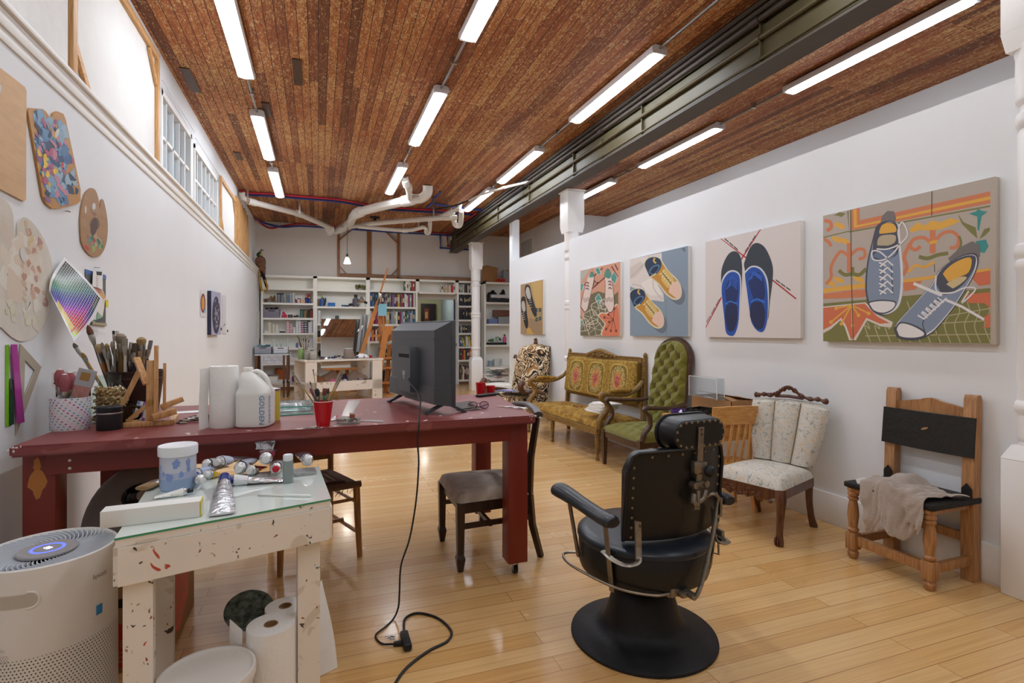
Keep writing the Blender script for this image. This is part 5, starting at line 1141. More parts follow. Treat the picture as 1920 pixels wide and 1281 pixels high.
BIR=wood('honey_birch','b9803f','d9a868',axis=2,rough=.4)
BIRX=wood('honey_birch_rail','b47a3a','d6a462',axis=0,rough=.4)
t=thing('small_table','small honey-coloured wooden table against the right wall','table',(3.055,3.585,0))
x0,x1,y0,y1,zt=2.775,3.335,3.30,3.87,.65
obj('tabletop',M().b2((x0,y0,zt-.022),(x1,y1,zt),.004),BIRX,t,world=True)
for x,y in((x0+.03,y0+.03),(x1-.03,y0+.03),(x0+.03,y1-.03),(x1-.03,y1-.03)):obj('leg',M().b2((x-.024,y-.024,0),(x+.024,y+.024,zt-.022),.003),BIR,t,world=True)
for lo,hi in(((x0+.05,y0+.02,zt-.15),(x1-.05,y0+.04,zt-.022)),((x0+.05,y1-.04,zt-.12),(x1-.05,y1-.02,zt-.022)),((x0+.02,y0+.05,zt-.12),(x0+.04,y1-.05,zt-.022)),((x1-.04,y0+.05,zt-.12),(x1-.02,y1-.05,zt-.022))):obj('apron',M().b2(lo,hi),BIRX,t,world=True)
a,b=onY(1341,790,3.18),onY(1423,790,3.14)
t=thing('slat_chair','honey-coloured child-size chair with four back slats facing the small table','chair',((a.x+b.x)/2,3.345,0),math.atan2(b.y-a.y,b.x-a.x)+PI)
hw=(b-a).length/2
obj('crest_rail',M().sheet(lambda u,v:((2*u-1)*hw,.165+.03*math.sin(PI*u)+.012*v,.665+.135*v-.008*(2*u-1)**2),14,6,.02),BIRX,t)
for i in range(6):
 x=-hw+.025+(2*hw-.05)*i/5
 if 0<i<5:obj('slat',M().bar((x*.9,.13,.36),(x,.18+.02*math.sin(PI*(x/hw+1)/2),.67),.02,.01),BIR,t)
 else:obj('leg',M().bar((x,.20,0),(x*.93,.145,.36),.026,.026).bar((x*.93,.145,.36),(x,.165,.68),.028,.022),BIR,t)
for s in(-1,1):obj('leg',M().bar((s*hw*.9,-.05,0),(s*hw*.85,-.04,.34),.026,.026),BIR,t)
obj('seat',M().box((0,.055,.352),(hw*2.0,.22,.024),None,.008),BIRX,t)
t=thing('open_carton','open cardboard carton standing on the small table by the wall','box',(3.19,3.60,zt))
obj('carton',M().b2((-.13,-.24,0),(.13,.24,.004)).b2((-.13,-.24,0),(-.126,.24,.15)).b2((.126,-.24,0),(.13,.24,.15)).b2((-.13,-.24,0),(.13,-.236,.15)).b2((-.13,.236,0),(.13,.24,.15)),KRAFT,t)
obj('box_flap',M().sheet(lambda u,v:(.13-.2*v,-.24+.48*u,.15+.035*v),2,2,.004),KRAFT,t);obj('box_flap',M().sheet(lambda u,v:(-.13+.17*u,-.24+.15*v,.15+.01*math.sin(3*v)+.02*v),2,4,.004),KRAFT,t)
obj('tissue',M('e6e2da').sheet(lambda u,v:(-.1+.2*u,-.2+.4*v,.135+.015*math.sin(9*u)*math.sin(11*v)),10,12,.001),PC,t)
t=thing('acrylic_case','clear acrylic display box standing upright at the front of the carton','box',(3.03,3.62,zt+.152))
AC=thin_glass('acrylic','f2f5f7',.04,1.,.06)
obj('acrylic_wall',M().b2((-.035,-.17,.0),(-.031,.17,.17)).b2((.035,-.17,0),(.039,.17,.17)).b2((-.035,-.17,.0),(.039,-.166,.17)).b2((-.035,.166,0),(.039,.17,.17)),AC,t)
ae=M('f4f6f8');
for q in((-.035,-.17),(-.035,.17),(.039,-.17)):ae.b2((q[0]-.002,q[1]-.002,0),(q[0]+.002,q[1]+.002,.171))
ae.b2((-.037,-.172,.168),(-.033,.172,.172));obj('polished_edge',ae,PG,t)
p=onZ(1259,773,zt);t=thing('ashtray','purple glass ashtray at the left edge of the small table','ashtray',(max(p.x,2.86),3.78,zt))
PUR2=mt('purple_glass','4b2a7a',.12,trans=.15)
obj('bowl',M().lathe([(1e-4,0),(.062,0),(.07,.006),(.073,.036),(.066,.038),(.06,.012),(1e-4,.01)],n=28),PUR2,t);obj('ash',M('8d7a6a').lathe([(1e-4,.014),(.045,.013),(.055,.011)],n=16),PM,t)
t=thing('plastic_tray','black plastic nursery tray with yellow lettering on the small table','tray',(2.94,3.545,zt),.3)
tr=M('15171a').prism(rrect(.2,.2,.02),lambda a,b:(a,b,0),lambda a,b:(a,b,.006))
for lo,hi in(((-.1,-.1,0),(.1,-.092,.075)),((-.1,.092,0),(.1,.1,.075)),((-.1,-.1,0),(-.092,.1,.075)),((.092,-.1,0),(.1,.1,.075))):tr.b2(lo,hi)
for k in range(5):
 tr.b2((-.105+.045*k,-.106,.055),(-.085+.045*k,-.098,.082));tr.b2((-.106,-.105+.045*k,.055),(-.098,-.085+.045*k,.082))
obj('tray_wall',tr,P_,t);tx=M('b8a93a');tx.text('DO NOT BURY',.022,lambda x,y:(-.1012,-x,.042+y));tx.text('FERTILE SOIL',.022,lambda x,y:(-.1012,-x,.022+y));tx.text('DO NOT BURY',.022,lambda x,y:(x,-.1012,.042+y)).text('FERTILE SOIL',.022,lambda x,y:(x,-.1012,.022+y));obj('lettering',tx,P_,t,norm=False)
solo('green_packet',M('6fae3c').sheet(lambda u,v:(2.80+.05*v,3.66-.12*u,zt+.004+.025*math.sin(PI*u)*math.sin(PI*v)),8,5,.002),PG,'bright green packet at the front of the small table','packet')
solo('blue_wrapper',M('3f62b0').sheet(lambda u,v:(2.79+.05*v,3.72-.05*u,zt+.003+.05*math.sin(PI*u)*v),6,5,.002,lambda u,v:'e6e6ea' if v>.6 else '3a5ca8'),mt('wrap_gloss',None,.25),'crumpled blue and white wrapper between ashtray and black tray','wrapper')
solo('red_lighter',M('b8323a').box((0,0,.01),(.03,.05,.02),None,.006),PG,'small red object in front of the black tray','lighter',loc=(2.81,3.44,zt))
# barber chair
t=thing('barber_chair','black antique barber chair with riveted leather back on a round iron pedestal','barber chair',(1.365,2.044,0),.10)
BLKL=mt('black_leather','101114',.38,var=.2,vs=8,bump=.12,bs=25)
IRON=mt('black_iron','17171a',.5,metal=.3,var=.3,vs=6,bump=.15,bs=30)
ARMD=mt('blue_black_vinyl','131820',.34,var=.2,vs=12)
NICK=mt('worn_nickel','8d8478',.38,metal=.9,var=.3,vs=25)
RIV=mt('brass_rivet','8a7a62',.4,metal=.8)
obj('pedestal',M().lathe([(1e-4,0),(.316,0),(.32,.004),(.318,.012),(.30,.02),(.22,.04),(.185,.055),(.17,.075),(.155,.12),(.138,.18),(.122,.215),(.108,.225),(.1,.226)],n=64),IRON,t)
obj('column',M().lathe([(.102,.22),(.104,.26),(.1,.262),(.1,.31)],n=40),IRON,t)
dr=M().lathe([(1e-4,.305),(.26,.305),(.277,.312),(.283,.33),(.286,.435),(.283,.44)],n=56);obj('seat_drum',dr,BLKL,t)
obj('seat_cushion',M().lathe([(.286,.438),(.292,.447),(.29,.462),(.278,.472),(.24,.478),(.12,.484),(1e-4,.486)],n=56),mt('seat_vinyl','1b222c',.33,var=.25,vs=14),t)
bw_,bx0,by0=.262,.05,-.205
def barc(x):return by0+.075*(x/bw_)**2
outline=[]
for x,z in[(-1,.0),(-1,.25),(-.985,.31),(-.93,.345),(-.84,.36),(-.5,.365),(0,.372),(.5,.365),(.84,.36),(.93,.345),(.985,.31),(1,.25),(1,0)]:outline.append((bx0+x*bw_,.50+z))
def bsheet(off,grow=0.):
 def f(u,v):
  x=(2*u-1);zt_=.372-.012*x*x-(.0 if abs(x)<.84 else.16*((abs(x)-.84)/.16)**2.6*.5)
  return(bx0+x*(bw_+grow),barc(x*bw_)+off+.045*v*-.6,.495+(zt_+grow)*v)
 return f
obj('backrest',M().sheet(bsheet(.0),28,12,.045),BLKL,t)
bd=M();f=bsheet(-.004);bd.tube([f(0,k/10)for k in range(11)]+[f(u/24,1)for u in range(1,24)]+[f(1,1-k/10)for k in range(11)],.008,8);obj('edge_roll',bd,BLKL,t)
rv=None;f=bsheet(-.001)
pts=[f(.055,.04+.115*k)for k in range(8)]+[f(.055+.0+.127*k,.945)for k in range(1,7)]+[f(.945,.04+.115*k)for k in range(8)]
def rivet(p,n=(0,-1,0)):
 global rv
 if rv is None:rv=obj('rivet',M().sph((0,0,0),(.0062,.004,.0062),8,6),RIV,t,loc=p);return
 o=rv.copy();COL.objects.link(o);o.parent=t;o.location=p
for p in pts:rivet(p)
hcx,hcy,hcz,hl=.105,-.19,.925,.145
def stad(r,l,n=10):return[(hcx+l-r+r*math.cos(a),hcz+r*math.sin(a))for a in(-PI/2+PI*k/n for k in range(n+1))]+[(hcx-l+r+r*math.cos(a),hcz+r*math.sin(a))for a in(PI/2+PI*k/n for k in range(n+1))]
hm=M();V=[];secs=[(.052,.132,-.052),(.06,.14,-.046),(.063,.145,-.03),(.068,.15,.03),(.066,.15,.055),(.05,.135,.07)]
for r_,l_,y_ in secs:V+=[(a,hcy+y_,b)for a,b in stad(r_,l_)]
n=len(stad(.05,.1));k=len(secs)
hm.vf(V,[(i*n+j,i*n+(j+1)%n,(i+1)*n+(j+1)%n,(i+1)*n+j)for i in range(k-1)for j in range(n)]+[tuple(range(n))[::-1],tuple((k-1)*n+j for j in range(n))])
obj('headrest',hm,BLKL,t)
for a,b in stad(.050,.130,5)[::1]:rivet((a,hcy-.052,b))
for k in range(4):
 for z in(hcz-.05,hcz+.05):rivet((hcx-.05+.033*k,hcy-.052,z))
obj('headrest_edge',M().tube([(a,hcy+.05,b)for a,b in stad(.069,.152)+[stad(.069,.152)[0]]],.007,8),BLKL,t)
mx=.10;yb_=barc(mx-bx0)-.03
ms=M().bar((mx+.0,hcy-.057,.955),(mx-.012,yb_-.012,.70),.03,.006,(0,1,0));obj('headrest_bar',ms,NICK,t)
for z in(.945,.925):ms2=obj('screw',M('3a2a1c').sph((mx,hcy-.062,z),(.005,.003,.005),8,5),P_,t)
obj('slide_clamp',M().box((mx-.004,yb_-.016,.79),(.055,.022,.042),None,.004).box((mx-.035,yb_-.012,.792),(.016,.03,.05),None,.004),NICK,t)
obj('knob',M().lathe([(1e-4,0),(.024,.002),(.026,.012),(.018,.03),(.01,.034)],n=18),BLACKP,t).matrix_local=Matrix.Translation((mx+.03,yb_-.024,.772))@Euler((PI/2,0,0)).to_matrix().to_4x4()
obj('lock_plate',M().box((mx-.012,yb_-.014,.718),(.078,.018,.03),None,.01).cyl((mx-.04,yb_-.03,.72),(mx-.04,yb_,.72),.014,n=14).cyl((mx+.02,yb_-.03,.72),(mx+.02,yb_,.72),.014,n=14),NICK,t)
obj('lower_strap',M().bar((mx-.014,yb_-.008,.70),(mx-.022,yb_-.012,.615),.018,.005,(0,1,0),w2=.032),NICK,t)
obj('crank',M().tube(curve([(mx-.03,yb_-.03,.70),(mx-.034,yb_-.034,.66),(mx-.012,yb_-.04,.668),(mx+.004,yb_-.04,.70)],4),.009,8).tube(curve([(mx-.045,yb_-.022,.685),(mx-.055,yb_-.03,.655),(mx-.035,yb_-.03,.645)],4),.012,8),NICK,t)
ly=yb_-.05
obj('recline_lever',M().tube(curve([(mx+.01,yb_-.03,.672),(mx+.03,ly,.685),(mx+.055,ly,.665),(mx+.048,ly,.63),(mx+.01,ly-.02,.54),(mx-.08,ly-.05,.37),(mx-.115,ly-.052,.315)],5),[.011]*8+[.0125]*5+[.0105]*18,8,sq=.7),NICK,t)
obj('lever_clip',M().bar((mx+.066,ly-.004,.665),(mx+.062,ly-.006,.59),.012,.014).bar((mx+.062,ly-.006,.592),(mx+.04,ly-.006,.592),.012,.012),NICK,t)
obj('lever_bracket',M().box((mx-.16,-.262,.315),(.05,.03,.035),None,.004).box((mx-.13,-.285,.312),(.05,.04,.022),None,.004).cyl((mx-.115,-.33,.312),(mx-.115,-.27,.312),.014,n=12),NICK,t)
obj('maker_plate',M().box((.185,-.217,.35),(.04,.004,.016),(0,0,.62),.003),NICK,t)
for s in(-1,1):
 pad=M();X_=s*.30+(.03 if s>0 else 0)
 pad.tube(curve([(X_,-.19,.60),(X_+s*.003,-.1,.603),(X_+s*.01,.0,.615),(X_+s*.028,.09,.635),(X_+s*.036,.16,.643),(X_+s*.038,.175,.64)],5),[.03,.04,.041,.041,.041,.04,.04,.04,.04,.04,.04,.04,.041,.042,.043,.044,.045,.046,.047,.047,.047,.046,.044,.04,.03,.016][:26],14,sq=.62)
 obj('armrest',pad,ARMD,t)
 for y,z0,z1 in((-.13,.30,.60),(.09,.36,.61)):
  obj('arm_strut',M().bar((s*(math.sqrt(max(.01,.29**2-y*y))+.006),y,z0),(X_+s*(.03 if y>0 else 0),y,z1),.022,.008,(1,0,0)),NICK,t)
 br_=M().tube(curve([(s*.285,-.10,.455),(s*.287,-.17,.447),(s*.27,-.23,.445),(s*.225,-.24,.45),(s*.205,-.222,.475),(s*.20,-.212,.60)],5),[.014]*26,6,sq=.45);obj('back_bracket',br_,NICK,t)
 obj('screw',M('4a3a2c').sph((s*.2,-.226,.585),(.006,.004,.006),8,5),P_,t)
obj('foot_rod',M().tube(curve([(-.245,.12,.36),(-.31,.16,.355),(-.335,.11,.345),(-.325,.0,.34),(-.26,-.16,.325),(-.16,-.25,.315),(-.085,-.265,.312)],6),.006,8),NICK,t)
obj('rod_knob',M().cyl((-.085,-.265,.312),(-.05,-.235,.312),.016,n=14).cyl((-.045,-.2,.312),(-.03,-.22,.318),.011,n=10),NICK,t)
obj('side_bracket',M().bar((.272,-.145,.60),(.285,-.15,.46),.012,.022).box((.288,-.165,.45),(.02,.05,.05),None,.005).tube([(.29,-.16,.43),(.292,-.16,.36),(.286,-.11,.355),(.288,-.11,.43)],.005,6),NICK,t)
# paintings on the right wall
PX=3.352
ART=mt('oil_paint',None,.6,bump=.08,bs=120)
CANV=mt('primed_canvas_edge','dedbd6',.8)
class Art:
 """painted front of a canvas; outlines are traced in one zoomed view and land on the canvas plane"""
 def __init__(s,x0,y0,k):s.m=M();s.n=0;s.v=(x0,y0,k)
 def p(s,a):v=s.v;q=onX(v[0]+a[0]/v[2],v[1]+a[1]/v[2],PX);return(max(s.y1,min(s.y0,q.y)),max(s.z0,min(s.z1,q.z)))
 def bound(s,y0,y1,z0,z1):s.y0,s.y1,s.z0,s.z1=y0,y1,z0,z1;return s
 def raw(s,pts,c):s.n+=1;x=PX-.0003-s.n*.000015;s.m.col(c).vf([(x,*q)for q in pts],[tuple(range(len(pts)))]);return s
 def poly(s,pts,c,sm=0):
  if sm:
   P=[Vector((a,b,0))for a,b in pts];n=len(P);P=curve(P[-2:]+P+P[:2],sm)[2*sm:-(2*sm)-1][:n*sm];pts=[(q.x,q.y)for q in P]
  return s.raw([s.p(q)for q in pts],c)
 def line(s,pts,w,c,sm=0,taper=False):
  P=[Vector((a,b,0))for a,b in pts]
  if sm:P=curve(P,sm)
  L_,R=[],[];n=len(P)
  for i,q in enumerate(P):
   d=(P[min(i+1,n-1)]-P[max(i-1,0)]).normalized();o=Vector((-d.y,d.x,0))*w/2*((1-.8*i/n)if taper else 1)
   L_.append(q+o);R.append(q-o)
  s.n+=1;x=PX-.0003-s.n*.000015;V=[(x,*s.p(q))for q in L_+R]
  s.m.col(c).vf(V,[(i,i+1,n+i+1,n+i)for i in range(n-1)]);return s
 def done(s,label,edge=None):
  t=thing('painting',label,'painting',(XR-.001,(s.y0+s.y1)/2,s.z0))
  obj('canvas',M().b2((PX,s.y1,s.z0),(XR-.001,s.y0,s.z1),.002),edge or CANV,t,world=True)
  o=obj('painted_front',s.m,ART,t,world=True,norm=False);return t
A=Art(1300,320,3.097).bound(2.792,1.772,1.282,2.168)
A.raw([(2.792,1.282),(1.772,1.282),(1.772,2.168),(2.792,2.168)],'b5aa9f')
OR,YE,GR,TE,CO,WH='cf7f58','e0ab48','7c7a45','3f8f8c','d0714f','d8d0c6'
A.poly([(915,230),(966,214),(968,288),(1725,120),(1725,190),(915,348)],OR).poly([(930,228),(948,222),(950,318),(1725,148),(1725,168),(932,334)],YE)
A.line([(898,235),(905,356),(1725,206)],9,GR).line([(755,388),(905,352)],6,GR)
A.line([(760,290),(795,300),(800,330),(775,350)],22,OR,4).line([(760,395),(790,420),(800,440)],20,OR,4)
for q in((850,320),(835,400),(880,410),(845,635),(800,655),(960,630)):A.poly(ell(*q,34,16,9,.4),YE)
A.poly([(815,262),(850,238),(885,250),(860,270),(840,262)],GR)
A.line([(905,420),(905,590)],26,OR).line([(905,500),(860,470),(830,500),(800,560),(800,620),(770,660)],18,OR,5).line([(905,500),(950,460),(990,460),(995,500),(960,515)],18,OR,5)
A.line([(845,580),(880,605),(925,600),(965,605),(1005,570)],22,GR,5).line([(925,560),(925,610)],20,GR)
A.poly([(1255,340),(1300,300),(1340,320),(1385,290),(1440,300),(1490,275),(1550,290),(1520,310),(1440,340),(1385,350),(1320,345),(1265,360)],YE)
A.line([(1390,345),(1390,480)],34,OR).line([(1390,430),(1340,390),(1280,400),(1260,440),(1290,460),(1320,440)],20,OR,5).line([(1390,430),(1440,370),(1500,355),(1540,390),(1530,440),(1490,450)],20,OR,5).line([(1260,420),(1225,500),(1240,560),(1215,610)],22,OR,5)
A.line([(1310,500),(1360,510),(1420,490),(1480,480)],22,GR,5).line([(1370,420),(1420,410)],18,YE).line([(1545,380),(1555,430),(1520,490)],14,GR,5)
A.poly([(1535,250),(1570,300),(1640,330),(1650,395),(1610,360),(1560,310)],GR).poly([(1722,330),(1690,340),(1660,400),(1690,380),(1722,350)],GR)
A.poly([(1600,250),(1640,238),(1655,222),(1680,235),(1710,238),(1675,265),(1660,350),(1650,345),(1650,268)],TE).poly([(1640,410),(1700,400),(1715,440),(1690,480),(1660,470)],TE)
A.poly([(755,692),(1725,566),(1725,586),(755,712)],YE).poly([(755,715),(1000,690),(1000,735),(755,745)],OR).line([(755,690),(1000,655)],8,YE).line([(1250,590),(1290,550),(1340,560),(1400,530)],16,YE,4)
A.poly([(1600,600),(1725,580),(1725,660),(1660,670),(1630,640)],CO).poly([(820,745),(870,700),(960,690),(980,735)],OR).poly([(1215,650),(1330,640),(1290,690),(1225,700)],OR)
A.poly([(755,772),(1725,682),(1725,1005),(755,992)],GR)
for q in range(13):
 x=1010+58*q;A.line([(x,760 if x>1200 else 880),(x+15,820 if x>1200 else 920),(x-15,900),(x+20,1000)],6,'b2aa86',4)
A.line([(1000,960),(1725,950)],6,'b2aa86').line([(1440,850),(1725,800)],6,'b2aa86').line([(1200,900),(1725,870)],6,'b2aa86')
A.poly([(755,790),(1000,765),(1080,840),(1160,880),(1150,910),(1090,905),(1010,870),(975,930),(945,985),(905,985),(880,910),(855,870),(800,920),(755,945)],WH).poly([(755,797),(995,772),(1070,848),(1140,885),(1085,890),(1005,855),(965,925),(930,978),(915,978),(890,905),(860,855),(795,905),(755,925)],CO)
for e in((800,880),(860,890),(830,800),(960,840),(1020,830),(925,900)):A.line([(920,780),e],9,YE).poly(ell(*e,11,11,8),YE)
A.poly([(1725,705),(1580,720),(1600,770),(1690,770),(1725,800)],CO).poly([(1725,830),(1690,850),(1700,900),(1675,915),(1725,910)],CO)
A.line([(914,228),(918,600),(930,990)],5,'5a5748').line([(1386,120),(1384,262)],5,'5a5748').line([(1400,545),(1402,590)],4,'5a5748').line([(1418,900),(1420,1000)],4,'6a6748')
DK,BL,BL2,PALE='4c4f5a','8391a6','6b7a92','e2dfe0'
A.poly([(1098,262),(1128,234),(1165,236),(1178,280),(1165,300),(1085,310)],'77716f')
S1=[(1048,372),(1066,320),(1112,294),(1160,292),(1192,318),(1200,430),(1212,560),(1212,690),(1190,790),(1130,838),(1070,836),(1022,790),(1000,700),(1004,580),(1022,470)]
A.poly(S1,DK,4).poly([(1120+(a-1110)*.95,570+(b-570)*.975)for a,b in S1],'d9dade',4).poly([(1110+(a-1110)*.91,572+(b-572)*.955)for a,b in S1],BL,4)
A.poly([(1050,375),(1075,318),(1160,298),(1190,330),(1195,440),(1170,500),(1060,520),(1040,450)],DK,3).poly([(1082,368),(1095,318),(1140,303),(1172,318),(1178,355),(1130,362)],YE,3).poly([(1070,435),(1080,385),(1130,372),(1175,378),(1168,420),(1110,440)],'b9a98c',3).poly([(1045,500),(1080,462),(1130,455),(1180,470),(1150,510),(1090,525)],BL2,3)
A.poly([(1014,768),(1060,752),(1120,750),(1178,762),(1165,805),(1115,832),(1065,828),(1028,802)],DK,3).poly([(1022,772),(1062,760),(1120,758),(1172,768),(1158,802),(1112,824),(1068,820),(1034,798)],'e6e2e2',3)
A.line([(1095,540),(1095,720)],26,BL2).line([(1150,540),(1160,720)],6,DK)
for k in range(5):
 y=540+40*k;A.line([(1085,y+18),(1128,y-18),(1160,y+12)],10,PALE).line([(1080,y-6),(1120,y+14)],9,PALE)
A.line([(1130,510),(1080,470),(1040,470),(1045,515),(1100,520),(1150,490),(1195,430),(1190,350),(1215,300),(1245,370),(1200,425),(1130,455),(1065,455)],8,PALE,5)
A.poly([(1560,440),(1620,410),(1665,430),(1665,500),(1600,500),(1500,540),(1480,510)],'77716f')
S2=[(1166,925),(1178,890),(1240,820),(1330,720),(1385,660),(1420,590),(1490,530),(1570,488),(1640,480),(1658,520),(1640,590),(1590,680),(1520,790),(1440,890),(1380,950),(1300,985),(1215,982),(1175,962)]
A.poly(S2,DK,4).poly([(1410+(a-1410)*.965,735+(b-735)*.96)for a,b in S2],'dcdcdf',4).poly([(1412+(a-1410)*.92,733+(b-735)*.91)for a,b in S2],BL,4)
A.poly([(1412,660),(1430,590),(1500,530),(1580,495),(1640,500),(1630,570),(1570,660),(1480,720),(1430,710)],DK,3).poly([(1450,600),(1510,540),(1590,505),(1618,520),(1600,590),(1540,620),(1460,650)],YE,3).poly([(1470,660),(1540,620),(1590,620),(1550,660),(1490,690)],'cdb98c',3)
A.poly([(1172,920),(1200,880),(1270,890),(1345,930),(1350,962),(1290,978),(1215,975),(1180,955)],DK,3).poly([(1182,922),(1206,888),(1268,900),(1334,936),(1336,958),(1286,970),(1220,967),(1188,950)],'e6e2e2',3)
A.line([(1345,930),(1335,880),(1390,790),(1440,730)],6,DK,4)
for k in range(5):
 x,y=1330+24*k,850-22*k;A.line([(x-25,y-10),(x+10,y+12),(x+45,y-22)],10,PALE).line([(x-5,y-25),(x+30,y+5)],8,PALE)
A.line([(1280,655),(1445,725)],18,PALE).line([(1465,750),(1560,790),(1690,865)],15,PALE).line([(1410,610),(1415,700),(1500,710),(1580,680),(1640,690),(1560,770),(1600,700)],9,PALE,5)
A.done('large painting of grey-blue lace-up sneakers on patterned tiles',mt('raw_linen','c2b8aa',.85))
A=Art(1300,320,3.097).bound(4.01,2.98,1.30,2.175)
A.raw([(4.01,1.30),(2.98,1.30),(2.98,2.175),(4.01,2.175)],'d9d2cf')
RD='b02a2c'
for q in(((160,390),(318,515)),((390,340),(275,520)),((70,912),(172,720)),((455,632),(597,745))):A.line(q,8,RD)
def dashes(p,q,off):
 for k in range(17):
  a=(k+.2)/17;x,y=p[0]+(q[0]-p[0])*a+off[0],p[1]+(q[1]-p[1])*a+off[1]
  if k%6!=5:A.line([(x,y-5),(x+4,y+5)],4,'3a3438')
dashes((170,395),(245,458),(12,2));dashes((360,380),(300,475),(-2,0));dashes((75,880),(150,745),(2,0));dashes((475,640),(560,700),(4,-4))
DN,NV,BB='343d47','1b2f66','1f4fa8'
A.poly([(165,700),(162,600),(175,540),(205,485),(240,468),(270,490),(284,560),(280,700),(268,800),(240,900),(190,860)],DN,4)
A.poly([(162,720),(165,640),(195,590),(235,578),(270,600),(280,660),(275,760),(262,880),(240,945),(215,958),(190,935),(178,850)],'c9d0da',4).poly([(166,722),(170,650),(200,600),(236,588),(266,610),(272,665),(268,760),(262,880),(242,948),(218,960),(190,938),(180,850)],BB,4)
A.poly([(185,700),(205,640),(245,630),(262,690),(250,760),(210,775),(190,760)],NV,4).poly([(186,860),(190,790),(215,775),(252,780),(256,860),(240,920),(215,935),(195,915)],'222a52',4)
A.poly([(300,580),(305,510),(335,440),(370,420),(410,440),(440,490),(462,560),(460,640),(445,760),(430,870),(380,800)],DN,4)
A.poly([(300,620),(305,580),(340,553),(385,560),(420,600),(437,660),(440,760),(432,860),(415,925),(390,940),(355,915),(325,840)],'c9d0da',4).poly([(302,625),(310,588),(342,562),(382,570),(412,606),(428,665),(434,760),(430,860),(414,925),(390,938),(356,912),(328,840)],BB,4)
A.poly([(320,660),(335,600),(380,590),(410,640),(415,740),(370,745),(345,740)],NV,4).poly([(330,850),(335,780),(365,760),(405,775),(418,840),(408,905),(385,922),(352,905)],'222a52',4)
for k in range(4):A.line([(190+8*k,690-6*k),(220,660-14*k),(255,690-14*k)],5,'2d62c4',4).line([(318+8*k,640-4*k),(350,605-6*k),(400,640-8*k)],5,'2d62c4',4)
A.line([(185,775),(215,760),(255,775)],7,'3a78d0',3).line([(335,765),(370,745),(415,765)],7,'3a78d0',3)
A.done('painting of a pair of dark blue slip-on shoes crossed by red lines')
A=Art(940,380,4.574).bound(5.276,4.255,1.302,2.178)
A.raw([(5.276,1.302),(4.255,1.302),(4.255,2.178),(5.276,2.178)],'8496a6')
A.line([(1412,830),(1418,1150)],5,'718293').poly([(1540,395),(1578,386),(1578,430)],'66727c')
A.poly([(1100,480),(1375,430),(1380,560),(1300,640),(1390,780),(1395,850),(1240,830),(1160,740),(1100,720)],'d9d2cc').poly([(1100,560),(1200,500),(1225,560),(1150,640),(1100,660)],'cfc3bb').poly([(1200,690),(1290,640),(1340,700),(1380,790),(1290,800),(1210,760)],'e4dfd8')
for q in(((1110,640),(1190,560),(1270,460)),((1150,600),(1240,520)),((1120,700),(1200,720),(1260,800)),((1300,650),(1310,740),(1380,830))):A.line(q,5,'a9a6ad',4)
def sneaker(o,k,navy,body,toe):
 f=lambda P:[(o[0]+k*a,o[1]+k*b)for a,b in P]
 A.poly(f([(20,-8),(150,60),(310,220),(345,320),(310,385),(250,365),(140,250)]),'6a7480',4)
 out=f([(-8,60),(0,10),(40,-22),(100,-25),(140,0),(200,90),(280,170),(315,250),(305,325),(250,345),(180,300),(110,210),(40,150)])
 A.poly(out,'d6cfb4',4).poly(f([(0,55),(8,14),(45,-12),(98,-14),(132,6),(192,95),(270,178),(302,252),(292,312),(250,330),(188,288),(118,200),(46,140)]),'c08a35',4)
 A.poly(f([(0,55),(8,10),(45,-18),(100,-20),(135,5),(140,60),(110,110),(60,150),(30,130)]),'223650',4).poly(f([(30,110),(60,60),(110,40),(130,60),(105,105),(60,140)]),'4a6f94',4).poly(f([(45,110),(70,70),(105,55),(115,70),(95,100),(65,125)]),'1c2c42',4)
 A.poly(f([(150,90),(190,85),(250,170),(230,220),(190,240),(130,150)]),'d2b36a',4)
 for j in range(6):A.line(f([(125+18*j,130+22*j),(165+15*j,95+18*j)]),10*k,'ded09a')
 for j in range(5):A.line(f([(145+18*j,105+20*j),(165+16*j,135+22*j)]),6*k,'4a3e2c')
 A.poly(f([(205,280),(225,215),(275,185),(305,245),(300,310),(255,328)]),'e3c3b2',4).line(f([(85,-15),(75,10),(95,30)]),14*k,'cdb06a',3).line(f([(45,150),(95,120)]),12*k,'d8c88a')
sneaker((1232,490),1.,0,0,0);sneaker((1103,760),.93,0,0,0)
A.done('painting of mustard and navy sneakers on grey-blue ground')
A=Art(940,380,4.574).bound(6.506,5.483,1.296,2.178)
A.raw([(6.506,1.296),(5.483,1.296),(5.483,2.178),(6.506,2.178)],'cf9a80')
A.poly([(678,590),(760,570),(690,680),(678,690)],'b3b0a6').poly([(700,1010),(678,960),(678,1145),(1003,1145),(1003,760),(960,800),(830,760),(740,800)],'6d6a50')
for q in(((678,735),(870,560)),((720,790),(890,640)),((945,545),(1000,640)),((975,530),(1000,580))):A.line(q,11,'7a3b34')
for q in([(800,565),(840,560),(855,610),(825,620)],[(935,650),(965,590),(995,640),(975,700)],[(805,820),(835,780),(862,830),(838,895)],[(678,700),(705,690),(700,750),(678,760)],[(678,990),(705,1030),(680,1070)]):A.poly(q,'4f9a93').line(q+q[:1],6,'d9d0c2')
for c,r_ in(((770,985),70),((835,905),70),((710,1050),60),((800,1080),75),((890,870),50)):
 for k in range(6):a=k*PI/3+.3;A.line([(c[0],c[1]),(c[0]+r_*math.cos(a),c[1]+r_*math.sin(a))],4,'c9c2ae')
 A.line([(c[0]+r_*(.8+.2*(k%2))*math.cos(k*.7),c[1]+r_*(.8+.2*(k%2))*math.sin(k*.7))for k in range(10)],5,'d9d2c0',3)
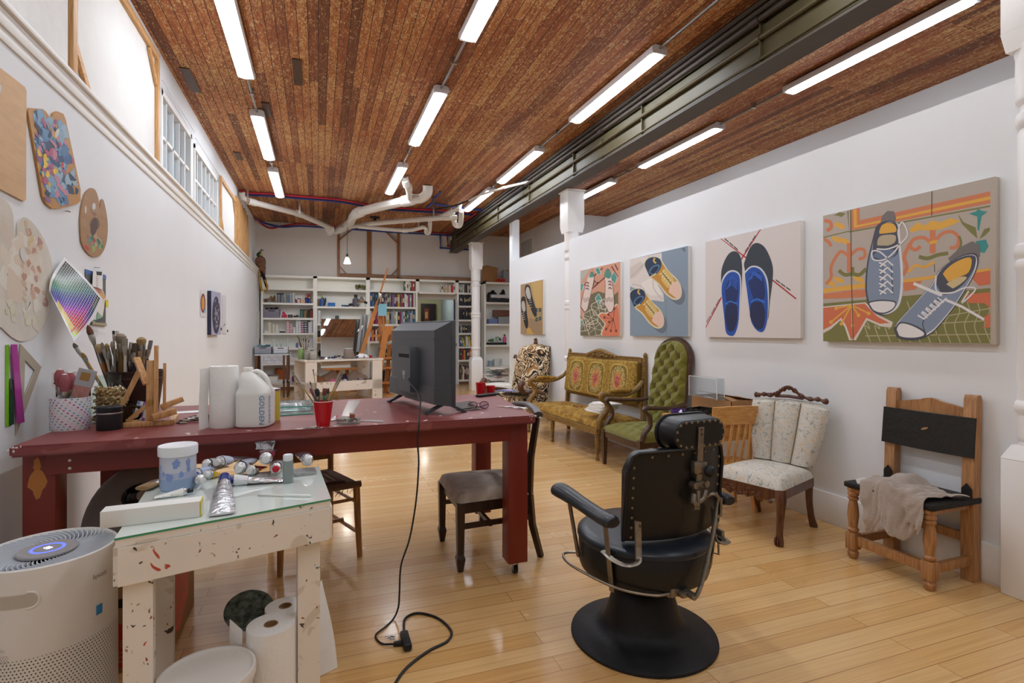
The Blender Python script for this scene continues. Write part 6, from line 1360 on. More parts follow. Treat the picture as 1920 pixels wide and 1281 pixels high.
A.poly([(830,970),(860,940),(900,945),(950,900),(1003,880),(1003,1145),(860,1145),(870,1080),(885,1040),(860,1010)],'d9d2c0',3).poly([(838,975),(866,950),(905,955),(955,912),(1003,892),(1003,1145),(870,1145),(880,1080),(895,1040),(870,1010)],'d67c5c',3)
for e in((885,985),(920,960),(925,1025),(900,1085),(940,1100),(985,1100),(970,910)):A.line([(962,1000),e],4,'5a2c28').poly(ell(*e,9,12,8),'6a3028')
def oxford(pts,heel,lace):
 A.poly(pts,'5a3230',4);cx=sum(p[0]for p in pts)/len(pts);cy_=sum(p[1]for p in pts)/len(pts)
 A.poly([(cx+(a-cx)*.9,cy_+(b-cy_)*.965)for a,b in pts],'e0cfc6',4).poly(heel,'4f8f82',3)
 for x,y in lace:A.line([(x-14,y+4),(x,y-8),(x+16,y+4)],6,'5a2630',3).line([(x-10,y-8),(x+12,y+10)],4,'5a2630')
 b=max(p[1]for p in pts)
 for k in range(3):A.line([(cx-38,b-130+14*k),(cx-18,b-112+12*k),(cx,b-128+12*k),(cx+20,b-112+12*k),(cx+38,b-130+14*k)],4,'8a6a66',3)
oxford([(680,900),(690,830),(715,730),(740,640),(765,600),(790,600),(800,650),(780,740),(755,840),(735,920),(705,942)],[(752,640),(765,605),(788,600),(795,630),(770,645)],[(738,690),(738,715),(736,740)])
oxford([(885,880),(888,800),(890,700),(885,620),(900,575),(925,572),(945,620),(955,700),(968,800),(970,890),(950,940),(915,940)],[(888,640),(892,590),(912,572),(935,590),(940,640),(910,655)],[(930,680),(932,705),(932,735)])
A.line([(790,710),(800,670),(815,690),(830,680),(810,715),(795,715)],6,'4a2a30',4)
A.done('painting of white lace-up shoes on coral and olive tiles')
A=Art(840,440,6.404).bound(8.788,7.79,1.306,2.178)
A.raw([(8.788,1.306),(7.79,1.306),(7.79,2.178),(8.788,2.178)],'b29468')
A.poly([(1000,580),(1128,550),(1128,890),(1060,880)],'c2a365').poly([(870,600),(940,585),(945,1195),(868,1190)],'a98e6e').poly([(975,1000),(1128,1050),(1128,1200),(960,1195)],'9c8264').poly([(950,1110),(985,1120),(1030,1200),(945,1195)],'c8a050')
for k in range(40):A.poly(ell(985+140*((k*37)%41)/41,1030+160*((k*23)%37)/37,6,3,6,k),'7f6a54' if k%2 else 'b8a078')
for q in((1045,885),(1090,885),(1050,1000),(1090,990),(1050,935),(1100,935)):A.poly([(q[0],q[1]),(q[0]+32,q[1]-5),(q[0]+32,q[1]+40),(q[0],q[1]+45)],'24454a' if q[1]!=935 else '9a8a66').line([(q[0]+8,q[1]+30),(q[0]+24,q[1]+10)],5,'8aa09a')
def blk(pts,ins,lace):
 A.poly(pts,'2a2928',4).poly(ins,'b9b7b2',4)
 for x,y in lace:A.line([(x-12,y+4),(x+14,y-8)],5,'d9d8d4')
A.line([(935,600),(935,1195)],4,'7a6248')
blk([(922,680),(930,620),(955,602),(985,625),(1005,720),(1040,840),(1065,920),(1060,985),(1030,970),(985,870),(940,770)],[(932,690),(942,640),(965,630),(985,680),(995,760),(970,775),(945,740)],[(985,790),(990,815),(985,850),(995,880)])
blk([(875,840),(880,770),(905,742),(930,760),(940,840),(950,960),(965,1060),(955,1125),(930,1110),(900,1000),(880,920)],[(882,850),(890,805),(912,800),(925,840),(930,910),(905,925),(888,890)],[(902,945),(905,970),(908,995),(915,1020)])
A.done('small-looking painting of black sneakers on tan cobbles, farthest along the right wall')
# on the left wall
XW=XL+.0015
def lw(px,py,off=0.):q=onX(px,py,XW+off);return(q.y,q.z)
def board(name,label,cat,pts,th,colr,parts,holes=(),view=(0,0,2.669),sm=3,mat=None,edge=None):
 """flat board hung on the left wall, traced outline, real thickness th; parts=[(kind,points,colour)]"""
 v=view;f=lambda a:lw(v[0]+a[0]/v[2],v[1]+a[1]/v[2],th)
 P=[Vector((a,b,0))for a,b in pts]
 if sm:n=len(P);P=curve(P[-2:]+P+P[:2],sm)[2*sm:-(2*sm)-1][:n*sm]
 q=[f((p.x,p.y))for p in P];cy_=sum(a for a,b in q)/len(q);cz=min(b for a,b in q)
 t=thing(name,label,cat,(XW,cy_,cz))
 obj('board',M(colr).prism(q,lambda a,b:(XW,a,b),lambda a,b:(XW+th,a,b)),mat or mt('palette_wood',None,.55,var=.1,vs=5,vsc=(1,1,4)),t,world=True)
 m=M();k=0
 def inside(p):
  c_=False;j=len(P)-1
  for i in range(len(P)):
   if(P[i].y>p[1])!=(P[j].y>p[1])and p[0]<(P[j].x-P[i].x)*(p[1]-P[i].y)/(P[j].y-P[i].y)+P[i].x:c_=not c_
   j=i
  return c_
 for pts_,c in parts:
  if not all(inside(p)for p in pts_):continue
  k+=1;m.col(c).vf([(XW+th+.0003+k*.000012,*f(p))for p in pts_],[tuple(range(len(pts_)))])
 if k:obj('paint_marks',m,ART,t,world=True,norm=False)['kind']='stuff'
 for h in holes:obj('thumb_hole',M('d2d0cd').prism([f(p)for p in h],lambda a,b:(XW+th+.0012+k*.000012,a,b),lambda a,b:(XW+th+.0016+k*.000012,a,b)),PM,t,world=True)
 return t
def dabs(seed,n,box,cols,s0,s1):
 r=random.Random(seed);out=[]
 for k in range(n):
  x,y=r.uniform(box[0],box[2]),r.uniform(box[1],box[3]);s_=r.uniform(s0,s1)
  Q=[Vector((a+r.uniform(-s_,s_)*.3,b+r.uniform(-s_,s_)*.35,0))for a,b in ell(x,y,s_*.5,s_*1.1,8,r.uniform(-.7,.3))];Q=curve(Q[-2:]+Q+Q[:2],3)[6:-7][:24];out.append(([(q.x,q.y)for q in Q],r.choice(cols)))
 return out
board('palette','plain pale wooden rectangular palette at the left edge of the wall','palette',[(-40,320),(0,338),(125,435),(133,455),(131,1000),(120,1008),(0,945),(-40,920)],.008,'cfa87a',[],[ell(0,445,5,20)],sm=0)
pd=dabs(3,150,(150,570,400,1030),['4a6a94','5f86ac','7fa3bd','3e5674','6a92b5','8aa9bd','42536a','9bb3c4'],22,48)+dabs(4,120,(150,570,400,1030),['b0607c','c4889a','5d7fa6','36475f','9db8c6','8a5f8a'],8,26)+dabs(5,12,(190,650,320,930),['d9b83a','e2c44c','c9423e'],10,22)
board('palette','rectangular palette thickly covered in blue and grey paint','palette',[(140,556),(150,542),(215,546),(232,560),(245,582),(262,585),(270,566),(290,558),(318,570),(330,600),(404,950),(404,1005),(390,1020),(300,1044),(262,1044),(232,1020),(215,985)],.009,'b9884c',pd,[ell(282,665,10,24,14,.3)],sm=0)
od=dabs(6,12,(420,980,500,1240),['8d6f58','a98a6e','9a7a62','745a4a','b59a80'],18,40)+dabs(7,13,(430,1180,520,1250),['5f8f8a','9ab06a','c24a4e','3f7a5a','a8c0b0','c9a25a','4a3a3c'],10,22)+[(ell(470,1135,17,46,12,.15),'5b4540'),(ell(428,1050,5,20,10),'cfc6b8')]
board('palette','small oval brown palette with a notch, right of the blue one','palette',[(402,1110),(410,1030),(430,965),(458,942),(480,955),(494,1000),(500,1045),(507,1005),(518,1002),(532,1060),(540,1130),(534,1210),(515,1262),(490,1285),(455,1280),(420,1240),(402,1180)],.007,'a5805c',od,[ell(468,1033,9,17,12)])
PXG=mt('hazy_acrylic',None,.25,var=.08,vs=6)
xd=dabs(8,34,(20,1040,170,1480),['d6cbb9','d9cfc0','d3c3b0','cdbfb0','dbd5c8'],40,90)+dabs(9,46,(110,1100,255,1520),['c9a894','b9907a','d2b98e','c7b29a','b58e86'],8,26)+dabs(10,16,(20,1500,200,1660),['c9c9a6','d4cdb8','d9d3c4'],14,30)
cxl=lambda P:[(x,y)for x,y in P]
board('palette','big hazy translucent oval palette with faint stains, lower left','palette',[(-60,985),(0,988),(40,1015),(66,1075),(72,1160),(80,1192),(88,1180),(90,1130),(104,1095),(135,1090),(185,1140),(235,1230),(262,1330),(262,1460),(240,1580),(200,1660),(140,1705),(80,1700),(10,1640),(-60,1560)],.005,'d9d3c6',xd,[ell(112,1275,14,36,14,-.2)],mat=PXG)
t=thing('colour_chart','curled diamond-hung colour chart with a grid of rainbow squares','chart',(XW,onX(145,560,XW).y,1.45))
import colorsys
c00,c10,c01,c11=(121,483),(192,560),(92,545),(138,640)
NX,NY=20,24
def chp(u,v):
 a=[(1-u)*(1-v)*p+u*(1-v)*q+(1-u)*v*r+u*v*s_ for p,q,r,s_ in zip(c00,c10,c01,c11)]
 a[0]+=-9*math.sin(PI*v)*(1-u)+5*math.sin(PI*v)*u;a[1]+=-10*math.sin(PI*u)*(1-v)*.3+4*math.sin(PI*v)
 return onX(a[0],a[1],XW+.02+.10*u*(1-.55*v)+.05*v*u)
obj('sheet',M('e2e2e4').sheet(chp,20,24,.0012),PG,t,world=True)
cg=M()
for i in range(NX):
 for j in range(NY):
  u0,v0=(i+1.1)/(NX+2),(j+1.1)/(NY+2);du,dv=.82/(NX+2),.82/(NY+2)
  tt_=.42*i/NX+.58*j/NY;kk=[(0,.6),(.2,.36),(.33,.42),(.45,.62),(.6,.80),(.74,.96),(.88,1.06),(1.,1.15)];q_=max(k for k in range(7)if kk[k][0]<=tt_);h=(kk[q_][1]+(kk[q_+1][1]-kk[q_][1])*(tt_-kk[q_][0])/(kk[q_+1][0]-kk[q_][0])+.12*(i/NX-j/NY))%1.;s_=min(.95,.1+1.5*tt_);vv=min(1,.2+1.0*tt_)*(.8+.2*((i+j)%2))
  if i>=18:vv=.15+.8*j/NY;s_=.9 if j>5 else 0.;h=(.35+.9*j/NY)%1
  if j>20 and 4<i<17:h=.14;s_=.7;vv=.95
  cg.c=tuple(lin(colorsys.hsv_to_rgb(h,s_,vv)))
  P=[chp(u0,v0),chp(u0+du,v0),chp(u0+du,v0+dv),chp(u0,v0+dv)];cg.vf([p+Vector((.0016,-.0009,.0))for p in P],[(0,1,2,3)])
obj('colour_grid',cg,PG,t,world=True,norm=False)
def flatcard(name,label,cat,quads,mat=P_,x=.002):
 q=[lw(*p)for p in quads[0][1]]
 t=thing(name,label,cat,(XW,sum(a for a,b in q)/len(q),min(b for a,b in q)))
 for k,(nm,pts,c)in enumerate(quads):o=M(c).prism([lw(*p)for p in pts],lambda a,b:(XW+x+.0012*k,a,b),lambda a,b:(XW+x+.0012*k+.001,a,b));obj(nm,o,mat,t,world=True)
 return t
z=lambda a,b:(80+a/6.744,470+b/6.744)
flatcard('wheel_card','grey colour-wheel card set hanging from a bulldog clip','card',[('backing',[z(530,232),z(790,310),z(790,960),z(560,930)],'5d5d5f'),('heading',[z(532,236),z(606,255),z(606,310),z(534,290)],'4a6fb5'),('heading',[z(730,300),z(790,315),z(790,365),z(732,350)],'4a6fb5'),('wheel',[z(560,450),z(600,420),z(720,440),z(785,600),z(740,840),z(640,905),z(580,890),z(570,700)],'e6e3dc'),('wheel_sector',[z(600,450),z(720,490),z(660,640)],'c9857a'),('wheel_sector',[z(725,490),z(780,600),z(665,640)],'d9ab72'),('wheel_sector',[z(670,770),z(735,840),z(660,870)],'8fb89a'),('wheel_sector',[z(735,842),z(640,895),z(600,880),z(655,872)],'2f6f62'),('caption',[z(600,905),z(780,920),z(780,955),z(600,935)],'a8a283'),('swatch',[z(765,620),z(798,625),z(798,720),z(768,715)],'e0cf2a'),('paper_tag',[z(600,250),z(722,290),z(722,490),z(590,450)],'ecebe8'),('clip',[z(640,262),z(712,268),z(705,315),z(645,308)],'1c1c1e')])
t=bpy.data.objects['wheel_card'];a=onX(*z(650,214),XW);obj('nail',M().tube([a,a+Vector((.03,0,.0))],.002,6),STEEL,t,world=True)
wl=M('6a6a6c')
for k in range(6):
 y,zz=lw(*z(650,330+26*k));wl.b2((XW+.0165,y-.02,zz-.001),(XW+.017,y+.012,zz+.001))
obj('print_lines',wl,P_,t,world=True)['kind']='stuff'
solo('grid_card',M('d9dade').prism([lw(*z(*p))for p in((600,960),(700,975),(690,1080),(650,1140),(610,1090))],lambda a,b:(XW+.001,a,b),lambda a,b:(XW+.002,a,b)),P_,'pale corner of a printed card peeping below the colour wheel','card')
z2=lambda a,b:(a/4.27,560+b/4.27)
def rule(label,name,pts,c,th=.003,x=.0,tick=None):
 q=[lw(*z2(*p))for p in pts];t=thing(name,label,'ruler',(XW,q[0][0],min(b for a,b in q)))
 obj('body',M(c).prism(q,lambda a,b:(XW+x,a,b),lambda a,b:(XW+x+th,a,b)),PG,t,world=True)
 m=M(tick or '2c2c2e')
 for k in range(24):
  u=(k+.5)/24;a=[q[0][i]+(q[3][i]-q[0][i])*u for i in(0,1)];b=[q[1][i]+(q[2][i]-q[1][i])*u for i in(0,1)];l_=.4 if k%4==0 else.2
  m.bar((XW+x+th+.0002,a[0],a[1]),(XW+x+th+.0002,a[0]+(b[0]-a[0])*l_,a[1]+(b[1]-a[1])*l_),.0008,.0003,(1,0,0))
 obj('tick_marks',m,P_,t,world=True)['kind']='stuff'
rule('lime green plastic ruler hanging behind the pink one','ruler',[(44,370),(66,370),(64,1020),(42,1028)],'7fc22e')
rule('dark green ruler half hidden between lime and pink rulers','ruler',[(66,640),(98,650),(98,1005),(64,1022)],'2f4a3a',.002,.0045)
rule('curved magenta pink ruler with its lower end kicked right','ruler',[(66,368),(114,366),(174,990),(116,1005)],'b0459a',.003,.008)
t=thing('set_square','beige plastic set square hanging point down','set square',(XW,lw(*z2(200,700))[0],lw(*z2(120,1090))[1]))
o_=[lw(*z2(*p))for p in((155,362),(322,548),(120,1092))];i_=[lw(*z2(*p))for p in((192,490),(270,575),(180,805))]
m=M('b5aa9a');V=[(XW+.001+h,*p)for h in(0,.004)for p in o_+i_]
Fs=[]
for k in range(3):j=(k+1)%3;Fs+=[(k,j,3+j,3+k),(6+k,6+j,9+j,9+k),(k,j,6+j,6+k),(3+k,3+j,9+j,9+k)]
m.vf(V,Fs);obj('plate',m,mt('smoky_acrylic',None,.2),t,world=True)
solo('hook',M().tube([onX(124,396,XW),onX(128,396,XW+.02),onX(132,398,XW+.03)],.003,6),STEEL,'small bare hook under the blue rectangular palette','hook')
z3=lambda a,b:(360+a/9.85,520+b/9.85)
t=flatcard('print','small pinned print of a yellow and red figure in an oval','print',[('paper',[z3(148,235),z3(250,240),z3(250,735),z3(150,725)],'dedce0'),('oval',[z3(x,y)for x,y in ell(197,480,45,180,18)],'7a2f2c'),('figure',[z3(x,y)for x,y in ell(196,480,26,130,12)],'d69a3c'),('corner_tint',[z3(200,640),z3(245,560),z3(245,668)],'8fc0d6')])
q=[lw(*z3(*p),.04)for p in((352,250),(528,290),(526,1062),(352,1065))]
t=thing('canvas_picture','small dark-edged canvas of a white line figure in a navy oval','painting',(XW,q[0][0],q[3][1]))
obj('canvas',M('262842').prism(q,lambda a,b:(XW,a,b),lambda a,b:(XW+.042,a,b)),P_,t,world=True)
m=M('a9a8c4').prism(q,lambda a,b:(XW+.0422,a,b),lambda a,b:(XW+.0428,a,b));m.col('2a2a46').prism([lw(*z3(x,y),.043)for x,y in ell(446,700,72,345,26)],lambda a,b:(XW+.043,a,b),lambda a,b:(XW+.0434,a,b))
m.col('b9b8c8');r_=random.Random(3)
for k in range(46):
 x,y=446+r_.gauss(0,22),690+r_.gauss(0,120);m.prism([lw(*z3(a,b),.043)for a,b in ell(x,y,r_.uniform(2,6),r_.uniform(8,34),7,r_.uniform(-.4,.4))],lambda a,b:(XW+.0436,a,b),lambda a,b:(XW+.0439,a,b))
obj('painted_front',m,P_,t,world=True,norm=False)
flatcard('drawing','faint pencil drawing sheet right of the navy canvas','drawing',[('paper',[z3(550,330),z3(626,335),z3(624,1050),z3(550,1045)],'d6d6da'),('pencil_mark',[z3(575,900),z3(605,850),z3(608,870),z3(580,910)],'3a3a42')])
for k,p in enumerate(((538,955),(658,990))):solo('push_pin',M('1c2036').sph(onX(*z3(*p),XW+.006),(.008,.016,.02),8,6),PG,['dark pin between the canvas and the drawing','dark pin right of the drawing'][k],'pin')
SPR=wood('spruce_bar','b98850','d9ab74',axis=2,rough=.55);SPRY=wood('spruce_bar_long','b98850','dcae78',axis=1,rough=.55)
RAWC=mt('canvas_back','e4e3df',.9,var=.03,vs=3)
def stretcher(label,y0,y1,ztop,braces=True,xb=XU+.004):
 z0=ZL+.03;t=thing('stretched_canvas',label,'canvas',(xb+.02,(y0+y1)/2,z0));w_=.06
 obj('canvas',M().b2((xb,y0,z0),(xb+.006,y1,ztop)),RAWC,t,world=True)
 for y in(y0,y1-w_):obj('stretcher_bar',M().b2((xb+.0065,y,z0),(xb+.034,y+w_,ztop),.002),SPR,t,world=True)
 for zz in(z0,ztop-w_):obj('stretcher_bar',M().b2((xb+.0065,y0+w_,zz),(xb+.034,y1-w_,zz+w_),.002),SPRY,t,world=True)
 if braces:
  for y,zz,sy,sz in((y0+w_,z0+w_,1,1),(y1-w_,ztop-w_,-1,-1)):obj('corner_brace',M().bar((xb+.02,y,zz+sz*.22),(xb+.02,y+sy*.22,zz),.045,.02,(1,0,0)),SPRY,t,world=True)
 return t
stretcher('big stretched canvas showing its wooden back, on the ledge nearest the camera',3.74,5.52,3.80)
t=thing('blank_canvas','white canvas sheet hanging behind the nearest stretcher at the left','canvas',(XU,3.4,ZL+.03));obj('sheet',M('e6e6e4').sheet(lambda u,v:(XU+.02+.008*math.sin(7*u),2.6+1.1*u,ZL+.031+1.1*v),14,4,.003),PC,t,world=True)
stretcher('second wooden-backed canvas on the ledge past the windows',8.72,10.25,3.62)
for k,(y,w_,tl)in enumerate([(10.32,.09,.0),(10.46,.10,.02),(10.60,.06,.05),(10.74,.07,.0),(10.88,.05,.04),(11.02,.08,.02),(11.25,.06,.06),(11.45,.09,.02),(11.75,.07,.0)]):
 solo('wood_strip',M().bar((XU+.05+.012*(k%2),y,ZL+.031),(XU+.03,y+tl,3.70-.02*(k%3)),w_,.03,(1,0,0)),SPR,'bare wooden strip standing on the ledge, %s of nine past the canvases'%ORD[k],'wood strip','wooden strips on the ledge')
t=thing('stuffed_pheasant','stuffed pheasant with green head and long gold-edged tail at the ledge end','bird',(-1.2,13.0,ZL+.03))
FE=pattern_mat('brown_plumage',[(.3,'2a1712'),(.5,'6e4630'),(.7,'a5826a')],40,1.5,.8)
pp=[onY(px,py,13.0)for px,py in((487,480),(488,487),(489,497),(492,508),(495,516))]
obj('body',M().tube(curve(pp,5),[.05,.06,.075,.09,.10,.105,.11,.11,.11,.105,.10,.095,.09,.085,.08,.07,.06,.05,.045,.04,.04][:21],12),FE,t,world=True)
hd=onY(486,478,13.0);obj('head',M('14522f').sph(hd,(.06,.08,.06),12,8),PG,t,world=True)
obj('beak',M('c9b48c').tube([hd+Vector((.04,-.05,0)),hd+Vector((.09,-.12,-.03))],[.03,.004],8),P_,t,world=True)
obj('head_crest',M('7a5a3a').tube([hd+Vector((0,.0,.04)),hd+Vector((.05,.02,.12)),hd+Vector((.1,.0,.1))],[.03,.02,.004],6),FE,t,world=True)
tp=[onY(px,py,13.02)for px,py in((489,505),(495,520),(498,532),(500,541))];obj('tail',M('0e0d10').tube(curve(tp,4),[.09,.09,.09,.09,.085,.08,.08,.075,.07,.065,.06,.05,.03],8,sq=.4),PM,t,world=True)
for k,ps in enumerate((((486,505),(487,525),(491,546)),((496,525),(501,535),(500,545),(496,547)))):
 tp=[onY(px,py,12.96)for px,py in ps];obj('gold_plume',M('b8862c').tube(curve(tp,4),[.035]*4+[.045]*4+[.04]*5 if len(ps)==4 else[.03]*4+[.045]*5,8,sq=.5),PM,t,world=True)
 # columns
def column(name,x,y,label,ztop=3.41,sc_=1.):
 m=M();s_=.132*sc_
 m.b2((-s_,-s_,0),(s_,s_,.70),.006)
 def taper(z0,z1,a,b):
  V=[(i*a,j*a,z0)for i,j in((-1,-1),(1,-1),(1,1),(-1,1))]+[(i*b,j*b,z1)for i,j in((-1,-1),(1,-1),(1,1),(-1,1))]
  m.vf(V,[(0,1,5,4),(1,2,6,5),(2,3,7,6),(3,0,4,7),(4,5,6,7),(3,2,1,0)])
 taper(.70,.77,s_,s_*.72)
 k=s_/.132
 pr=[(.09,.76),(.098,.775),(.094,.79),(.10,.80),(.104,.82),(.10,.84),(.104,.86),(.10,.88),(.104,.90),(.096,.92),(.098,.93),(.112,.945),(.116,.965),(.11,.99),(.099,1.0),(.099,1.06),(.104,1.10),(.104,1.66),(.112,1.67),(.116,1.69),(.112,1.71),(.1,1.72),(.112,1.735),(.116,1.76),(.112,1.79),(.1,1.80),(.1,2.36),(.092,2.38),(.108,2.40),(.112,2.43),(.106,2.46),(.09,2.47),(.088,2.50),(.108,2.52),(.112,2.54),(.108,2.56),(.112,2.58),(.108,2.60),(.112,2.62),(.108,2.64),(.112,2.66),(.11,2.74),(.122,2.80),(.1,2.81)]
 m.lathe([(r*k,z)for r,z in pr],n=28)
 taper(2.78,2.88,s_*.86,s_);m.b2((-s_,-s_,2.88),(s_,s_,ztop-.04),.004);m.b2((-s_*1.15,-s_*1.15,ztop-.04),(s_*1.15,s_*1.15,ztop-.021),.003)
 o=obj(name,m,mt('glossy_white_column','ecebea',.35,var=.015,bump=.12,bs=22));o.location=(x,y,0);o['kind']='structure';o['label']=label;return o
column('column',3.41,11.84,'turned white post in front of the back bookcases')
column('column',3.47,7.0,'turned white post half buried in the right partition')
column('column',3.42,1.62,'turned white post at the right edge of the frame',3.41,.83)
t=thing('wall_vent','white slatted air vent high on the grey wall beyond the partition','vent',(4.96,12.6,3.4))
obj('vent_frame',M().b2((4.955,12.15,3.08),(4.969,13.05,3.72)),WHITE,t,world=True)
obj('slat',M('8d8f90').b2((4.952,12.22,3.14),(4.954,12.98,3.66)),PM,t,world=True)
for k in range(9):obj('slat',M('c9cacb').b2((4.944,12.24+.083*k,3.14),(4.953,12.28+.083*k,3.66)),P_,t,world=True)
# bookcases
SHW=mt('shelf_paint','f2f2ec',.5)
YF2,YK=13.25,13.54
SHEL={}
def bookcase(key,label,x0p,x1p,ys,ytop,plinth=None,yf=YF2,yb=YK,back=True,legs=True):
 x0,x1=onY(x0p,600,yf).x,onY(x1p,600,yf).x;xm=(x0p+x1p)/2
 zt=onY(xm,ytop,yf).z;t=thing('bookcase',label,'bookcase',((x0+x1)/2,yf,0));tk=.045
 zb=0 if legs else onY(xm,ys[-1],yf).z-.02
 for x in(x0,x1-tk):obj('side_panel',M().b2((x,yf,zb),(x+tk,yb,zt)),SHW,t,world=True)
 obj('top_panel',M().b2((x0,yf,zt-.05),(x1,yb,zt)),SHW,t,world=True)
 zs=[onY(xm,y,yf).z for y in ys]
 for z_ in zs:obj('shelf',M().b2((x0+tk,yf+.002,z_-.045),(x1-tk,yb,z_)),SHW,t,world=True)
 if back:obj('back_panel',M().b2((x0+.01,yb-.012,zb),(x1-.01,yb,zt)),SHW,t,world=True)
 if plinth:obj('plinth',M('7a5a3e').b2((x0+tk,yf+.03,0),(x1-tk,yf+.05,zs[-1]-.04)),P_,t,world=True)
 SHEL[key]=(zs,x0+tk,x1-tk,yf)
bookcase('A','white built-in bookcase bay of paint jars beside the left wall',489,591,(540.5,568,596,624.5,652.5,681,722),516.5,True)
bookcase('B','white bookcase bay behind the leaning mirror',591,690,(543.5,575,607,640,676,718),519.5,True)
bookcase('C','white bookcase bay filled with coloured books left of the doorway',690,783,(545,575.5,608,640,676,716),522.5,True)
bookcase('D','white shelf unit bridging over the doorway',783,857,(548,),525,legs=False)
bookcase('E','narrow white bookcase bay right of the doorway',857,889,(549,573.5,599.5,624.5,650,675,712),527,True)
bookcase('F','white bookcase behind the turned post, near the partition end',908,972,(567,607.5,646.5,687.5,724),529.5,False,13.0,13.3)
DD=thing('door','dark navy door standing open below the bridging shelf','door',(onY(857,600,13.2).x-.02,13.22,0))
pd0,pd1=onZ(855,727.5,0),onY(840,560,13.26)
obj('door_leaf',M('23263a').bar((onY(855,600,13.20).x-.03,13.22,1.07),(onY(855,600,13.2).x-.20,12.55,1.07),.04,2.12),P_,DD,world=True)
obj('door_edge',M('e4e4e0').b2((onY(857,600,13.2).x-.04,13.205,.0),(onY(859,600,13.2).x-.0,13.245,2.14)),P_,DD,world=True)
kb=onY(856,646,13.1);obj('door_knob',M('2a2a2c').sph((kb.x-.02,13.12,kb.z),(.04,.04,.04),10,8).cyl((kb.x-.02,13.14,kb.z),(kb.x-.02,13.2,kb.z),.015),STEEL,DD,world=True)
t=thing('framed_picture','dark framed picture glimpsed through the doorway','picture',(DX0+.55,YB+2.6,1.2))
obj('frame',M('2a1a14').b2((DX0+.62,YB+2.55,1.1),(DX0+1.05,YB+2.69,2.2)),P_,t,world=True);obj('picture_panel',M('7a3a24').b2((DX0+.7,YB+2.54,1.25),(DX0+.84,YB+2.55,2.05)).col('c9a05a').b2((DX0+.72,YB+2.535,1.75),(DX0+.8,YB+2.54,1.95)),P_,t,world=True)
def item(kind,key,row,xp,w,h,c,label,cat,name,group=None,cap=None,dz=0.,dy=.10,c2=None):
 zs,x0,x1,yf=SHEL[key]if key in SHEL else key;y=yf+dy;z0=zs[row]if isinstance(zs,list)else zs
 u=(xp-CX)/F;X_=y*(u*CT+ST)/(CT-u*ST);d=X_*ST+y*CT;W_,H_=w*d/F,h*d/F
 if key in SHEL:X_=max(x0+W_/2+.004,min(x1-W_/2-.004,X_))
 z0+=dz*d/F+.0015
 if kind=='box':
  return solo(name,M(c).box((0,0,H_/2),(W_,min(W_,.16),H_)),P_,label,cat,group,loc=(X_,y,z0))
 if kind in('jar','bottle','can'):
  t=thing(name,label,cat,(X_,y,z0),0,group);r=W_/2
  if kind=='can':obj('body',M(c).lathe([(1e-4,0),(r,0),(r,H_*.86)],n=14),PG,t);obj('cap',M(cap or c).lathe([(r*.95,H_*.86),(r*.95,H_),(1e-4,H_)],n=14),P_,t)
  elif kind=='jar':obj('body',M(c).lathe([(1e-4,0),(r*.95,0),(r*.95,H_*.7)],n=12),P_,t);obj('lid',M(cap or 'ededea').lathe([(r,H_*.7),(r,H_),(1e-4,H_)],n=12),P_,t)
  else:obj('body',M(c).lathe([(1e-4,0),(r,0),(r,H_*.6),(r*.45,H_*.76),(r*.45,H_*.8)],n=14),P_,t);obj('cap',M(cap or 'ededea').lathe([(r*.5,H_*.8),(r*.5,H_),(1e-4,H_)],n=10),P_,t)
  return t
 if kind=='basket':
  t=thing(name,label,cat,(X_,y,z0),0,group);D_=.24
  obj('basket_wall',M(c).b2((-W_/2,-D_/2,0),(W_/2,D_/2,.01)).b2((-W_/2,-D_/2,0),(W_/2,-D_/2+.008,H_)).b2((-W_/2,D_/2-.008,0),(W_/2,D_/2,H_)).b2((-W_/2,-D_/2,0),(-W_/2+.008,D_/2,H_)).b2((W_/2-.008,-D_/2,0),(W_/2,D_/2,H_)),P_,t)
  g=M(c2 or '6a6a72')
  for k in range(12):x=-W_/2+W_*(k+.5)/12;g.b2((x-.004,-D_/2-.002,H_*.08),(x+.004,-D_/2,H_*.72))
  obj('basket_slot',g,P_,t)['kind']='stuff';obj('grip',M('2a2a38').b2((-W_*.2,-D_/2-.003,H_*.78),(W_*.2,-D_/2,H_*.9)),P_,t);return t
 if kind=='heap':
  m=M();r_=random.Random(label)
  cs=c if isinstance(c,list)else[c]
  for k in range(9):m.col(cs[k%len(cs)]).sph((r_.uniform(-.4,.4)*W_,r_.uniform(-.05,.05),H_*.36+r_.uniform(0,.3)*H_),(W_*r_.uniform(.1,.2),.05,H_*r_.uniform(.2,.35)),7,5)
  return solo(name,m,PM,label,cat,group,loc=(X_,y,z0))
PA,PAL='left paint bay','paint shelf'
item('heap','A',1,499,9,9,'8d6f5c','small tangle of brown twigs at the left end of the shelf with spray cans','bundle','twig_bundle');item('heap','A',1,511,12,15,['a08266','8a6a50'],'larger ball of brown woven twigs left of the black-capped cans','bundle','twig_ball')
for k,xp in enumerate((522.5,529)):item('can','A',1,xp,6,18,'7f858d','grey spray can with black cap, %s of a pair'%('left','right')[k],'spray can','spray_can','black capped spray cans','17181a')
for k,(xp,h)in enumerate(((539.5,17),(544.5,17),(550,19))):item('can','A',1,xp,4.7 if k<2 else 5.6,h,['6f7f92','9aa7b5','b9c4c4'][k],'silver spray can right of the black-capped pair, '+['darkest and leftmost','middle one','palest and tallest'][k],'spray can','spray_can','silver spray cans',['8a96a4','a9b4be','c9cccb'][k])
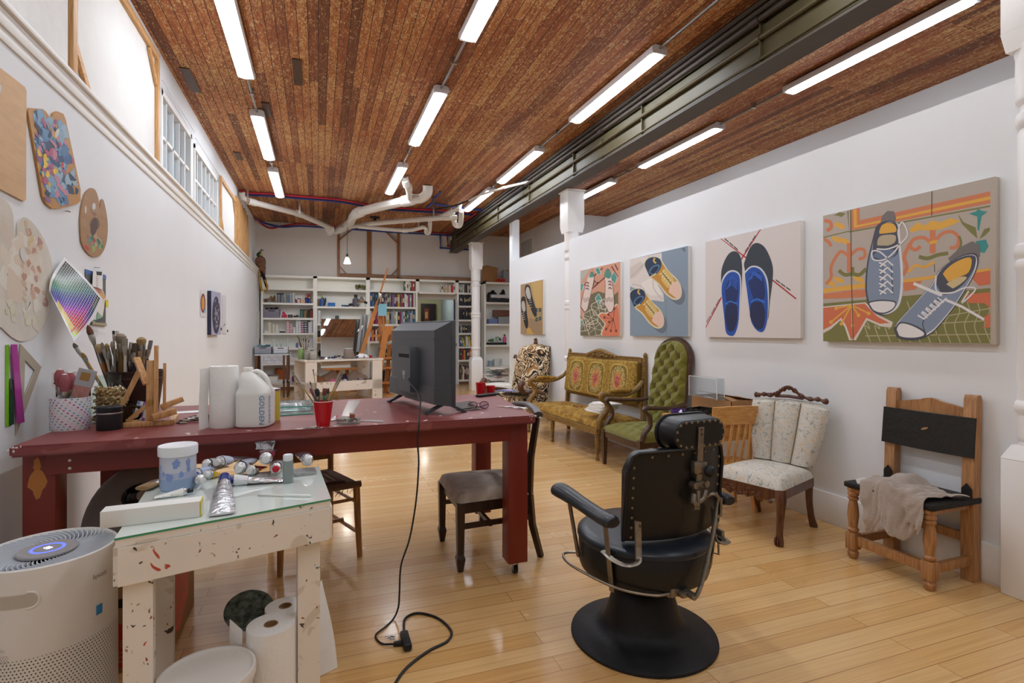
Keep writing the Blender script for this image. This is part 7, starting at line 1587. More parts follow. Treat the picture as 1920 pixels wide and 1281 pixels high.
for xp,w,h,c,cap,n in((554,5,10,'b8437a','e0c9d4','magenta bottle with pale cap'),(560.5,5.5,9,'4a2350','5a2a5c','dark purple jar'),(560,4,7,'d9dcd8','e6e6e2','tiny white jar in front of the purple jar'),(574,6,14,'2f3f86','d9a07a','blue bottle with peach cap'),(580,4.5,12,'35458a','d8dce2','blue and white bottle'),(585.5,5,6,'3a6a72','c8d4d4','teal jar with pale lid')):item('bottle' if 'bottle' in n else 'jar','A',1,xp,w,h,c,n+' on the shelf of spray cans','bottle' if 'bottle' in n else 'jar','paint_bottle' if 'bottle' in n else 'paint_jar',None,cap,dy=.04 if 'front' in n else.12)
item('box','A',1,567.5,8,7,'d3a988','small cream box between purple jar and blue bottle','box','small_box');item('box','A',1,578.5,6,18,'9c2f26','tall dark red box behind the blue bottles','box','small_box',dy=.2);item('box','A',1,587.5,3,13,'b0a48e','slim beige box at the right end of the spray-can shelf','box','small_box')
item('basket','A',2,509,28,15,'8d8a9c','grey plastic basket on the second used shelf of the paint bay','basket','basket',dy=.14);item('heap','A',2,510,22,6,'2e2433','dark cloth heaped on top of the grey basket','cloth','cloth',dz=14,dy=.14)
item('jar','A',2,525,4,4,'d9d9d6','round white pot right of the grey basket','jar','paint_jar')
for k,(xp,w,h)in enumerate(((532,6,15),(536,4.5,8),(530,4,7))):item('bottle','A',2,xp,w,h,'c43a58',['tall crimson paint bottle','short crimson bottle right of the tall one','short crimson bottle left of the tall one'][k]+' beside the grey basket','bottle','paint_bottle',None,'e2c9cf',dy=.1-.03*(k>0))
item('box','A',2,544.5,9,6,'4a4642','stack of dark tape rolls on the paint bay','tape','tape_rolls');item('heap','A',2,555,9,6,'3a3834','dark wire hanger heap right of the tape rolls','wire','wire_heap')
for k,(xp,w,h,c)in enumerate(((565.5,6,16,'4f6f68'),(572,6,16,'8a7250'),(579,5,16,'2f3a40'),(585.5,5.5,17,'9c4434'))):item('can','A',2,xp,w,h,c,['dark teal','brown','charcoal','rusty red'][k]+' tall jar with black lid at the right end of the basket shelf','jar','tall_jar','tall dark jars','1d1d1f')
n=0
for xp,nn,w,h,c in((505,5,5.5,4,'d9d0b4'),(512.5,4,5,4,'d6ccb0'),(518.5,4,5,3.9,'dcd6c6'),(539.5,6,5.5,4.3,'d8a2ac'),(545.5,4,5,4,'d58f9c'),(551.5,3,5,3.6,'d9d9d9'),(557,6,5,4.2,'dcdee2'),(562,6,5,4.2,'d6d9de'),(567,5,5,4.2,'9c4f72'),(573,5,5,4.3,'57506a'),(580.5,5,5.5,4,'c9cad6'),(585.5,6,5,4,'d3d3de')):
 n+=1
 for k in range(nn):item('jar','A',3,xp,w,h-.15,c,'paint jar on the jar shelf, %s stack from left, %s up'%(ORD[n-1],ORD[k]),'paint jar','paint_jar','stacked paint jars','ebebe8',dz=k*h)
for k,xp in enumerate((526,529.5,533)):item('jar','A',3,xp,3.6,5,'5a5a5c','tiny dark jar with white lid, %s of three between the stacks'%['left','middle','right'][k],'paint jar','paint_jar','tiny lidded jars','efefec')
item('box','A',3,500,8,4,'d9d4c0','flat cream carton at the left end of the jar shelf','box','small_box')
for k,(xp,h,c)in enumerate(((513,17,'d6dad6'),(520,11,'c6d2cc'),(527,11,'b9ccc6'),(539,17,'c9dcd4'),(557,12,'5a6ea8'),(579,9,'b9c0c8'),(582,9,'d9dcde'))):item('bottle','A',4,xp,4.5,h,c,'white capped bottle on the shelf over the cart, %s from the left'%ORD[k],'bottle','paint_bottle','white capped bottles')
for k in range(4):item('jar','A',4,586,4.5,4.2,'d3d3de','white jar in the right-hand stack above the cart, %s from the bottom'%ORD[k],'paint jar','paint_jar','stacked paint jars','ebebe8',dz=4.3*k)
for r in range(4):
 for k in range(9):item('box','A',5,494+5.2*k,4.9,5,['dcdce2','d2d2da','e2e2e6'][(k+r)%3],'white carton behind the cart, %s row up, %s from left'%(ORD[r],ORD[k]),'carton','white_carton','white cartons behind the cart',dz=5.2*r)
item('bottle','A',5,545,5,22,'d9dadc','tall white bottle right of the white cartons','bottle','paint_bottle');item('box','A',5,549,6,10,'dcdcdc','white carton under the tall white bottle','carton','white_carton',dy=.06)
item('can','A',6,500,12,18,'b9483a','red and black tool box at the bottom left of the paint bay','tool','tool_box',None,'2a2a2a');item('box','A',6,513,20,12,'8a7f74','brown carton on the bottom shelf of the paint bay','box','carton',dz=8);item('box','A',6,513,30,9,'d9d6ce','long white tray on the bottom shelf of the paint bay','tray','storage_tray',dy=.06);item('can','A',6,526,20,20,'a8562c','wide orange-brown bowl at the back of the bottom shelf','bowl','wooden_bowl',None,'7f3c1c',dz=10,dy=.2);item('heap','A',6,560,26,22,['8d3a62','6a7078','b04a5a','4a4a52','c9ccd0'],'jumble of purple and grey packages at the bottom right of the paint bay','packages','package_heap')
item('heap','B',0,678,20,13,['6a6038','4f4a2e','7d7144'],'olive canvas bag on the top shelf of the mirror bay','bag','canvas_bag');item('box','B',1,596,6,14,'8a7a5c','beige carton at the left end of the blue-box shelf','box','small_box',dy=.2);item('bottle','B',1,604,8,20,'3a5a9a','blue bottle with green nozzle left of the blue box','bottle','paint_bottle',None,'9ab04a');item('heap','B',1,608,9,19,['4a4a48','6a5a44'],'dark clamp behind the blue bottle','clamp','clamp',dy=.2)
item('box','B',1,621.5,13,7,'2a72c4','bright blue plastic box on the mirror bay','box','blue_box');item('heap','B',1,648,16,4,'2c5690','crumpled blue strap on the mirror bay','strap','strap');item('heap','B',1,657,8,8,'4a463a','small dark tool leaning by the grey canister','tool','hand_tool');item('bottle','B',1,667,12,23,'62636e','grey plastic canister with black cap','canister','canister',None,'1a1a1c')
item('can','B',2,597,6,24,'dfe0e2','upright white paper roll at the left of the mirror bay','roll','paper_roll',None,'e8e8e8');item('box','B',2,612,22,3,'2f5a48','flat dark green tray behind the mirror top','tray','storage_tray');item('can','B',2,632,7,15,'5f6a64','greenish glass jar with dark lid standing behind the mirror','jar','glass_jar',None,'3f4a46',dy=.2);item('heap','B',2,632,14,7,'2464c4','bright blue cloth behind the mirror top','cloth','cloth');item('heap','B',2,660,9,5,'a0583a','rust-coloured tool behind the mirror top','tool','hand_tool');item('heap','B',2,680,12,5,['c9b42c','4a5a2a'],'yellow and green ties behind the mirror top','ties','cable_ties')
item('box','B',3,597,7,20,'2c2a30','dark box on the fourth shelf left of the mirror','box','small_box');item('box','B',3,597,7,8,'d2a56c','tan box in front of the dark one left of the mirror','box','small_box',dy=.03);item('heap','B',4,597,8,22,'1f2022','black bag on the lower shelf left of the mirror','bag','bag')
CN={'6e2430':'wine red','1f3f7a':'blue','23283a':'navy','d9d4c6':'cream','b8323a':'red','3a6a8a':'steel blue','2c5a4a':'dark green','c9b23a':'yellow','7a6a8f':'lilac','c98a6a':'salmon','4a4a4e':'charcoal','e4e2dc':'white','8a2f6a':'magenta','b5a48a':'beige','1c1d20':'black','7a3b2a':'rust brown','8fa3ac':'pale blue grey','d88a44':'orange'}
CK=list(CN)
bproto=None
def books(key,row,xa,xb,h,wpx,where,seed,pal=None,lean=0,dz=0):
 zs,x0,x1,yf=SHEL[key];r=random.Random(seed);d0=None
 y=yf+.11;f=lambda xp:y*(((xp-CX)/F)*CT+ST)/(CT-((xp-CX)/F)*ST)
 a,b=max(f(xa),x0+.005),min(f(xb),x1-.005);x=a;k=0;d=(a+b)/2*ST+y*CT
 while x<b-.02:
  w=min(b-x,wpx*d/F*r.uniform(.75,1.35));hh=h*d/F*r.uniform(.86,1.04);c=r.choice(pal or CK);dep=r.uniform(.15,.2)
  m=M(c).box((0,0,hh/2),(w*.94,dep,hh));m.col('d8d2c2').b2((-w*.36,-dep/2+.006,hh),(w*.36,dep/2,hh+.0015))
  if r.random()<.75:m.col(r.choice(['d9d4c6','c9b26a','1c1d20','e4e2dc'])).b2((-w*.3,-dep/2-.0015,hh*r.uniform(.3,.5)),(w*.3,-dep/2,hh*r.uniform(.62,.85)))
  solo('book',m,P_,'%s book, %s from the left %s'%(CN[c],ORD[k],where),'book','books '+where,loc=(x+w/2+.002,yf+.02+dep/2+r.uniform(0,.03),zs[row]+.0015+(w*.5*abs(math.sin(lean)))),rot=(0,lean*(k%5<3),0))
  x+=w*(1.12 if lean else 1.0);k+=1
books('C',0,757,779,19,2.6,'on the top shelf of the book bay',1,['7a6a8f','d9d4c6','c98a6a','e4e2dc','23283a','b8323a','2c5a4a'])
books('C',1,693,780,25,3.0,'on the second shelf of the book bay',2);books('C',2,693,780,25,3.0,'on the third shelf of the book bay',3);books('C',3,693,768,23,3.2,'on the fourth shelf of the book bay',4);books('C',4,712,736,24,3.2,'on the fifth shelf of the book bay',5,['1c1d20','2c5a4a','4a4a4e','8fa3ac']);books('C',5,700,740,24,4,'on the lowest shelf of the book bay',6,['1c1d20','4a4a4e','7a3b2a'])
books('D',0,826,856,15,4.2,'on the shelf over the doorway',7,['d9d4c6','b5a48a','b8323a','e4e2dc'])
books('E',0,858,887,16,2.6,'on the top shelf of the narrow bay',8,['e4e2dc','4a4a4e','d9d4c6','8fa3ac','1c1d20'])
books('E',1,858,887,20,2.4,'in the upper dark encyclopedia row',9,['1c1d20','23283a']);books('E',2,858,887,20,2.4,'in the lower dark encyclopedia row',10,['1c1d20','23283a'])
books('E',3,858,887,14,3,'on the album shelf of the narrow bay',11,['4a4a4e','8fa3ac','1c1d20','23283a']);books('E',4,858,887,18,3.6,'on the slanting shelf of the narrow bay',12,['3a6a8a','e4e2dc','7a6a8f','4a4a4e','c9b23a'],-.25)
books('E',5,858,887,20,2.9,'on the sixth shelf of the narrow bay',13,['7a3b2a','d88a44','b8323a','2c5a4a','d9d4c6','4a4a4e']);books('E',6,858,887,27,2.8,'on the lowest shelf of the narrow bay',14,['7a3b2a','e4e2dc','d9d4c6','4a4a4e','b5a48a','6e2430'])
item('heap','F',0,932,38,26,['15161a','1c1d22','101114'],'black bags heaped on the top shelf near the partition','bag','bag_heap');item('box','F',0,936,34,6,'c9ccd2','silver flat device under the black bags','device','silver_device',dz=8,dy=.03);item('box','F',0,934,40,7,'1b1c20','black flat device at the bottom of the top shelf near the partition','device','black_device',dy=.05)
item('box','F',1,940,32,12,'6a4434','brown wooden box with dark rim on the second shelf near the partition','box','wooden_box',dz=14);item('box','F',1,923,17,9,'6f7fae','blue and white patterned box on the second shelf near the partition','box','small_box');item('box','F',1,945,26,13,'8d9196','grey translucent storage bin on the second shelf near the partition','bin','storage_bin')
item('box','F',2,931,36,4,'17181a','black tray on the third shelf near the partition','tray','storage_tray',dy=.06);item('heap','F',2,921,13,8,['8d6a5a','3f8a4a'],'brown and green bits in the black tray','bits','craft_bits',dz=4.2);item('heap','F',2,934,11,12,['2f7d44','d9e2da'],'green tape dispenser on the black tray','dispenser','tape_dispenser',dz=4.2);item('bottle','F',2,946,7,15,'d85a92','pink bottle with dark nozzle on the black tray','bottle','pink_bottle',None,'4a3030',dz=4.2)
item('can','F',3,919,9,11,'8fa6b4','glass mug with bluish content on the fourth shelf near the partition','mug','glass_mug');item('box','F',3,930,9,13,'cfd2d2','clear square vase on the fourth shelf near the partition','vase','glass_vase',dy=.18);item('box','F',3,939,4,10,'c4c8cc','small white bottle standing on the fourth shelf near the partition','bottle','white_bottle',dz=4)
zA=onY(700,522.5,YF2).z
for k,(a,b,c)in enumerate(((638,746,'8a6a54'),(752,830,'a5836a'),(828,884,'9a785e'))):
 x0,x1=onY(a,515,13.4).x,onY(b,515,13.4).x
 t=thing('kraft_paper_roll','brown paper roll lying on the bookcase tops, '+['behind the wooden stretcher','over the doorway shelf','next to the turned post'][k],'paper roll',(x0,13.40,zA+.064),0,'kraft paper rolls');obj('roll',M(c).tube([(0,0,0),((x1-x0)*.5,.0,.004),(x1-x0-.03,0,0)],[.05,.056,.05],14),PC,t)
t=thing('stretcher_frame','tall bare wooden stretcher frame leaning on the back wall above the bookcases','frame',(onY(690,500,13.5).x,13.5,zA))
ST_=wood('aged_stretcher','7a4a22','a06a36',axis=2);X1,X2,X3=[onY(a,500,13.5).x for a in(635,692,747)];zt=onY(690,428,13.5).z
for x in(X1,X2,X3):obj('stretcher_bar',M().b2((x-.03-.02*(x==X2),13.5,zA+.005),(x+.03+.02*(x==X2),13.53,zt)),ST_,t,world=True)
obj('stretcher_bar',M().b2((X1,13.505,zt-.06),(X3,13.53,zt)),ST_,t,world=True)
for x,s_ in((X1,1),(X3,-1)):
 obj('corner_brace',M().bar((x,13.49,zt-.35),(x+s_*.32,13.49,zt-.05),.02,.07,(0,1,0)),ST_,t,world=True);obj('corner_brace',M().bar((x,13.49,zA+.32),(x+s_*.26,13.49,zA+.02),.02,.06,(0,1,0)),ST_,t,world=True)
zF=onY(930,529.5,13.0).z
FT=(zF,None,None,13.0)
p=onY(918,526,13.12);t=thing('cardboard_box','tilted brown carton on top of the bookcase behind the post','box',(p.x,13.13,zF),.0)
obj('carton',M().box((0,0,.21),(.34,.2,.40),(0,.12,.3)),KRAFT,t)
item('heap',FT,0,949,20,28,['b07a2a','8d6a34'],'orange-brown bag on the bookcase near the partition','bag','orange_bag',dy=.2);item('box',FT,0,948,12,22,'8b8f98','grey bin on the bookcase near the partition','bin','grey_bin',dy=.12)
for k,xp in enumerate((934.5,944.0)):
 p=onY(xp,522,13.0);t=thing('cardboard_tube','orange-red ended tube, %s of two on the bookcase'%('left','right')[k],'tube',(p.x,12.98,zF+.055),0,'orange tubes');obj('tube_wall',M('e0452a').lathe([(.052,0),(.052,.25),(.034,.25),(.034,0),(.052,0)],n=18,cap=False),P_,t).rotation_euler=(-PI/2,0,0);obj('tube_inside',M('5a140c').lathe([(1e-4,.02),(.034,.02)],n=16,cap=False),P_,t).rotation_euler=(-PI/2,0,0)
r_=random.Random(12);zz=.002
for k in range(26):
 c=r_.choice(['c9cdd2','b5545e','d9dadb','8a9a94','6a5a5e','9cb5a4','a8a4a0','d2c9c0','7c8a96']);x=3.44+r_.uniform(-.07,.07)+(.0 if k>10 else-.05);th=r_.uniform(.012,.034)
 solo('magazine',M(c).box((0,0,th/2),(.30,.24,th*.9)).col('e2e2de').box((0,0,th/2),(.302,.236,th*.5)),P_,'magazine in the slumping floor pile by the leaf-print chair, %s from the bottom'%ORD[k],'magazine','slumping magazine pile',loc=(x,10.45+r_.uniform(-.05,.05),zz),rz=r_.uniform(-.6,.6));zz+=th
 # pipes
PVC=mt('white_pvc','dad8d2',.4);PEXR,PEXB=mt('red_tube','a81f34',.4),mt('blue_tube','26408f',.4)
def pipe(label,pts,r,m,name='pipe',cuffs=(),n=5,cat='pipe',straight=False):
 P=[Vector(p)for p in pts];c=P if straight else curve(P,n);t=thing(name,label,cat,P[0])
 obj('pipe_run',M().tube(c,r,10),m,t,world=True)
 for k in cuffs:
  a=P[k];d=(P[min(k+1,len(P)-1)]-P[max(k-1,0)]).normalized();obj('coupling',M().cyl(a-d*r*1.4,a+d*r*1.4,r*1.22,n=12),m,t,world=True)
 return t
zq=lambda px,py,z:onZ(px,py,z)
pipe('white drain pipe sloping from the left wall corner to the big junction',[zq(453,360,3.86),zq(456,372,3.76),zq(472,379,3.72),zq(560,401,3.70),zq(622,428,3.66)],.055,PVC,'drain_pipe',(2,3),straight=True)
pipe('thick white main drain pipe turning up into the ceiling',[zq(630,433,3.66),zq(655,421,3.66),zq(672,399,3.68),zq(765,376,3.70),zq(790,372,3.72),zq(801,362,3.78),zq(802,348,3.9)],.085,PVC,'drain_pipe',(1,2,3))
pipe('short white branch pipe rising from the main drain to the ceiling',[zq(768,374,3.70),zq(766,352,3.78),zq(761,343,3.82),zq(760,331,3.9)],.05,PVC,'drain_pipe',(1,2),straight=True)
pipe('long white drain pipe ending in a trap near the beam',[zq(640,428,3.62),zq(700,419,3.62),zq(840,408,3.62),zq(850,411,3.60),zq(853,421,3.52),zq(860,424,3.49),zq(864,417,3.55),zq(865,395,3.7)],.052,PVC,'drain_pipe',(2,))
pipe('white pipe branch climbing to the ceiling above the trap',[zq(818,410,3.63),zq(845,398,3.70),zq(861,390,3.76),zq(863,379,3.88)],.05,PVC,'drain_pipe',(1,),straight=True)
pipe('lower white drain pipe with a small trap over the stretcher frame',[zq(672,425,3.56),zq(760,432,3.50),zq(795,426,3.52),zq(799,436,3.45),zq(804,437,3.44),zq(806,428,3.52),zq(806,415,3.60)],.042,PVC,'drain_pipe',(1,))
jn=zq(618,432,3.62);solo('pipe_junction',M().cyl(jn+Vector((0,.1,0)),jn-Vector((0,.12,0)),.10,n=20),PVC,'round capped white drain junction where the pipes meet','pipe')
pipe('thin pale conduit from the beam to the last ceiling lamp',[zq(1063,322,3.84),zq(1020,334,3.80),zq(945,352,3.74),zq(900,366,3.74),zq(880,376,3.76)],.02,PVC,'conduit_pipe',(1,2),straight=True)
pipe('dark sleeve conduit continuing left of the pale one',[zq(880,376,3.76),zq(855,385,3.74),zq(815,394,3.72),zq(812,370,3.85)],.018,mt('dark_pipe','34312e',.5),'conduit_pipe',(),straight=True)
for nm,m,off in(('red',PEXR,0),('blue',PEXB,4)):
 o=off
 pipe('%s water tube crossing the ceiling in front of the drains'%nm,[zq(449,358+o*.6,3.87),zq(470,362+o,3.87),zq(500,363+o,3.87),zq(560,368+o,3.87),zq(640,375+o,3.87),zq(700,386+o,3.87),zq(760,391+o,3.87),zq(850,396+o,3.87),zq(886,399+o,3.87)],.020,m,'water_tube')
 yb_=13.50-off*.012
 pipe('%s water tube drooping along the top of the back wall'%nm,[zq(479,409,3.86)]+[onY(px,py+(off-2 if px>520 else 0),yb_)for px,py in((492,421-off),(508,428-off*1.6),(530,426-off*.5),(560,422),(600,424),(660,428),(730,433),(800,437),(845,440))],.020,m,'water_tube')
 pipe('%s water tube stepping down the back wall to the post'%nm,[onY(px,py,13.52)for px,py in(((838,438),(840,461),(892,464))if nm=='red' else((825,439),(826,465),(892,469)))],.021,m,'water_tube',(1,),straight=True)
 pipe('%s water tube crossing to the beam beyond the lamps'%nm,[zq(*p,3.86)for p in(((895,399),(868,416),(842,431))if nm=='red' else((815,383),(850,388),(904,394)))],.02,m,'water_tube',(),straight=True)
pipe('short blue tube stub rising to the ceiling near the drains',[zq(800,390,3.86),zq(812,380,3.86),zq(812,372,3.86),zq(822,366,3.86),zq(825,360,3.88)],.02,PEXB,'water_tube',(),straight=True)
hang=[(465,366,381),(562,390,402),(812,392,410),(756,420,431),(784,418,427)]
for k,(px,a,b)in enumerate(hang):
 p=zq(px,b,3.66);solo('pipe_strap',M().b2((p.x-.015,p.y-.06,p.z-.0),(p.x+.015,p.y-.055,ZC)),STEEL,'galvanised strap holding up a drain pipe, %s from the left'%ORD[k if k<2 else[0,0,4,2,3][k]],'strap','pipe straps')
p=zq(703,409,3.88);solo('ceiling_flange',M('141416').lathe([(.11,3.87),(.11,3.899),(1e-4,3.899)],(p.x,p.y,0),n=20).lathe([(.03,3.80),(.03,3.87)],(p.x,p.y,0),n=10),P_,'black round flange on the ceiling among the drains','flange')
p=onY(651,480,11.9);t=thing('pendant_lamp','bare cone pendant lamp on a long cord before the back wall','pendant lamp',(p.x,11.9,p.z))
ld=bpy.data.lights.new('pendant_bulb','POINT');ld.energy=16;ld.shadow_soft_size=.05;ld.color=(1,.96,.9);lo=bpy.data.objects.new('pendant_bulb',ld);COL.objects.link(lo);lo.location=(p.x,11.9,p.z-.2)
obj('cord',M('2a2a2a').cyl((0,0,.02),(0,0,ZC-p.z),.006,n=6),P_,t);obj('socket',M('3a3a3c').lathe([(.012,.05),(.022,.02),(.028,-.02),(1e-4,-.02)],n=12),P_,t)
obj('shade',M().lathe([(.022,-.01),(.045,-.06),(.065,-.13),(.075,-.16)],n=20,cap=False),mt('frosted_shade','f0f0ee',.4,alpha=.8),t);obj('bulb',M().sph((0,0,-.12),(.055,.055,.035),14,8),mt('bulb_glow','fff6e6',.4,emit=9),t)
# middle ground
RW=splat_mat('whitewashed_pine','ded6cc',[('b9a894',6,.62),('5a4a40',30,.78)],.6)
A_,B_=Vector((-.22,10.5)),Vector((1.2,10.9));ux=(B_-A_).normalized();uy=Vector((-ux.y,ux.x));L_=(B_-A_).length;W2_=.85;ht=.82
t=thing('paint_table','whitewashed wooden paint table with a stacked lower shelf in the middle distance','table',(*(A_+ux*L_/2+uy*W2_/2),0),math.atan2(ux.y,ux.x))
for x in(-1,1):
 for y in(-1,1):obj('leg',M().b2((x*(L_/2-.1)-.1,y*(W2_/2-.03)-.03,0),(x*(L_/2-.1)+.1,y*(W2_/2-.03)+.03,ht-.03)),RW,t)
obj('tabletop',M('8f877c').b2((-L_/2-.02,-W2_/2-.01,ht-.03),(L_/2+.02,W2_/2+.01,ht)),RW,t);obj('glass_palette',M('8d877c').b2((-L_/2+.06,-W2_/2+.05,ht),(L_/2-.06,W2_/2-.05,ht+.006)),PG,t)
obj('shelf_board',M().b2((-L_/2,-W2_/2-.0,.22),(L_/2,-W2_/2+.03,.40)),RW,t);obj('lower_shelf',M().b2((-L_/2+.02,-W2_/2+.03,.36),(L_/2-.02,W2_/2-.03,.385)),RW,t);obj('shelf_board',M().b2((-L_/2,W2_/2-.03,.22),(L_/2,W2_/2,.40)),RW,t)
MT=t.matrix_basis.copy();RZT=t.rotation_euler.z
def on_t(x,y,z=ht+.006):v=Matrix.LocRotScale(t.location,t.rotation_euler,None)@Vector((x,y,z));return v
tt=t
MURK=mt('murky_glass','98928a',.2,var=.1,vs=15)
for k,(x,y,r,h,c)in enumerate(((-.56,-.28,.065,.15,'a9a79c'),(-.62,-.1,.06,.17,'9c948c'),(.12,-.24,.095,.20,'8d837a'),(-.70,.05,.055,.22,'7d9a5a'))):
 j=thing('solvent_jar',['grey-rimmed glass jar at the front left of the paint table','cloudy jar behind the front left one','large murky brown jar in the middle of the paint table','green bottle at the left back of the paint table'][k],'jar',on_t(x,y));obj('jar_wall',M(c).lathe([(1e-4,0),(r*.95,0),(r,.01),(r,h*.72),(r*.82,h*.8),(r*.85,h*.98),(r*.8,h),(r*.76,h*.9),(1e-4,h*.85)],n=20),PG,j);obj('rim',M('c9cccc').lathe([(r*.86,h*.92),(r*.9,h*.96),(r*.84,h)],n=20,cap=False),PG,j)
bx_=on_t(-.60,.12)
for k in range(12):
 r_=random.Random(k+40);a=bx_+Vector((r_.uniform(-.03,.03),r_.uniform(-.03,.03),.02));b=bx_+Vector((r_.uniform(-.16,.1),r_.uniform(-.06,.06),r_.uniform(.34,.46)))
 brush('%s brush in the tall bunch on the paint table, %s of the bunch'%(['brown','black','tan'][k%3],ORD[k]),a,b,.009,'round',['6a4028','1c1a1e','a07848'][k%3],['7a5a40','3a3230','c9b9a0'][k%3],.05,.05,'brushes on the paint table')
j=thing('brush_pot','pale pot holding the tall brushes on the paint table','pot',bx_);obj('pot_wall',M('b9b8ae').lathe([(1e-4,0),(.06,0),(.068,.15),(.06,.15),(.052,.01),(1e-4,.01)],n=18),P_,j)
def scatter(n,box,z,lab,seed,cols,s0,s1,nm,group):
 r_=random.Random(seed)
 for k,x in enumerate(sorted(r_.uniform(box[0],box[1])for q in range(n))):
  y=box[2]+(box[3]-box[2])*((k%4)+r_.uniform(.1,.5))/4;p=on_t(x,y,z);c,cn=r_.choice(cols);w=r_.uniform(s0,s1)
  solo(nm,M(c).tube([(-w,0,.014),(-w*.2,.0,.016),(w*.6,0,.01),(w,0,.006)],[.012,.016,.013,.009],7),P_,'%s tube %s, %s from the left'%(cn,lab,ORD[k]),'paint tube',group,loc=p,rz=r_.uniform(-.5,.5)+1.2)
TC=[('c9ccd0','silver'),('8a8d94','grey'),('6a4a4a','dull red'),('3a4a7a','blue'),('d9d6d0','white'),('8f7a5a','brown'),('4a3a5a','purple')]
scatter(26,(-.3,.66,.02,.36),ht+.006,'scattered on the paint table top',21,TC,.04,.075,'paint_tube','tubes on the paint table');scatter(34,(-.1,.66,-.34,-.05),.388,'on the lower paint table shelf',22,TC,.035,.06,'paint_tube','tubes on the paint table lower shelf')
p=on_t(.52,.12);solo('tissue_heap',M('eceaea').sheet(lambda u,v:((u-.5)*.3,(v-.5)*.22,.004+.09*math.sin(PI*u)*math.sin(PI*v)*(.7+.3*math.sin(14*u)*math.sin(11*v))),14,12,.002),PC,'crumpled white tissue heap on the right of the paint table','tissue',loc=p)
p=on_t(.62,-.1);solo('bottle_cap',M('c01f2c').lathe([(1e-4,0),(.03,0),(.032,.04),(1e-4,.045)],n=14),P_,'bright red cap by the tissue heap','cap',loc=p)
p=on_t(-.42,.2,.388)
for k,(x,y,sx,sy,sz,c,n_)in enumerate(((-.1,.12,.5,.25,.2,'a08674','crumpled brown paper bag on the lower shelf of the paint table'),(.4,.15,.5,.2,.18,'b9a596','pale cardboard sheet heap at the right of the lower shelf'),(-.4,-.1,.22,.2,.14,'8a5a3a','rust cloth at the left of the lower shelf'),(-.15,-.22,.2,.1,.06,'c05a7a','pink striped packet at the front of the lower shelf'),(.1,.0,.16,.16,.16,'3a2a4a','dark purple rag in the middle of the lower shelf'))):
 solo('rag',M(c).sheet(lambda u,v:((u-.5)*sx,(v-.5)*sy,.003+sz*math.sin(PI*u)**.6*math.sin(PI*v)**.6*(.75+.25*math.sin(9*u+k)*math.cos(7*v))),12,10,.002),PM,n_,'rag',loc=on_t(x,y,.388),rz=RZT)
MIR=mt('mirror_silver','f2f4f4',.015,metal=1.)
a,b=onY(602,640,12.45),onY(689,640,12.45);zt,zb=onY(645,598,12.45).z,.55
t=thing('mirror','large leaning mirror reflecting the wooden ceiling and a lamp','mirror',((a.x+b.x)/2,12.45,zb),0,rot=(-.085,0,.035));w2=(b.x-a.x)/2
obj('glass',M().b2((-w2,0,0),(w2,.006,zt-zb)),MIR,t);obj('backing',M('8a7a64').b2((-w2,.0065,0),(w2,.02,zt-zb)),P_,t);obj('mirror_edge',M('c9d2d0').b2((-w2-.006,-.001,0),(-w2,.02,zt-zb)).b2((w2,-.001,0),(w2+.006,.02,zt-zb)),PG,t)
ORW=wood('orange_easel_wood','b0662a','d18f4a',axis=2,rough=.45)
t=thing('easel','three-legged wooden easel holding up the mirror','easel',((a.x+b.x)/2,12.6,0));xm=(a.x+b.x)/2
obj('ledge',M().b2((xm-.45,12.36,.5),(xm+.45,12.54,.548)),ORW,t,world=True)
for dx,y in((-.14,12.5),(.06,12.5),(.22,12.5)):obj('leg',M().bar((xm+dx*1.3,y-.04,0),(xm+dx,y+.1,.5),.07,.04),ORW,t,world=True)
t=thing('easel','big orange-toned studio easel with leaning mast and blue note','easel',(1.25,12.0,0));Y0=11.9
e=lambda px,py,y=Y0:onY(px,py,y)
obj('mast',M().bar(e(677,665),e(709,566),.08,.06,(0,1,0)),ORW,t,world=True);obj('rod',M().bar(e(708,566),e(727,503),.035,.03,(0,1,0)),ORW,t,world=True)
obj('mast',M().bar(e(712,582,12.05),e(714,648,12.05),.07,.05,(0,1,0)),ORW,t,world=True);obj('mast',M().bar(e(718,592,12.05),e(722,640,12.05),.05,.05,(0,1,0)),ORW,t,world=True)
obj('beam',M().bar(e(704,742,11.75),e(724,618,11.75),.12,.07,(0,1,0)),ORW,t,world=True);obj('beam',M().bar(e(722,742,12.1),e(733,620,12.1),.08,.07,(0,1,0)),ORW,t,world=True)
obj('block',M().bar(e(713,620),e(737,620),.12,.2),ORW,t,world=True);obj('crosspiece',M().bar(e(700,630),e(735,629),.04,.05),ORW,t,world=True)
for y in(672,690,718):obj('tray_shelf',M().bar(e(712,y),e(738,y-1),.25,.035),ORW,t,world=True)
for px in(708,728):obj('easel_foot',M().bar(e(px,742,11.5),e(px,736,12.4),.09,.07),ORW,t,world=True)
for px in(706,732):c=onZ(px,742,.04);obj('caster',M('1a1a1c').cyl((c.x-.02,11.6,.03),(c.x+.02,11.6,.03),.03),P_,t,world=True)
nt_=e(717,581,11.85);solo('note',M('86c4d6').b2((nt_.x-.09,11.845,nt_.z-.13),(nt_.x+.09,11.849,nt_.z+.13)),P_,'light blue paper note pinned to the big easel','note')
t=thing('clip_lamp','silver clip lamp on the mast of the big easel','lamp',e(713,555,11.8));obj('reflector',M().sph((0,0,0),(.05,.05,.09),12,8),CHROME,t);obj('clamp',M('3a3a3c').bar((-.02,0,-.08),(-.05,.0,-.2),.03,.03),P_,t)
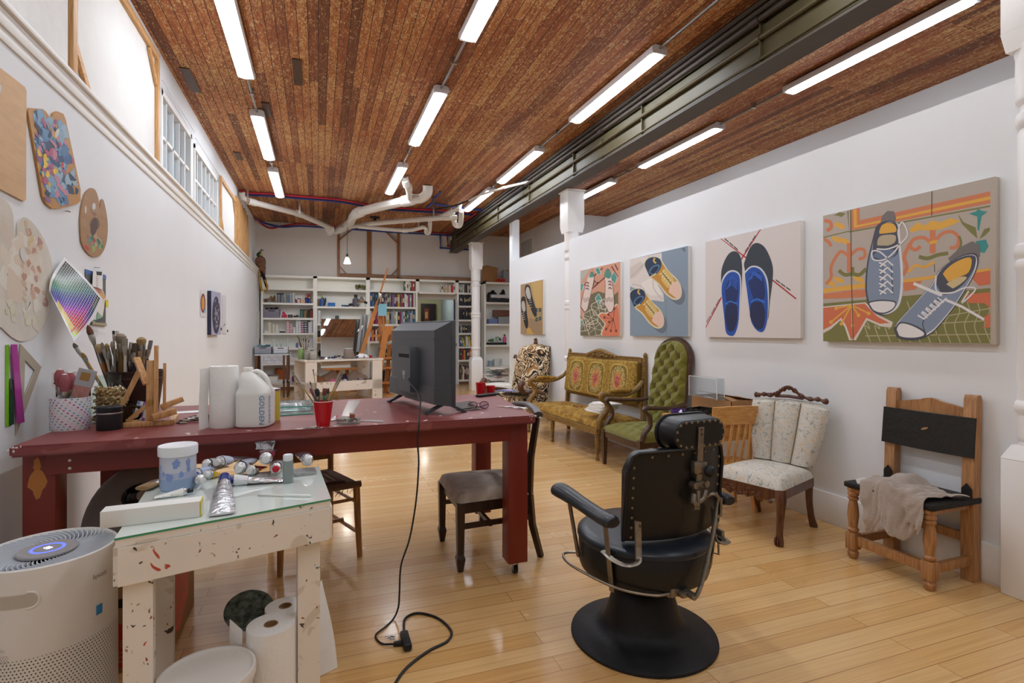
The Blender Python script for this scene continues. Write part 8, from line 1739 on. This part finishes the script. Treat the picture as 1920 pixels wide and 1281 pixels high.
t=thing('clip_lamp','second silver clip lamp by the shelf edge left of the big easel','lamp',e(683,566,12.3));obj('reflector',M().lathe([(.03,0),(.06,.05),(.11,.11),(.12,.12)],n=16,cap=False),CHROME,t);obj('socket',M('1a1a1c').cyl((.0,0,-.07),(0,0,.01),.028),P_,t);t.rotation_euler=(0,-1.1,0)
solo('plastic_sheet',M('c9cbcc').sheet(lambda u,v:e(668+14*u+9*v,660-70*v,12.0)+Vector((0,.05*math.sin(14*u+3*v),0)),16,10,.003),mt('translucent_sheet','c6c9ca',.4,alpha=.8),'grey translucent plastic sheeting hanging beside the mirror','sheeting')
t=thing('flex_hose','grey flexible hose looped on the right of the big easel','hose',e(730,700));obj('hose_run',M('b9b4ac').tube(curve([e(728,645),e(735,642),e(738,655),e(736,690),e(733,715)],5),.035,8),P_,t,world=True)
cx0,cx1=onY(478,664,11.9).x,onY(541,664,11.9).x;zc=onY(510,664,11.9).z
RUS=mt('rusted_steel','6a4630',.7,var=.4,vs=16)
t=thing('utility_cart','rusty-legged white utility cart with baskets beside the paint bay','cart',((cx0+cx1)/2,12.1,0))
obj('shelf',M('c9ccd0').b2((cx0,11.9,zc-.03),(cx1,12.4,zc)),P_,t,world=True);obj('shelf',M('c9ccd0').b2((cx0,11.9,.30),(cx1,12.4,.33)),P_,t,world=True)
for x in(cx0+.02,cx1-.09,cx1-.02):
 for y in((11.92,12.38)if x!=cx1-.09 else(11.92,)):o=obj('leg',M().b2((x-.02,y-.02,.06),(x+.02,y+.02,zc-.03)),RUS,t,world=True);obj('caster',M('2a2a2a').cyl((x-.012,y,.03),(x+.012,y,.03),.03),P_,o,world=True)
CT_=(zc,None,None,11.9)
item('basket',CT_,0,494,30,13,'a3a7b0','grey plastic basket on the left of the rusty cart','basket','basket',dy=.2,c2='7d828c');item('basket',CT_,0,527,26,12,'d9dae0','white plastic basket on the right of the rusty cart','basket','basket',dy=.2,c2='b0b2ba');item('heap',CT_,0,494,24,7,['5f8496','44707f'],'teal packages heaped in the grey cart basket','packages','package_heap',dz=11,dy=.2)
CU_=(.33,None,None,11.9)
item('box',CU_,0,508,24,8,'d0ccc4','white tray on the lower deck of the rusty cart','tray','storage_tray',dy=.15);item('heap',CU_,0,493,18,14,['9a4a3a','7a8a84','3a3a3c'],'red and grey tools on the lower deck of the rusty cart','tools','tool_heap',dy=.25)
for k,px in enumerate((482.5,487)):q0,q1=onX(px,585,XL+.012),onX(px,634,XL+.012);solo('yardstick',M('cfcabc').b2((XL+.002,q0.y-.05,q1.z),(XL+.012,q0.y+.05,q0.z)),P_,'pale yardstick hanging on the left wall by the bookcase, '+['nearer','farther'][k],'yardstick')
